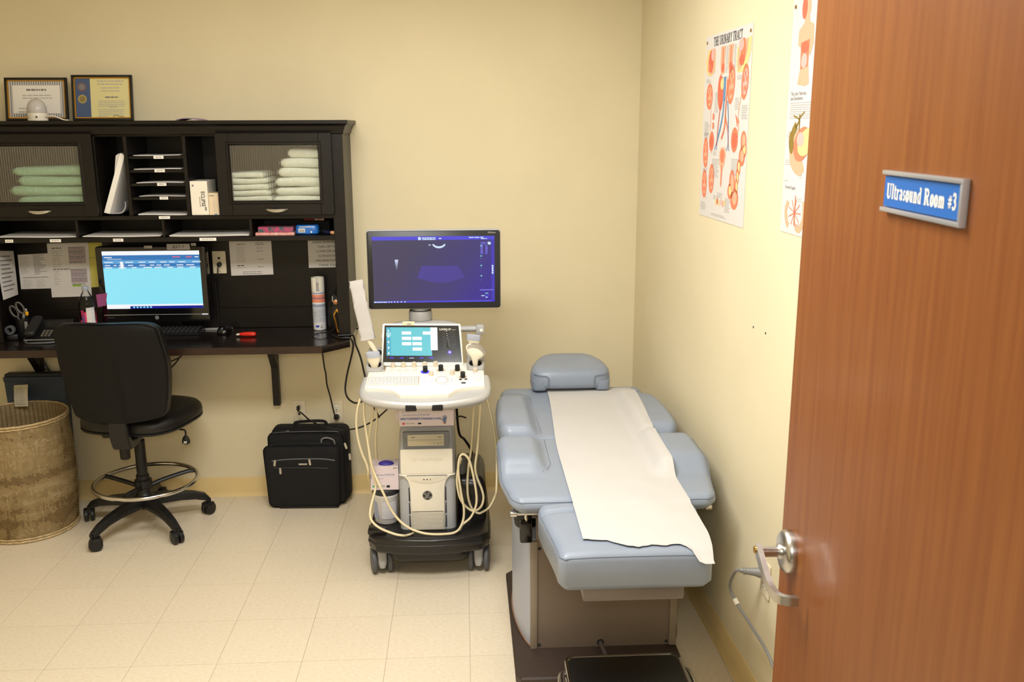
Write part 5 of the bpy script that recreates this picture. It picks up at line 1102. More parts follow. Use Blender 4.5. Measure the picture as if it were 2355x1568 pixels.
# base
def base_outline(e):
    out = [(UX+x*(1+0), y) for x, y in ((.255+e, 4.24), (.262+e, 3.85), (.257+e, 3.70-e*.5), (.225+e*.8, 3.655-e), (.12, 3.628-e), (0, 3.618-e), (-.12, 3.628-e), (-.225-e*.8, 3.655-e), (-.257-e, 3.70-e*.5), (-.262-e, 3.85), (-.255-e, 4.24))]
    return out
b = B(); rprism(b, base_outline(0), XY, .128, .196, .016, 4); uo('base_deck', b, m_basebl)
b = B(); rprism(b, base_outline(.004), XY, .158, .172, .005, 2); uo('base_bumper', b, M('bumper_black', (38, 35, 33), .35), None)
b = B(); rprism(b, [(UX+x, y) for x, y in rrect(-.17, .17, 3.66, 4.2, .05, 4)], XY, .075, .14, .02, 3); uo('base_skid', b, m_basebl)
b = B()
for y in (3.632, 3.640, 3.648): tube(b, [(UX-.15, y+.012, .1955), (UX, y, .1965), (UX+.15, y+.012, .1955)], .0016, 6, k=4)
uo('tread_ridges', b, m_basebl)
b = B(); rprism(b, [(UX-.262+x, y) for x, y in ((0, 3.70), (.075, 3.69), (.08, 3.72), (.06, 3.74), (0, 3.76))], XY, .19, .214, .006, 2); uo('tray_lip', b, m_basebl)
# casters
for cx, cy, rot in ((-.213, 3.745, 12), (.213, 3.745, -6), (-.2, 4.15, 25), (.2, 4.15, -20)):
    mt = Matrix.Translation((UX+cx, cy, 0)) @ Matrix.Rotation(R(rot), 4, 'Z')
    b = B(); rs = []
    for z, hx, y0, y1 in ((.035, .014, -.05, -.01), (.06, .0195, -.054, .012), (.10, .021, -.046, .03), (.13, .021, -.035, .035), (.14, .018, -.03, .03)):
        rs.append(ring(b, [(x, y, z) for x, y in rrect(-hx, hx, y0, y1, .012, 3)]))
    for i in range(4): bridge(b, rs[i], rs[i+1])
    cap(b, rs[0]); cap(b, rs[-1]); bmesh.ops.transform(b, matrix=mt, verts=b.verts); cs_ = uo('caster', b, m_grey, None, 50)
    for sd in (-1, 1):
        bb = B(); rings = []
        for r, d in ((.012, .022), (.05, .022), (.0575, .026), (.0585, .033), (.0575, .04), (.05, .044), (.046, .043), (.012, .041)):
            rings.append(ring(bb, [(sd*d, r*math.cos(2*PI*q/28), .0585+r*math.sin(2*PI*q/28)) for q in range(28)]))
        for i in range(7): bridge(bb, rings[i], rings[i+1])
        cap(bb, rings[0]); cap(bb, rings[-1]); bmesh.ops.transform(bb, matrix=mt, verts=bb.verts); obj('caster_wheel', bb, m_dkgrey, cs_, 40)
# tower
TX0, TX1 = -.294, -.052; TC = (TX0+TX1)/2; TY = 3.72
b = B(); rs = []
for z, e, y0 in ((.195, 0, TY+.012), (.42, 0, TY+.010), (.56, -.006, TY+.012), (.625, -.012, TY+.02), (.655, -.018, TY+.035), (.662, -.028, TY+.05)):
    rs.append(ring(b, [(x, y, z) for x, y in rrect(TX0-e*.6, TX1+e*.6, y0, 4.12, .03, 4)]))
for i in range(5): bridge(b, rs[i], rs[i+1])
cap(b, rs[0]); cap(b, rs[-1]); uo('tower_body', b, M('tower_grey', (176, 178, 182), .35, vary=.02), None, 50)
def tf(x, z, d): return (TC+x, TY+.011-d, z)
# media drive in its recess
b = B(); rprism(b, rrect(-.098, .098, .566, .638, .006, 3), tf, -.012, .0035, .002, 2); uo('drive_surround', b, M('recess_grey', (120, 122, 126), .5), None)
b = B(); rprism(b, rrect(-.078, .075, .5775, .6275, .002, 2), tf, .0, .0065, .001, 1); dv = uo('media_drive', b, M('drive_cream', (202, 194, 168), .4), None)
pr = Print(tf(0, .6, .0066), (1, 0, 0), (0, 0, 1)); pr.rect(-.072, .0035, .07, .0045, m_midgrey, 1); pr.bars(-.062, .018, .016, 1, .004, .003, m_dkgrey, 1, 1, 0); pr.bars(.05, .018, .014, 1, .004, .003, m_dkgrey, 1, 5, 0); pr.rect(.047, -.016, .068, -.010, m_midgrey, 1); pr.rect(.0485, -.0148, .0665, -.0112, m_beige, 2); pr.ell(.033, -.011, .0015, .0015, m_ink, 1); pr.build('drive_marks', dv)
b = B(); rprism(b, rrect(-.1105, .1105, .452, .563, .006, 3), tf, -.002, .0105, .004, 3); lid = uo('printer_lid', b, m_white, None)
pr = Print(tf(0, .512, .0106), (1, 0, 0), (0, 0, 1)); pr.text('GE Healthcare', 0, 0, .016, M('pale_emboss', (222, 214, 192), .5), 1, 1, 'CENTER'); pr.build('embossed_mark', lid)
# white lower cover flaring at the top
b = B(); oc_ = [(-.119, .452), (-.10, .447), (-.083, .428), (-.0745, .40), (-.0725, .372), (-.071, .198), (.071, .198), (.0725, .372), (.0745, .40), (.083, .428), (.10, .447), (.119, .452)]
rprism(b, oc_, tf, -.004, .0135, .004, 3); fc = uo('front_cover', b, m_white, None)
b = B(); rprism(b, [(-.088, .449), (.088, .449)]+[(p[0], p[1]) for p in arc(0, .452, .084, .04, 0, -180, 14)], tf, .010, .0155, .0015, 2); uo('cover_brow', b, m_white, fc)
for k, c_ in enumerate((m_ink, m_ink, M('led_amber', (150, 130, 60), .4))):
    b = B(); lathe(b, tf(-.013+.0132*k, .4305, .0155), [(.0028, -.002), (.0028, .001)], 12, 'y'); obj('indicator_lamp', b, c_, fc)
b = B()
for k in range(13): rprism(b, rrect(-.066, .066, .2045+k*.0061, .2078+k*.0061, .001, 1), tf, .012, .0155, .0006, 1)
tag(obj('grille_slats', b, m_white, fc), kind='stuff')
b = B(); prism(b, [(-.067, .202), (.067, .202), (.067, .286), (-.067, .286)], tf, .01, .0137); obj('grille_backing', b, M('grille_dark', (126, 120, 108), .6), fc, 0)
for sx_ in (-1, 1):
    for z0, z1 in ((.206, .262), (.27, .32), (.327, .39)):
        b = B(); prism(b, [(sx_*.0745, z0), (sx_*.0805, z0), (sx_*.0805, z1), (sx_*.0765, z1)], tf, .0, .0012); uo('side_vent', b, m_ink, None, 0)
# round maker's emblem
pr = Print(tf(0, .358, .0139), (1, 0, 0), (0, 0, 1), .0003); pr.ell(0, 0, .0215, .0215, m_silver, 1, 0, 32); pr.ell(0, 0, .0200, .0200, M('emblem_dark', (40, 40, 40), .4), 2, 0, 32)
for k in range(4):
    a = R(45+90*k); pr.line([(.0175*math.cos(a+t), .0175*math.sin(a+t)) for t in [i*.1-.42 for i in range(9)]], .0018, m_silver, 3); pr.line([(.0175*math.cos(a+.42), .0175*math.sin(a+.42)), (.0145*math.cos(a+.5), .0145*math.sin(a+.5)), (.014*math.cos(a+.25), .014*math.sin(a+.25))], .0013, m_silver, 3, 3)
pr.line([(-.001, .0055), (-.005, .0098), (-.0098, .006), (-.0075, .0008), (-.0025, .0015), (-.001, -.0035), (-.0035, -.0098), (-.0088, -.009), (-.0082, -.0045), (-.0035, -.0038)], .0019, m_silver, 3, 4)
pr.line([(.0092, .0068), (.0058, .0100), (.0022, .0072), (.0038, .0028), (.0070, .0012), (.0028, .0006), (.0008, -.0042), (.0032, -.0094), (.0080, -.0096), (.0100, -.0055)], .0019, m_silver, 3, 4)
pr.build('round_emblem', fc)
# right rear black tank cover
b = B(); rs = []
for z, e in ((.19, 0), (.33, -.002), (.36, -.008), (.378, -.02), (.384, -.035)): rs.append(ring(b, [(x, y, z) for x, y in rrect(-.045-e*0, .082+e, 3.84-e, 4.16, .02, 4)]))
for i in range(4): bridge(b, rs[i], rs[i+1])
cap(b, rs[0]); cap(b, rs[-1]); uo('power_cover', b, m_basebl, None, 50)
b = B(); lathe(b, (-.028, 3.90, .385), [(.018, 0), (.02, .01), (.02, .07), (.012, .09)], 20); uo('gel_warmer', b, m_midgrey, None)
b = B(); rprism(b, rrect(UX-.055, UX+.055, 3.95, 4.10, .03, 4), XY, .655, .872, .01, 2); uo('lift_column', b, m_white, None)
# console, tilted a little towards the user
CT = R(8); CO = Vector((UX, 3.525, .842)); cv = Vector((0, math.cos(CT), math.sin(CT))); cw = Vector((0, -math.sin(CT), math.cos(CT)))
CF = lambda a, c, d=0: tuple(CO+Vector((a, 0, 0))+cv*c+cw*d)
def con_out(e):
    r = [(-.174-e, .36), (-.174-e, .268), (-.2500-e, .262), (-.2505-e, .16), (-.247-e, .10), (-.232-e, .062-e*.4), (-.19, .034-e*.8), (-.12, .014-e), (-.05, .006-e), (0, .004-e)]
    return r+[(-x, y) for x, y in reversed(r[:-1])]
b = B(); rprism(b, con_out(0), CF, -.055, -.012, .014, 4); uo('console_tray', b, M('tray_grey', (176, 176, 174), .35), None)
# wrap-around handle
hp_ = [(-.2475, .235, -.018), (-.2515, .16, -.02), (-.249, .105, -.022), (-.234, .064, -.024), (-.19, .034, -.026), (-.12, .014, -.028), (-.05, .005, -.029), (0, .003, -.029)]
hp_ = hp_+[(-x, y, z) for x, y, z in reversed(hp_[:-1])]
b = B(); tube(b, [CF(*p) for p in hp_], .0175, 14, k=4); uo('console_handle', b, M('handle_silver', (188, 187, 184), .32, metal=.2), None, 70)
# white deck with two hand recesses
dk = [(-.174, .36), (-.174, .275), (-.243, .270), (-.243, .115), (-.225, .108), (-.19, .106), (-.155, .096), (-.125, .076), (-.108, .05), (-.095, .036), (0, .030)]
dk = dk+[(-x, y) for x, y in reversed(dk[:-1])]
b = B(); rprism(b, dk, CF, -.014, .006, .004, 3); deck = uo('control_deck', b, m_deck, None)
# keyboard
b = B(); rprism(b, rrect(-.237, -.025, .128, .216, .004, 3), CF, .004, .0068, .001, 1); uo('keyboard_plate', b, m_beige, None)
b = B()
for j in range(5):
    for i in range(14):
        x = -.233+i*.0146; y = .132+j*.0163
        if j == 0 and 3 <= i < 8:
            if i == 3: 
                vs = box(b, 0, .0705, 0, .0135, .006, .0105, .001, 1); bmesh.ops.transform(b, matrix=Matrix(((1, 0, 0, CF(x, 0)[0]), (0, cv.y, cw.y, CF(x, y)[1]), (0, cv.z, cw.z, CF(x, y)[2]), (0, 0, 0, 1))), verts=vs)
            continue
        vs = box(b, 0, .0125, 0, .0135, .006, .0105, .0012, 1); bmesh.ops.transform(b, matrix=Matrix(((1, 0, 0, CF(x, 0)[0]), (0, cv.y, cw.y, CF(x, y)[1]), (0, cv.z, cw.z, CF(x, y)[2]), (0, 0, 0, 1))), verts=vs)
tag(uo('keyboard_keys', b, M('key_white', (228, 224, 220), .4), None, 0), kind='stuff')
pr = Print(CF(0, 0, .0106), (1, 0, 0), cv, .0004)
for j in range(5):
    for i in range(14): pr.rect(-.229+i*.0146, .137+j*.0163, -.2255+i*.0146, .141+j*.0163, m_inkg, 1)
tag(pr.build('keyboard_legends', us), kind='stuff')
def on_deck(x, y):
    return x, y
def knob(name, pts, r, h, m, ringm=None):
    for (x, y) in pts:
        b = B(); rings = []
        for rr, d in ((r*1.05, .005), (r*1.05, .008), (r, .009), (r*.96, h), (r*.8, h+.0015)):
            rings.append(ring(b, [CF(x+rr*math.cos(2*PI*q/18), y+rr*math.sin(2*PI*q/18), d) for q in range(18)]))
        for i in range(4): bridge(b, rings[i], rings[i+1])
        cap(b, rings[0]); cap(b, rings[-1]); kb_ = uo(name, b, m, None)
        if ringm:
            bb = B(); rings = []
            for rr, d in ((r*1.9, .005), (r*1.85, .0072), (r*1.1, .0074)): rings.append(ring(bb, [CF(x+rr*math.cos(2*PI*q/24), y+rr*math.sin(2*PI*q/24), d) for q in range(24)]))
            bridge(bb, rings[0], rings[1]); bridge(bb, rings[1], rings[2]); cap(bb, rings[2]); obj('knob_collar', bb, ringm, kb_)
KN = lambda L: [(a-UX, c) for a, c in L]
e_ring = screen('ring_blue', (70, 60, 255), 1.2)
knob('selector_knob', KN([(-0.3104, 0.3162), (-0.2664, 0.3192), (-0.2212, 0.3197), (-0.1760, 0.3201), (-0.1298, 0.3230)]), .0098, .026, m_beige)
knob('rotary_knob', KN([(-0.1721, 0.2628)]), .0105, .030, m_black, e_ring)
knob('rotary_knob', KN([(-0.1067, 0.2741), (-0.0370, 0.2711), (-0.0143, 0.1957)]), .0105, .030, m_black, m_beige)
knob('small_knob', KN([(-0.1464, 0.2244), (-0.0587, 0.2299), (0.0379, 0.2538)]), .0098, .022, m_beige)
tb = KN([(-0.1011, 0.1722)])[0]
b = B(); rings = []
for rr, d in ((.029, .005), (.029, .0085), (.026, .010), (.0245, .007)): rings.append(ring(b, [CF(tb[0]+rr*math.cos(2*PI*q/32), tb[1]+rr*1.05*math.sin(2*PI*q/32), d) for q in range(32)]))
for i in range(3): bridge(b, rings[i], rings[i+1])
cap(b, rings[0]); cap(b, rings[-1]); uo('trackball_ring', b, M('ring_grey', (206, 202, 200), .35), None)
b = B(); bmesh.ops.create_uvsphere(b, u_segments=24, v_segments=14, radius=.0225); bmesh.ops.transform(b, matrix=Matrix.Translation(CF(tb[0], tb[1], -.004)), verts=b.verts); uo('trackball', b, M('ball_white', (250, 250, 255), .15), None, 60)
m_btn = M('button_lilac', (206, 206, 226), .35); m_btnk = M('button_dark', (36, 36, 52), .35)
def buttons(pts, w, h, m, n=14):
    for (x, y) in pts:
        b = B(); rprism(b, [(x+w*math.copysign(abs(math.cos(2*PI*q/n))**.6, math.cos(2*PI*q/n)), y+h*math.copysign(abs(math.sin(2*PI*q/n))**.6, math.sin(2*PI*q/n))) for q in range(n)], CF, .005, .0095, .0014, 1); uo('deck_button', b, m, None)
buttons(KN([(-0.1682, 0.2023), (-0.1705, 0.1662), (-0.1604, 0.1302)]), .0065, .0045, m_btn)
buttons(KN([(0.0286, 0.2354), (0.0505, 0.2392), (0.0281, 0.1985), (0.0516, 0.2021)]), .0075, .005, m_btn); buttons(KN([(0.0420, 0.1661)]), .0125, .0055, M('button_green', (206, 222, 206), .35))
buttons(KN([(-0.0242, 0.1734), (-0.0018, 0.1747)]), .006, .0048, m_btnk); buttons(KN([(-0.0118, 0.1371)]), .0095, .0055, m_btnk)
buttons(KN([(-0.3499, 0.2798), (-0.3155, 0.2831), (-0.2825, 0.2816), (-0.2497, 0.2826), (-0.2168, 0.2836)]), .009, .004, M('button_taupe', (206, 198, 186), .4)); buttons(KN([(-0.1026, 0.2551)]), .0075, .005, m_btn)
buttons(KN([(-0.0894, 0.3407), (-0.0652, 0.3422), (-0.0410, 0.3436)]), .0055, .004, M('button_taupe', (206, 198, 186), .4))
pr = Print(CF(0, 0, .0062), (1, 0, 0), cv, .0006); px_ = Print
for a0, a1, rr in ((62, 118, .038), (242, 298, .038), (150, 212, .042), (-32, 30, .042)):
    pr.line([(tb[0]+rr*math.cos(R(t)), tb[1]+rr*1.05*math.sin(R(t))) for t in [a0+(a1-a0)*i/10 for i in range(11)]], .007, m_btn, 1)
pr.build('arc_buttons', us)
# touch panel
tl_, tr_, br_, bl_ = [(-0.3524, 3.8950, 1.0675), (-0.0224, 3.8950, 1.0703), (-0.0111, 3.8450, 0.9002), (-0.3602, 3.8450, 0.9061)]
P0 = Vector(bl_); ex = (Vector(br_)-P0); ew = ex.length; ex.normalize(); eu = ((Vector(tl_)+Vector(tr_))/2-(Vector(bl_)+Vector(br_))/2); eh = eu.length; eu.normalize(); en = ex.cross(eu)
TP = lambda a, c, d=0: tuple(P0+ex*(ew/2+(a-ew/2)*(1-.045*c/eh))+eu*c+en*d)
b = B(); rprism(b, rrect(0, ew, -.008, eh, .008, 4), TP, -.03, 0, .004, 3); uo('panel_housing', b, m_deck, None)
b = B(); rprism(b, [(.006, .008), (ew-.006, .008), (ew-.010, eh-.008), (.010, eh-.008)], TP, -.001, .0015, .0006, 1); tpn = uo('touch_panel', b, m_blackgl, None)
pr = Print(TP(0, 0, .0017), ex, eu, .0004); w, h = ew, eh
sx0, sx1, sy0, sy1 = w*.067, w*.69, h*.205, h*.905
e_c2 = screen('touch_cyan', (96, 214, 226), .9); e_c3 = screen('touch_teal', (74, 190, 214), .9)
pr.rect(sx0, sy0, sx1-w*.07, sy1, e_c2, 1); pr.rect(sx1-w*.085, h*.34, sx1, sy1, e_white, 2); pr.rect(sx0, sy0, sx0+w*.055, sy1, e_c3, 2); pr.rect(sx0, h*.68, sx0+w*.055, h*.78, screen('touch_pale', (180, 240, 246), .9), 3)
for (i, j) in ((0, 0), (0, 1), (0, 2), (1, 1), (1, 2), (1, 3), (2, 0)): pr.rect(w*.255+i*w*.128, h*.725-j*h*.132, w*.37+i*w*.128, h*.805-j*h*.132, e_white, 2)
for (i, j) in ((0, 0), (0, 1), (0, 2), (0, 3), (0, 4)): pr.rect(sx0+.006, sy0+.006+j*.024, sx0+.012, sy0+.014+j*.024, e_white, 4)
for k in range(5):
    pr.rect(w*(.075+.12*k), h*.135, w*(.077+.12*k), h*.19, e_ring, 1); pr.rect(w*(.10+.12*k), h*.14, w*(.16+.12*k), h*.152, e_white if k == 2 else e_ring, 1); pr.rect(w*(.115+.12*k), h*.165, w*(.145+.12*k), h*.173, e_ring, 1)
pr.text('LOGIQ S7', w*.715, h*.835, .0085, m_paper, 1, .95, bold=.012); pr.text('Expert', w*.865, h*.838, .005, m_inkl, 1)
for k in range(8):
    yy = h*(.785-k*.052); xx = w*(.80+.0045*k); pr.rect(w*.745+.002*k*.3, yy-.0005, w*.905+.002*k*.3, yy+.0005, m_dkgrey, 1); pr.rect(xx-.004, yy-.003, xx+.004, yy+.003, m_ink, 2); pr.rect(xx-.003, yy+.003, xx+.003, yy+.0048, m_inkl, 3)
pr.rect(w*.80, h*.40, w*.822, h*.80, m_ink, 1); pr.ell(w*.835, h*.285, .009, .009, e_ring, 2); pr.ell(w*.835, h*.285, .0068, .0068, m_ink, 3); pr.ell(w*.835, h*.29, .0055, .0055, screen('button_pink', (226, 190, 226), .9), 4)
pr.build('touch_screen', tpn)
# back bridge under the monitor, handle bar, neck
b = B(); lathe(b, (-.178, 3.965, 0), [(.9, .98), (1, .99), (1, 1.04), (.93, 1.055), (.6, 1.064), (.2, 1.066)], 36, sq=(.148, .075, 2.4)); uo('rear_bridge', b, m_grey, None, 60)
b = B(); rprism(b, rrect(UX-.09, UX+.09, 3.88, 4.05, .03, 4), XY, .86, 1.01, .01, 2); uo('bridge_post', b, m_white, None)
b = B(); lathe(b, (-.196, 3.997, 0), [(.047, 1.064), (.051, 1.069), (.05, 1.104), (.047, 1.108), (.042, 1.109), (.042, 1.17)], 32); nk = uo('monitor_neck', b, M('neck_grey', (150, 148, 146), .4), None)
b = B(); lathe(b, (-.196, 3.997, 0), [(.0425, 1.108), (.0475, 1.1085), (.0475, 1.1115), (.0425, 1.112)], 32); obj('neck_seal', b, m_ink, nk)
b = B(); tube(b, [(-.02, 3.98, 1.025), (.075, 3.98, 1.025)], .0165, 12, flat=.8); uo('rear_handle', b, m_grey, None)
b = B(); rprism(b, rrect(.045, .082, 1.003, 1.044, .008, 3), XZ, 3.955, 4.0, .005, 2); uo('handle_end', b, m_grey, None)
b = B(); lathe(b, (.068, 3.953, 1.022), [(.008, -.001), (.008, .001), (.005, .003)], 12, 'y'); uo('handle_screw', b, m_white, None)
b = B(); lathe(b, (-.352, 3.90, 1.01), [(.016, -.008), (.018, 0), (.018, .02)], 16, 'x'); uo('handle_cap', b, m_grey, None)
pr = Print((-.268, 3.892, 1.058), (1, 0, 0), (0, 0, 1)); pr.rect(0, 0, .05, .022, m_plate, 1); pr.rect(.002, -.012, .045, 0, M('tag_yellow', (226, 196, 90), .6), 1); pr.rect(.018, .008, .036, .012, m_midgrey, 2); pr.build('asset_tag', us)
# monitor
m4 = [(-0.4138, 1.4588), (0.1529, 1.4629), (0.1507, 1.1238), (-0.4100, 1.1237)]
ux0, ux1 = (m4[0][0]+m4[3][0])/2-.002, m4[1][0]; uz1, uz0 = (m4[0][1]+m4[1][1])/2, (m4[2][1]+m4[3][1])/2
b = B(); rprism(b, rrect(ux0-.002, ux1+.002, uz0-.002, uz1+.003, .012, 5), XZ, 3.951, 3.985, .008, 3); uo('monitor_shell', b, m_grey, None)
b = B(); rprism(b, rrect(ux0+.001, ux1-.001, uz0+.001, uz1-.001, .011, 5), XZ, 3.9465, 3.957, .0015, 1); mon = uo('monitor_bezel', b, M('bezel_black', (28, 28, 30), .35), None)
b = B(); box(b, -.30, -.08, 3.985, 4.02, uz0+.02, uz1-.06, .012, 3); uo('monitor_back', b, m_grey, None)
b = B(); box(b, -.225, -.165, 3.986, 4.03, 1.14, 1.20, .008, 2); uo('monitor_mount', b, m_midgrey, None)
s5 = [(-0.3924, 1.4333), (0.1285, 1.4386), (0.1263, 1.1555), (-0.3901, 1.1470)]
vx0, vx1 = (s5[0][0]+s5[3][0])/2, s5[1][0]; vz1, vz0 = (s5[0][1]+s5[1][1])/2, (s5[2][1]+s5[3][1])/2
def grad_screen():
    m = bpy.data.materials.new('ultrasound_display'); m.use_nodes = True; nt = m.node_tree; bs = nt.nodes['Principled BSDF']
    tc = nt.nodes.new('ShaderNodeTexCoord'); sp = nt.nodes.new('ShaderNodeSeparateXYZ'); nt.links.new(tc.outputs['Generated'], sp.inputs[0])
    ad = nt.nodes.new('ShaderNodeMath'); ad.operation = 'SUBTRACT'; nt.links.new(sp.outputs['X'], ad.inputs[0])
    ml = nt.nodes.new('ShaderNodeMath'); ml.operation = 'MULTIPLY'; ml.inputs[1].default_value = .4; nt.links.new(sp.outputs['Z'], ml.inputs[0]); nt.links.new(ml.outputs[0], ad.inputs[1])
    rp = nt.nodes.new('ShaderNodeValToRGB'); rp.color_ramp.elements[0].position = 0.0; rp.color_ramp.elements[0].color = lin((68, 62, 98)); rp.color_ramp.elements[1].position = 1.0; rp.color_ramp.elements[1].color = lin((58, 34, 170)); e = rp.color_ramp.elements.new(.55); e.color = lin((66, 56, 128))
    nt.links.new(ad.outputs[0], rp.inputs[0]); nt.links.new(rp.outputs[0], bs.inputs['Emission Color']); bs.inputs['Emission Strength'].default_value = .85; bs.inputs['Base Color'].default_value = (.01, .01, .012, 1); bs.inputs['Roughness'].default_value = .3
    return m
b = B(); box(b, vx0, vx1, 3.9458, 3.9462, vz0, vz1); obj('ultrasound_display', b, grad_screen(), mon, 0)
pr = Print((vx0, 3.9457, vz0), (1, 0, 0), (0, 0, 1), .0003); w, h = vx1-vx0, vz1-vz0
e_bl = screen('us_bar', (84, 76, 226), .9); e_bl2 = screen('us_strip', (70, 60, 190), .9); e_sect = screen('us_sector', (80, 68, 160), .85); e_wh = screen('us_white', (214, 236, 255), 1.0); e_vi = screen('us_violet', (128, 120, 240), .9); e_gr = screen('us_green', (130, 220, 220), .9)
pr.rect(0, h*.945, w, h, e_bl, 1); pr.rect(0, 0, w, h*.026, e_bl, 1); pr.rect(w*.972, 0, w, h*.945, e_bl2, 1); pr.ell(w*.388, h*.968, .007, .007, e_wh, 2)
pr.bars(w*.41, h*.985, w*.11, 2, h*.022, h*.017, e_wh, 2, 3, .05); pr.bars(w*.545, h*.975, w*.02, 1, .01, h*.017, e_wh, 2, 3, 0); pr.bars(w*.79, h*.985, w*.12, 1, .012, h*.014, e_wh, 2, 5, 0); pr.bars(w*.89, h*.965, w*.05, 1, .01, h*.012, e_wh, 2, 6, 0)
pr.poly([(w*.5+w*.155*.37*math.sin(R(t))*(1), h*.905-w*.155*math.cos(R(t))*.35+.0) for t in ()] or [(w*.5, h*.5)]*0 or arc(w*.545, h*.905, w*.058, h*.085, 200, 340, 12)+list(reversed(arc(w*.545, h*.905+.0, w*.046, h*.055, 200, 340, 12))), e_wh, 2); pr.bars(w*.462, h*.878, w*.02, 1, .01, h*.016, e_wh, 2, 7, 0)
pr.poly([(w*.40, h*.56), (w*.70, h*.55), (w*.755, h*.375)]+[(w*.755-(w*.755-w*.36)*i/12, h*(.375-.075*math.sin(PI*i/12))) for i in range(1, 13)], e_sect, 1)
gr = [screen('grey_bar_%d' % k, tuple(int(v*(1-k*.09)) for v in (214, 220, 255)), 1.0) for k in range(7)]
for k in range(7): pr.rect(w*.181+.0008*k, h*(.655-.022*(k+1)), w*.209-.0008*k, h*(.655-.022*k), gr[k], 2)
for k in range(8): pr.bars(w*.885, h*(.865-k*.018), w*.02, 1, .006, h*.013, e_vi, 2, k, 0); pr.bars(w*.925, h*(.865-k*.018), w*.018, 1, .006, h*.013, e_vi, 2, k+3, 0)
pr.bars(w*.887, h*.91, w*.06, 2, h*.022, h*.013, e_vi, 2, 4); pr.rect(w*.945, h*.87, w*.969, h*.91, e_wh, 2)
for k in range(9): pr.rect(w*.888, h*(.70-.046*k), w*.893, h*(.706-.046*k), e_gr if k in (1, 4, 8) else e_vi, 2)
for z in (.845, .69, .545, .39): pr.rect(w*.882, h*z, w*.897, h*(z+.017), e_gr, 2)
for k in range(4): pr.bars(w*.976, h*(.56-.035*k), w*.014, 1, .005, h*.028, e_wh, 2, k, 0)
pr.rect(w*.875, h*.175, w*.99, h*.19, e_vi, 2); pr.ell(w*.935, h*.1, w*.022, h*.035, e_bl2, 2); pr.rect(w*.92, h*.125, w*.945, h*.138, e_gr, 3); pr.rect(w*.887, h*.088, w*.915, h*.1, e_wh, 3); pr.rect(w*.922, h*.063, w*.94, h*.075, e_wh, 3)
pr.bars(w*.0, h*.02, w*.11, 1, .0055, h*.016, e_wh, 2, 8, 0)
for x in (.12, .14, .165, .19, .22, .25): pr.rect(w*x, h*.004, w*(x+.01), h*.022, e_wh, 2)
pr.ell(w*.1, h*.28, .003, .003, e_bl2, 2); pr.build('display_graphics', mon)
pr = Print((0, 3.9462, 0), (1, 0, 0), (0, 0, 1)); pr.text('XDclear', ux1-.018, uz1-.014, .0075, m_inkl, 1, 1, 'RIGHT'); pr.build('monitor_lettering', mon)
# probe holders at both sides
m_hold = M('holder_grey', (158, 156, 152), .4)
def holder(cx, y0, y1, z0, z1):
    sl = (z1-z0)/(y1-y0); hy = (y1-y0)/4; b = B(); n = 40; first = None
    for q in (0, 1):
        yc = y0+hy*(1+2*q); rs = []
        zt = lambda y: z0+(y-y0)*sl
        def lp(hx, hy_, e_, dz):
            out = []
            for j in range(n):
                a = 2*PI*j/n; ca, sa = math.cos(a), math.sin(a); x = cx+hx*math.copysign(abs(ca)**(2/e_), ca); y = yc+hy_*math.copysign(abs(sa)**(2/e_), sa)
                out.append((x, y, zt(y)+dz))
            return out
        for hx, h2, e_, dz in ((.0365, hy-.001, 5, -.05), (.038, hy, 5, -.046), (.038, hy, 5, -.004), (.036, hy-.002, 5, 0), (.0285, .0285, 2.2, 0), (.027, .027, 2.2, -.003), (.0262, .0262, 2.2, -.05)):
            rs.append(ring(b, lp(hx, h2, e_, dz)))
        for i in range(6): bridge(b, rs[i], rs[i+1])
        bridge(b, rs[6], rs[0])
    ho = uo('probe_holder', b, m_hold, None, 50)
    for q in (0, 1):
        yc = y0+hy*(1+2*q); zc = z0+(yc-y0)*sl
        bb = B(); ra = [ring(bb, [(cx+r*math.cos(2*PI*j/n), yc+r*math.sin(2*PI*j/n), z0+(yc+r*math.sin(2*PI*j/n)-y0)*sl+dz) for j in range(n)]) for r, dz in ((.0258, -.004), (.0256, -.05), (.0250, -.05), (.0250, -.004))]
        for i in range(3): bridge(bb, ra[i], ra[i+1])
        bridge(bb, ra[3], ra[0]); obj('holder_cup', bb, m_ink, ho, 50)
    return ho
HLx, HRx = -.386, .040
holder(HLx, 3.79, 3.96, .895, .955); holder(HRx, 3.79, 3.96, .895, .955)
b = B()
for sx_ in (-.052, .052): rprism(b, rrect(UX+sx_*1.0-.022, UX+sx_*1.0+.022, .795, .820, .004, 2), XZ, 3.515, 3.55, .003, 2)
box(b, UX-.035, UX+.04, 3.53, 3.54, .806, .811); uo('cable_hook', b, m_black, None)
for v in ():
    pass
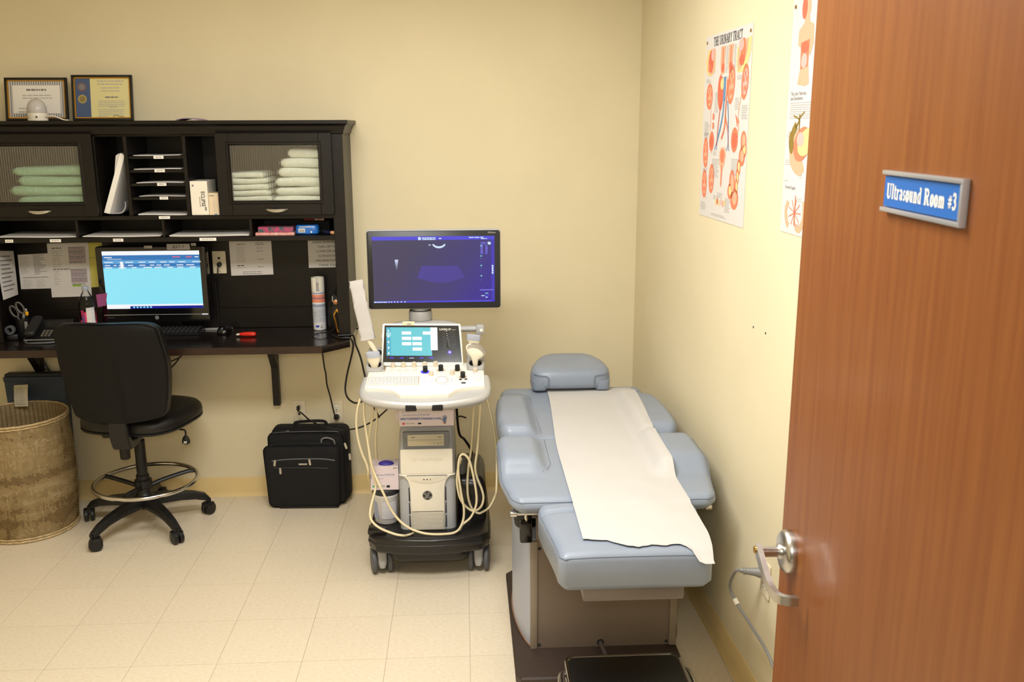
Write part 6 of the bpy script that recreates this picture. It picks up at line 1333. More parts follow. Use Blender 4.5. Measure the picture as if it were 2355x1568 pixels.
# glove boxes, bucket
m_glove = M('glove_carton', (226, 212, 216), .6); m_gloveb = M('glove_blue', (110, 126, 160), .6)
def hand(pr, x, y, s, m):
    pr.poly([(x-.007*s, y), (x+.007*s, y), (x+.009*s, y+.012*s), (x+.006*s, y+.018*s), (x-.006*s, y+.018*s), (x-.009*s, y+.012*s)], m, 2)
    for dx, dy, ex_, ey in ((-.005, .016, -.009, .032), (-.001, .017, -.001, .037), (.003, .017, .005, .035), (.006, .015, .011, .029), (-.008, .010, -.017, .019)): pr.line([(x+dx*s, y+dy*s), (x+ex_*s, y+ey*s)], .0042*s, m, 2)
    pr.rect(x-.006*s, y-.007*s, x+.006*s, y, M('glove_cuff', (150, 96, 76), .6), 2)
def p_glove(pr, w, h, sm=False):
    pr.text('Nitrile Exam Gloves POWDER-FREE', w*.06, h*.60, h*.085, m_gloveb, 1, .82 if not sm else .5); pr.bars(w*.06, h*.5, w*.4, 1, h*.05, h*.03, m_inkl, 1, 3, 0); pr.bars(w*.05, h*.84, w*.14, 1, h*.05, h*.04, m_inkl, 1, 4, 0)
    pr.rect(w*.82, h*.90, w*.845, h*.935, m_ink, 1); pr.bars(w*.85, h*.935, w*.12, 1, h*.05, h*.035, m_inkg, 1, 4, 0)
    if not sm:
        for k in range(9): pr.rect(w*(.02+.083*k), h*.37, w*(.02+.083*(k+1)), h*.47, M('glove_band%d' % (k % 3), ((128, 134, 178), (162, 164, 196), (146, 140, 176))[k % 3], .6), 1)
        hand(pr, w*.83, h*.20, .85, m_gloveb)
        pr.rect(w*.055, h*.10, w*.095, h*.21, M('glove_red', (214, 60, 70), .6), 2); pr.bars(w*.11, h*.19, w*.17, 1, h*.08, h*.06, m_inkl, 1, 2, 0); pr.rect(w*.34, h*.11, w*.4, h*.20, m_ink, 1)
    else:
        pr.ell(w*.1, h*.16, w*.04, w*.04, M('glove_teal', (70, 180, 130), .6), 2); pr.rect(w*.56, h*.1, w*.68, h*.2, m_ink, 1); pr.bars(w*.2, h*.2, w*.3, 1, h*.1, h*.08, m_inkl, 1, 6, 0); pr.rect(0, h*.48, w*.03, h*.66, m_gloveb, 1)
carton('glove_box', 'glove carton on top of the machine tower, in front', -.283, -.055, .664, .742, 3.728, 3.80, m_glove, p_glove, 'glove cartons on the machine', 'box')
carton('glove_box', 'glove carton standing behind the front one under the console', -.304, -.05, .664, .768, 3.805, 3.88, m_glove, lambda pr, w, h: (pr.bars(w*.05, h*.9, w*.3, 1, h*.06, h*.04, m_inkl, 1, 2, 0), pr.rect(0, h*.6, w*.08, h*.7, m_gloveb, 1), pr.rect(w*.45, h*.86, w*.55, h*.92, m_ink, 1)), 'glove cartons on the machine', 'box')
BY = 3.835
bu = thing('wipe_bucket', 'white wipes bucket with a black lid on the machine base', 'bucket', (-.352, BY, .197))
b = B(); lathe(b, (-.359, BY, .1975), [(.047, 0), (.05, .004), (.0545, .125), (.056, .127), (.056, .134), (.054, .135)], 32); obj('bucket_body', b, M('bucket_white', (226, 224, 228), .4), bu)
b = B(); lathe(b, (-.359, BY, .1975), [(.057, .1345), (.058, .139), (.058, .156), (.054, .160), (.03, .161)], 32); obj('bucket_lid', b, M('lid_charcoal', (46, 48, 52), .5), bu)
b = B()
for k in range(9):
    a0, a1 = R(252+k*8), R(252+(k+1)*8); q = [(-.359+.0545*math.cos(a0), BY+.0545*math.sin(a0)), (-.359+.0545*math.cos(a1), BY+.0545*math.sin(a1))]
    b.faces.new([b.verts.new((q[0][0]*1+0, q[0][1], .225)), b.verts.new((q[1][0], q[1][1], .225)), b.verts.new((q[1][0], q[1][1]-.0005, .305)), b.verts.new((q[0][0], q[0][1]-.0005, .305))])
obj('bucket_label', b, M('bucket_print', (206, 206, 214), .5, vary=.1, vscale=160, stretch=(.3, .3, 3)), bu, 0)
b = B()
for k in range(5):
    a0, a1 = R(196+k*7), R(196+(k+1)*7); q = [(-.359+.0550*math.cos(a0), BY+.055*math.sin(a0)), (-.352+.055*math.cos(a1), BY+.055*math.sin(a1))]
    b.faces.new([b.verts.new((q[0][0], q[0][1], .22)), b.verts.new((q[1][0], q[1][1], .22)), b.verts.new((q[1][0], q[1][1], .30)), b.verts.new((q[0][0], q[0][1], .30))])
obj('side_label', b, m_blg, bu, 0)
gb = carton('glove_box', 'open glove carton with purple gloves on the bucket lid', -.419, -.298, .3595, .468, 3.785, 3.875, m_glove, lambda pr, w, h: p_glove(pr, w, h, True), 'glove cartons on the machine', 'box')
b = B(); lathe(b, (-.352, 3.815, .4685), [(1, 0), (.9, .006), (.5, .012), (.1, .015)], 20, sq=(.034, .024, 2)); obj('purple_glove', b, M('purple_nitrile', (64, 52, 150), .5), gb, 60)

# ------------------------------------------------------------------ probes and their cords
def probe(label, name, parts, cord, r=.0052):
    t = thing('ultrasound_probe', label, 'probe', parts[0][3], None, 'probes in the machine holders')
    for nm, bm, m, _ in parts: obj(nm, bm, m, t, 60)
    b = B(); tube(b, cord, r, 8, k=7); obj('probe_cord', b, m_cream, t, 60)
    return t
def loft(secs, ax, side, n=18, e=2.6):
    """secs: (centre, half width along side, half depth)"""
    b = B(); ax = Vector(ax).normalized(); side = Vector(side).normalized(); dep = ax.cross(side); rs = []
    for c, hw, hd in secs:
        rs.append(ring(b, [Vector(c)+side*hw*math.copysign(abs(math.cos(2*PI*k/n))**(2/e), math.cos(2*PI*k/n))+dep*hd*math.copysign(abs(math.sin(2*PI*k/n))**(2/e), math.sin(2*PI*k/n)) for k in range(n)]))
    for i in range(len(rs)-1): bridge(b, rs[i], rs[i+1])
    cap(b, rs[0]); cap(b, rs[-1]); return b
A = lambda x, y, z: Vector((x, y, z))
m_pcream = M('probe_cream', (234, 224, 196), .4); m_lens = M('probe_lens', (176, 180, 194), .45)
# left back: long probe wrapped in a white cover
p0, p1 = A(-.378, 3.925, .92), A(-.395, 3.93, 1.0)
q = [(-0.4220, 3.9300, 0.9996), (-0.4478, 3.9300, 1.1489), (-0.4638, 3.9300, 1.2526)]
q = [Vector(v) for v in q]
bA = loft([(p0, .012, .012), (p0.lerp(q[0], .5), .0125, .012), (q[0], .0115, .011), (q[0].lerp(q[1], .3), .009, .009)], q[0]-p0, (1, 0, 0))
cvr = B(); ax = (q[2]-q[0]).normalized(); sd = Vector((ax.z, 0, -ax.x))
secs = [(q[0]-ax*.004, .0325, .016), (q[0]+ax*.014, .031, .013), (q[0]+ax*.03, .0325, .014), (q[0]+ax*.045, .030, .011), (q[0]+ax*.06, .0305, .012), (q[1]-ax*.01, .0292, .0105), (q[1], .0305, .012), (q[1]+ax*.015, .0290, .0105), (q[1].lerp(q[2], .5), .0292, .0112), (q[1].lerp(q[2], .7), .0282, .0098), (q[2]-ax*.025, .0300, .010), (q[2]-ax*.012, .0285, .008), (q[2], .0300, .006)]
bB = loft(secs, ax, sd, 20, 3.5)
for v in bB.verts: v.co += sd*(.0025*math.sin(v.co.z*130+v.co.y*300))
probe('long probe in a white paper cover in the left holder', 'p', [('probe_handle', bA, m_pcream, p0), ('paper_cover', bB, m_tpaper, p0)], [(-.380, 3.918, .90), (-.404, 3.90, .84), (-.412, 3.81, .80)]+[(-0.4233, 3.7120, 0.7776), (-0.4258, 3.7120, 0.7117), (-0.4169, 3.7120, 0.6164), (-0.4061, 3.7120, 0.5200), (-0.3918, 3.7120, 0.4614)]+[(-0.3586, 3.6800, 0.3953), (-0.3158, 3.6750, 0.2984), (-0.2616, 3.6600, 0.2444), (-0.1884, 3.6450, 0.2176), (-0.1062, 3.6450, 0.2113), (-0.0511, 3.6600, 0.2149)]+[(-0.0249, 3.7000, 0.2400), (-0.0185, 3.7000, 0.2997), (-0.0302, 3.7000, 0.3791), (-0.0396, 3.7000, 0.4773), (-0.0314, 3.7000, 0.5353), (-0.0130, 3.7000, 0.5446), (0.0086, 3.7000, 0.5150), (0.0259, 3.7000, 0.4367), (0.0360, 3.7000, 0.3577), (0.0317, 3.7000, 0.3083), (0.0088, 3.7000, 0.2591), (-0.0251, 3.7000, 0.2280), (-0.0385, 3.6900, 0.2048)])
c1 = A(-.388, 3.831, .893)
bA = loft([(c1+A(.001, 0, -.012), .0135, .012), (c1+A(0, 0, .012), .017, .012), (c1+A(-.002, -.004, .034), .026, .0125), (c1+A(-.003, -.006, .048), .0285, .013), (c1+A(-.003, -.007, .050), .0285, .013)], (0, -.15, 1), (1, 0, .03))
bB = loft([(c1+A(-.003, -.007, .0495), .0292, .0135), (c1+A(-.004, -.009, .062), .0296, .0135), (c1+A(-.004, -.0105, .071), .0285, .012)], (0, -.15, 1), (1, 0, .05))
probe('linear probe with grey lens in the left front holder', 'p', [('probe_handle', bA, m_pcream, c1), ('probe_lens', bB, m_lens, c1)], [(-.387, 3.832, .882), (-.387, 3.832, .86), (-.374, 3.824, .80)]+[(-0.3906, 3.7420, 0.7680), (-0.3967, 3.7420, 0.7016), (-0.4126, 3.7420, 0.6156), (-0.4141, 3.7420, 0.5285), (-0.3990, 3.7420, 0.4401), (-0.3935, 3.7420, 0.3907), (-0.4124, 3.6800, 0.3184), (-0.4078, 3.6550, 0.2800), (-0.3753, 3.6450, 0.2483), (-0.3158, 3.6400, 0.2214), (-0.2796, 3.6400, 0.2125)]+[(-.26, 3.66, .2035), (-.235, 3.68, .2035)])
c2 = A(.037, 3.9185, .946)
bA = loft([(c2+A(0, 0, -.02), .0135, .012), (c2+A(-.002, 0, .015), .017, .013), (c2+A(-.004, -.003, .038), .028, .0135), (c2+A(-.004, -.004, .045), .030, .0135)], (0, -.1, 1), (1, 0, -.1))
bB = loft([(c2+A(-.004, -.0045, .0445), .0306, .014), (c2+A(-.003, -.006, .058), .031, .014), (c2+A(-.003, -.007, .066), .0295, .012)], (0, -.1, 1), (1, 0, -.12))
probe('linear probe with grey lens in the right rear holder', 'p', [('probe_handle', bA, m_pcream, c2), ('probe_lens', bB, m_lens, c2)], [(.037, 3.918, .93), (.038, 3.918, .86)]+[(0.0307, 3.7800, 0.7389), (0.0237, 3.7800, 0.6227), (0.0170, 3.7800, 0.5444), (0.0048, 3.7800, 0.4656), (-0.0020, 3.7800, 0.3860), (0.0008, 3.7800, 0.3155), (0.0171, 3.7800, 0.2644), (0.0434, 3.7800, 0.2434), (0.0663, 3.7800, 0.2510), (0.0931, 3.7800, 0.2726), (0.1162, 3.7800, 0.3187), (0.1241, 3.7800, 0.3628)]+[(0.1278, 3.8600, 0.4733), (0.1209, 3.8600, 0.5740), (0.1063, 3.8600, 0.6539)]+[(.06, 3.95, .83)])
c3 = A(.041, 3.831, .900)
bA = loft([(c3+A(-.001, 0, -.014), .0115, .011), (c3+A(-.003, -.002, .014), .0135, .0125), (c3+A(-.005, -.006, .034), .019, .014), (c3+A(-.006, -.008, .046), .034, .0155), (c3+A(-.002, -.010, .060), .043, .0165), (c3+A(.001, -.011, .072), .043, .016), (c3+A(.004, -.012, .082), .034, .0145), (c3+A(.006, -.0125, .086), .020, .012)], (.2, -.15, 1), (1, 0, -.42))
bB = B(); rs = []
for k in range(13):
    u = k/6-1; ce = c3+A(.005, -.011, .0705); x = u*.041; zz = .0165*(1-u*u); s_ = A(1, 0, -.42).normalized(); up_ = A(.39, -.10, .92).normalized(); dp_ = s_.cross(up_)
    rs.append(ring(bB, [ce+s_*x+up_*(zz+.0055)+dp_*.012, ce+s_*x+up_*(zz+.0055)-dp_*.012, ce+s_*x+up_*(zz-.006)-dp_*.0172, ce+s_*x+up_*(zz-.006)+dp_*.0172]))
for i in range(12): bridge(bB, rs[i], rs[i+1])
cap(bB, rs[0]); cap(bB, rs[-1])
probe('curved array probe with a broad head in the right front holder', 'p', [('probe_handle', bA, M('probe_ivory', (242, 234, 212), .35), c3), ('probe_lens', bB, M('lens_taupe', (150, 140, 128), .45), c3)], [(.041, 3.831, .89), (.041, 3.831, .86), (.044, 3.826, .79)]+[(0.0558, 3.7400, 0.7410), (0.0489, 3.7400, 0.6162), (0.0406, 3.7400, 0.5386), (0.0324, 3.7400, 0.4702), (0.0411, 3.7400, 0.4206), (0.0592, 3.7400, 0.3706), (0.0662, 3.7400, 0.3305), (0.0546, 3.7400, 0.2907), (0.0243, 3.7400, 0.2713), (-0.0092, 3.7400, 0.2923), (-0.0347, 3.7400, 0.3330), (-0.0466, 3.7400, 0.4029), (-0.0419, 3.7400, 0.4621), (-0.0282, 3.7400, 0.5108)]+[(-.03, 3.82, .46)])
cable('cream probe lead hanging at the far left of the machine', [(-.430, 3.79, .80)]+[(-0.4514, 3.7680, 0.7613), (-0.4650, 3.7680, 0.6947), (-0.4645, 3.7680, 0.6175), (-0.4493, 3.7680, 0.5394), (-0.4311, 3.7680, 0.4880), (-0.4249, 3.7680, 0.4563)]+[(-.428, 3.79, .42), (-.428, 3.85, .36), (-.426, 3.92, .28)], .0052, m_cream, 'probe_cable', 'cable')
cable('cream lead dropping straight behind the left cords', [(-.36, 3.91, .80)]+[(-0.3934, 3.9100, 0.7076), (-0.3944, 3.9100, 0.6280), (-0.4037, 3.9100, 0.5277), (-0.3997, 3.9100, 0.4260), (-0.3975, 3.9100, 0.3809)]+[(-.35, 3.96, .30)], .0048, m_cream, 'probe_cable', 'cable')
cable('black cable bundle arching behind the right of the tower', [(-.05, 4.15, .66)]+[(-0.0395, 4.1750, 0.4876), (-0.0135, 4.1750, 0.4482), (0.0106, 4.1750, 0.4087), (0.0265, 4.1750, 0.3604), (0.0322, 4.1750, 0.3165)], .006, m_black)
cable('short black wire entering the tower on the right', [(-.05, 4.10, .58), (-.03, 4.12, .58), (-.005, 4.16, .56)], .004, m_black)

# ------------------------------------------------------------------ exam table
ET = .4838                                   # centre line
et = thing('exam_table', 'blue grey upholstered power exam table on a taupe steel base', 'exam table', (ET, 3.3, 0))
def eo(name, bm, m, par=None, sm=40): return obj(name, bm, m, par or et, sm)
sst = lambda a, b_, x: (lambda t: t*t*(3-2*t))(max(0, min(1, (x-a)/(b_-a))))
# plinth
b = B(); pl = [(.172, 2.853), (.157, 2.885), (.157, 3.64), (.18, 3.665), (.735, 3.665), (.757, 3.64), (.757, 2.905), (.742, 2.853)]
rs = []
for e, z in ((0, 0), (0, .024), (.006, .03), (.05, .038)): rs.append(ring(b, [(x+(e if x < ET else -e), y+(e if y < 3.3 else -e), z) for x, y in pl]))
for i in range(3): bridge(b, rs[i], rs[i+1])
cap(b, rs[0]); cap(b, rs[-1]); eo('plinth', b, m_plinth, None, 20)
# base cabinet: front panel, edge posts, curved side covers
fp = [(.238, .0385), (.728, .0385), (.728, .60), (.238, .60)]
b = B(); prism(b, fp, XZ, 3.028, 3.05); fpn = eo('front_panel', b, m_taupe, None, 0)
for x, z in ((.25, .052), (.716, .052), (.25, .43)):
    b = B(); lathe(b, (x, 3.0275, z), [(.006, -.001), (.006, .001), (.003, .002)], 12, 'y'); obj('panel_screw', b, m_ink, fpn)
b = B(); lathe(b, (.474, 3.0275, .055), [(.013, -.001), (.013, .0008)], 18, 'y'); obj('cable_hole', b, m_ink, fpn)
m_post = M('beige_trim', (142, 130, 114), .45)
for s in (-1, 1):
    cx = ET+s*.2535
    b = B(); box(b, cx-.0125, cx+.0125, 3.020, 3.06, .0385, .46, .003, 2); eo('corner_trim', b, m_post, None)
    out = []
    for k in range(15):
        t = k/14; y = 3.035+.60*t; bow = .052*math.sin(PI*min(1, t*.98+.0))**.8 if t < 1 else 0
        out.append((ET+s*(.262+.052*math.sin(PI*t)**.75), y))
    inner = [(ET+s*.24, 3.635), (ET+s*.24, 3.035)]
    b = B(); a = ring(b, [(x, y, .0385) for x, y in out+inner]); c = ring(b, [(x, y, .47-.02*abs(y-3.3)) for x, y in out+inner]); bridge(b, a, c); cap(b, a); cap(b, c); eo('side_cover', b, m_cover, None, 40)
    b = B(); tube(b, [(x+s*.001, y, .0415) for x, y in out], .003, 6); eo('cover_edge', b, M('edge_brown', (140, 104, 80), .5), None)
b = B(); prism(b, [(ET-.235, 3.06), (ET+.235, 3.06), (ET+.235, 3.62), (ET-.235, 3.62)], XY, .0385, .60); eo('inner_frame', b, m_plinth, None, 0)
b = B(); rprism(b, rrect(ET-.315, ET-.235, 3.12, 3.5, .03, 4), XY, .46, .60, .015, 3); eo('mechanism_shroud', b, m_black, None)
b = B(); box(b, ET-.27, ET+.27, 2.90, 3.95, .60, .641, .006, 2); eo('seat_deck', b, m_plinth, None)
# hand control hanging at the left
b = B(); rprism(b, rrect(.179, .221, .472, .548, .005, 3), XZ, 2.985, 3.02, .004, 2); hc = eo('control_box', b, m_blackgl, None)
b = B(); tube(b, [(.203, 3.0, .546), (.200, 3.0, .565), (.206, 2.99, .60), (.205, 2.985, .62)], .0055, 8, k=4); obj('control_bracket', b, m_chrome, hc)
# chrome cross rod
b = B(); tube(b, [(.155, 2.875, .632), (.80, 2.875, .641)], .007, 12); eo('cross_rod', b, m_chrome, None)
for x, z in ((.150, .632), (.806, .641)):
    b = B(); lathe(b, (x, 2.875, z), [(.006, -.012), (.0115, -.010), (.0115, .010), (.006, .012)], 18, 'x'); eo('rod_knob', b, m_chrome, None)
# pull-out pan under the leg rest
b = B(); rprism(b, rrect(.337, .640, .509, .560, .006, 3), XZ, 2.50, 2.94, .003, 2); eo('treatment_pan', b, M('pan_grey', (122, 113, 106), .4, metal=.2), None)
b = B(); box(b, .32, .66, 2.70, 3.06, .53, .566, .004, 2); eo('leg_support', b, m_plinth, None)

# surface of the upholstery
def mound(x, y, y0, y1, xi, h):
    d = abs(x-ET); a = sst(xi, xi+.05, d)*(1-.25*sst(xi+.14, xi+.19, d)); f = sst(y0, y0+.085, y)*(1-sst(y1-.16, y1, y)); return h*a*f
def z_leg(x, y): return .694+.004*sst(2.45, 2.8, y)-.010*((x-ET)/.25)**4-.012*sst(2.775, 2.75, y)*sst(2.735, 2.752, y)
def z_seat(x, y): return .700+mound(x, y, 3.03, 3.47, .195, .050)
def z_back(x, y): return .700+mound(x, y, 3.40, 4.06, .195, .046)*(1-.35*sst(3.6, 4.05, y))+.004*sst(3.9, 4.1, y)
def z_top(x, y):
    if y < 2.825: return z_leg(x, y)
    if y < 3.445: return z_seat(x, y)
    return z_back(x, y)
def cushion(name, y0, y1, hw, zt, zb, r=.03, nx=44, ny=30, cx=ET, crn=.05, skirt=.014):
    """closed cushion: top surface zt(x,y), rounded rim, corners of plan rounded"""
    b = B(); rows = []
    ys = []
    for k in range(ny+1):
        t = k/ny; ys.append(y0+(y1-y0)*(.5-.5*math.cos(PI*t)))
    def half(y):
        w = hw(y); d = min(y-y0, y1-y)
        if d < crn: w -= crn*(1-math.sqrt(max(0, 1-(1-d/crn)**2)))*.8
        return w
    for y in ys:
        w = half(y); dy = min(y-y0, y1-y); row = []
        prof = []
        m = nx
        for i in range(m+1):
            s = math.sin((i/m-.5)*PI); x = cx+w*s; dx = w-abs(w*s); d = min(dx, dy)
            drop = r-math.sqrt(max(0, r*r-(r-min(d, r))**2)) if d < r else 0
            row.append((x, y, zt(x, y)-drop))
        rows.append(row)
    top = [[b.verts.new(p) for p in row] for row in rows]
    def botv(p):
        ins = skirt; return (cx+(p[0]-cx)*(1-ins/max(.05, hw((y0+y1)/2))), (y0+y1)/2+(p[1]-(y0+y1)/2)*(1-ins/((y1-y0)/2)), zb)
    bot = [[b.verts.new(botv(p)) for p in row] for row in rows]
    for T in (top, bot):
        for k in range(ny):
            for i in range(nx):
                q = (T[k][i], T[k][i+1], T[k+1][i+1], T[k+1][i])
                b.faces.new(q if T is top else q[::-1])
    bd = [(0, i) for i in range(nx)]+[(k, nx) for k in range(ny)]+[(ny, i) for i in range(nx, 0, -1)]+[(k, 0) for k in range(ny, 0, -1)]
    L = len(bd); mid = []
    for (k, i) in bd:
        p = rows[k][i]; q = botv(p); mid.append(b.verts.new((p[0], p[1], zb+.02)))
    for j in range(L):
        j2 = (j+1) % L; p, q = bd[j], bd[j2]
        b.faces.new((top[q[0]][q[1]], top[p[0]][p[1]], mid[j], mid[j2])); b.faces.new((mid[j2], mid[j], bot[p[0]][p[1]], bot[q[0]][q[1]]))
    o = eo(name, b, m_vinyl, None, 62)
    def surf(x, y):
        d = min(half(y)-abs(x-cx), min(y-y0, y1-y)); d = max(d, .0003)
        return (x, y, zt(x, y)-(r-math.sqrt(max(0, r*r-(r-min(d, r))**2)) if d < r else 0)+.0004)
    return o, half, surf
leg_c, hl, sl = cushion('leg_cushion', 2.438, 2.824, lambda y: .226+.032*sst(2.44, 2.80, y), z_leg, .574, .028, 44, 40, crn=.03)
seat_c, hs, ss_ = cushion('seat_cushion', 2.83, 3.452, lambda y: .345+.03*sst(2.83, 3.1, y)-.012*sst(3.3, 3.45, y), z_seat, .646, .030, 56, 44, crn=.06)
back_c, hb, sb_ = cushion('back_cushion', 3.442, 4.16, lambda y: .352+.01*sst(3.44, 3.6, y)-.034*sst(3.75, 4.14, y), z_back, .644, .030, 56, 44, crn=.06)
# stitched seams
def seam(parent, pts, r=.0022):
    b = B(); tube(b, pts, r, 6, k=3); obj('stitched_seam', b, m_seam, parent, 60)
def rim(half, zt, y0, y1, d, r, crn, parent, step=.03):
    dr = r-math.sqrt(r*r-(r-d)**2)-.0004
    at = lambda s, y, x=None: (lambda X: (X, y, zt(ET+s*(abs(X-ET)-.012), y+.012)-dr))(ET+s*(half(y)-d) if x is None else x)
    n = int((y1-y0-.10)/step); ys = [y1-.04-(y1-.04-y0-crn)*i/n for i in range(n+1)]
    cy = [y0+crn*q for q in (.75, .5, .3, .15, .05)]
    hx = half(y0+.05*crn)-d-.012
    side = lambda s: [at(s, y) for y in ys+cy]
    Fr = [at(1 if q > 0 else -1, y0+d, ET+hx*q) for q in [i/8-1 for i in range(17)]]
    seam(parent, side(-1)+Fr+list(reversed(side(1))), .0014)
rim(hl, z_leg, 2.438, 2.824, .0035, .028, .03, leg_c); rim(hs, z_seat, 2.83, 3.452, .004, .030, .06, seat_c)
seam(back_c, [sb_(ET-hb(y)+.004, y) for y in (3.5, 3.6, 3.7, 3.8, 3.9, 4.0, 4.08)], .0016)
seam(back_c, [sb_(ET+hb(y)-.004, y) for y in (3.5, 3.6, 3.7, 3.8, 3.9, 4.0, 4.08)], .0016)
for s in (-1, 1):
    seam(back_c, [sb_(ET+s*(.19+.012*sst(3.5, 4.0, y)), y) for y in [3.46+.045*i for i in range(13)]]+[sb_(ET+s*.225, 4.03), sb_(ET+s*.27, 4.05), sb_(ET+s*.305, 4.052)], .0012)
    seam(seat_c, [sb_(ET+s*.30, 3.448) if False else ss_(ET+s*.185, y) for y in [3.42-.03*i for i in range(10)]]+[ss_(ET+s*.20, 3.10), ss_(ET+s*.22, 3.06)], .0012)
seam(leg_c, [sl(ET+x, 2.752) for x in [-.235+.0235*i for i in range(21)]], .0014)
# headrest
hd_ = []
HYC, HXC = 4.16, .478
b = B(); rs = []
for f, z in ((.86, .722), (.97, .728), (1.0, .745), (1.0, .775), (.975, .797), (.92, .810), (.82, .818), (.5, .822), (.05, .822)):
    out = []
    for k in range(56):
        a = 2*PI*k/56; x = math.copysign(abs(math.cos(a))**(2/4.4), math.cos(a)); y = math.copysign(abs(math.sin(a))**(2/4.0), math.sin(a))
        w = .184-.046*sst(-.35, 1, y)
        out.append((HXC+f*w*x, HYC+f*.118*y, z+(.020*(y+.3) if z > .76 else 0)*f))
    rs.append(ring(b, out))
for i in range(len(rs)-1): bridge(b, rs[i], rs[i+1])
cap(b, rs[0]); cap(b, rs[-1]); hr = eo('headrest', b, m_vinyl, None, 62)
for s in (-1, 1):
    b = B(); lathe(b, (HXC+s*.1435, HYC-.034, .7105), [(.7, 0), (.93, .004), (1, .014), (1, .05)], 28, sq=(.0375, .080, 3.6)); obj('headrest_foot', b, m_vinyl, hr, 62)
    seam(hr, [(HXC+s*.105, HYC-.1195, .735), (HXC+s*.105, HYC-.119, .765), (HXC+s*.11, HYC-.116, .783), (HXC+s*.15, HYC-.108, .787), (HXC+s*.172, HYC-.085, .788)], .0016)
b = B(); tube(b, [(ET, 4.26, .70), (ET, 4.34, .66), (ET, 4.34, .55), (ET, 4.1, .54)], .012, 10, k=4); eo('headrest_bar', b, m_chrome, None)
b = B(); box(b, .135, .150, 3.60, 3.72, .60, .64, .003, 1); eo('side_rail', b, m_black, None)
# paper sheet pulled over the table
pp_ = thing('exam_paper', 'white paper sheet running down the exam table with a torn end', 'paper', (.53, 3.2, .70))
random.seed(5)
NV, NU = 96, 26
Y0p, Y1p = 2.462, 4.10
tear = [0]*(NU+1)
tpx = [(0.3337, 2.5238), (0.3807, 2.5181), (0.4118, 2.5103), (0.4569, 2.4727), (0.4931, 2.4619), (0.5342, 2.4768), (0.5710, 2.4688), (0.6121, 2.4809), (0.6327, 2.4594), (0.6537, 2.4411), (0.6603, 2.4071), (0.6797, 2.3949), (0.7003, 2.4020)]
def tear_y(x):
    for i in range(len(tpx)-1):
        a, c = tpx[i], tpx[i+1]
        if a[0] <= x <= c[0]: return a[1]+(c[1]-a[1])*(x-a[0])/(c[0]-a[0])+.004*noise.noise(Vector((x*90, 1.7, 0)))
    return tpx[0][1] if x < tpx[0][0] else tpx[-1][1]
def xl(y): return .337+.032*sst(3.2, 4.06, y)
def xr(y): return .720+.036*sst(3.2, 4.1, y)-.020*(1-sst(2.44, 2.6, y))
def pz(x, y):
    z = max(z_top(x+dx, y+dy) for dx in (-.03, -.015, 0, .015, .03) for dy in (-.05, -.025, 0, .025, .05))
    return z
def ppt(u, v, off):
    y = Y1p+(Y0p-Y1p)*v; x = xl(y)+(xr(y)-xl(y))*u
    if v > .86:
        ty = tear_y(x); k = (v-.86)/.14; ya = Y1p+(Y0p-Y1p)*.86; y = ya+(ty-ya)*k
    z = pz(x, max(y, 2.45))+.0048+.0022*noise.noise(Vector((x*6, y*3.2, 2)))+.0016*noise.noise(Vector((x*16, y*7, 5)))
    d = 2.438+.028-y
    if y < 2.466: z -= (.028-math.sqrt(max(0, .028**2-min(.028, 2.466-y)**2)))*.9
    if v < .02: z += .0
    return Vector((x, y, z+off))
b = B(); slab(b, lambda u, v: ppt(u, v, .0008), lambda u, v: ppt(u, v, 0), NU, NV); obj('paper_sheet', b, m_tpaper, pp_, 80)
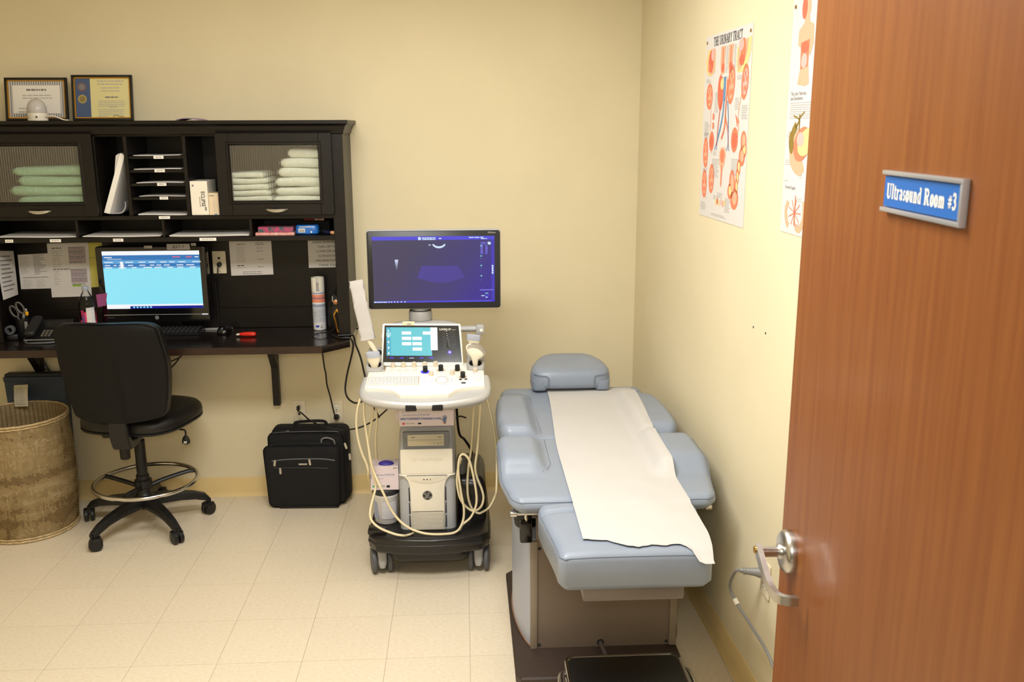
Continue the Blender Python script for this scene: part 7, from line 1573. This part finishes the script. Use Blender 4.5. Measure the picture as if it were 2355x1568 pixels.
# ------------------------------------------------------------------ footstool at the front
fs = thing('footstool', 'black topped footstool with chrome rim in front of exam table', 'stool', (.487, 2.50, 0))
SX0, SX1, SY0, SY1, SZ = .298, .674, 2.36, 2.663, .23
b = B(); rprism(b, rrect(SX0+.012, SX1-.012, SY0+.012, SY1-.012, .025, 5), XY, SZ-.02, SZ+.001, .002, 2); obj('rubber_top', b, M('mat_black', (22, 21, 20), .35, bump=.25, bscale=240), fs)
b = B(); ot_ = rrect(SX0, SX1, SY0, SY1, .03, 6); it_ = rrect(SX0+.0115, SX1-.0115, SY0+.0115, SY1-.0115, .022, 6)
rr1 = [ring(b, [(x, y, z) for x, y in o_]) for o_, z in ((it_, SZ-.03), (ot_, SZ-.03), (ot_, SZ-.002), ([(x*.0+x, y) for x, y in rrect(SX0+.002, SX1-.002, SY0+.002, SY1-.002, .029, 6)], SZ+.002), (rrect(SX0+.008, SX1-.008, SY0+.008, SY1-.008, .025, 6), SZ+.002), (it_, SZ-.001))]
for i in range(5): bridge(b, rr1[i], rr1[i+1])
bridge(b, rr1[5], rr1[0]); obj('chrome_rim', b, m_chrome, fs, 40)
for sx_, sy_ in ((-1, 1), (1, 1), (-1, -1), (1, -1)):
    cx, cy = (SX0+SX1)/2+sx_*.165, (SY0+SY1)/2+sy_*.125
    b = B(); tube(b, [(cx, cy, SZ-.03), (cx+sx_*.020, cy+sy_*.006, SZ-.06), (cx+sx_*.034, cy+sy_*.012, .10), (cx+sx_*.040, cy+sy_*.015, .02)], .0127, 12, k=5); lg2 = obj('leg', b, m_chrome, fs, 60)
    b = B(); lathe(b, (cx+sx_*.040, cy+sy_*.015, 0), [(.016, 0), (.0175, .003), (.016, .03), (.013, .032)], 16); obj('rubber_tip', b, m_rubber, lg2)
for sx_ in (-1, 1):
    cx = (SX0+SX1)/2+sx_*.192
    b = B(); tube(b, [(cx-sx_*.02, 2.40, .19), (cx+sx_*.008, 2.42, .20), (cx+sx_*.012, 2.51, .20), (cx+sx_*.008, 2.60, .20), (cx-sx_*.02, 2.62, .19)], .012, 10, k=5); obj('side_bar', b, m_chrome, fs, 60)
cable('grey power cord coming out of the exam table base', [(.474, 3.024, .056), (.475, 3.0, .057), (.482, 2.94, .055), (.489, 2.88, .050), (.493, 2.842, .036), (.497, 2.79, .008), (.50, 2.70, .0075), (.52, 2.55, .0075)], .0075, M('cord_taupe', (84, 76, 74), .5), 'power_cord', 'cord')
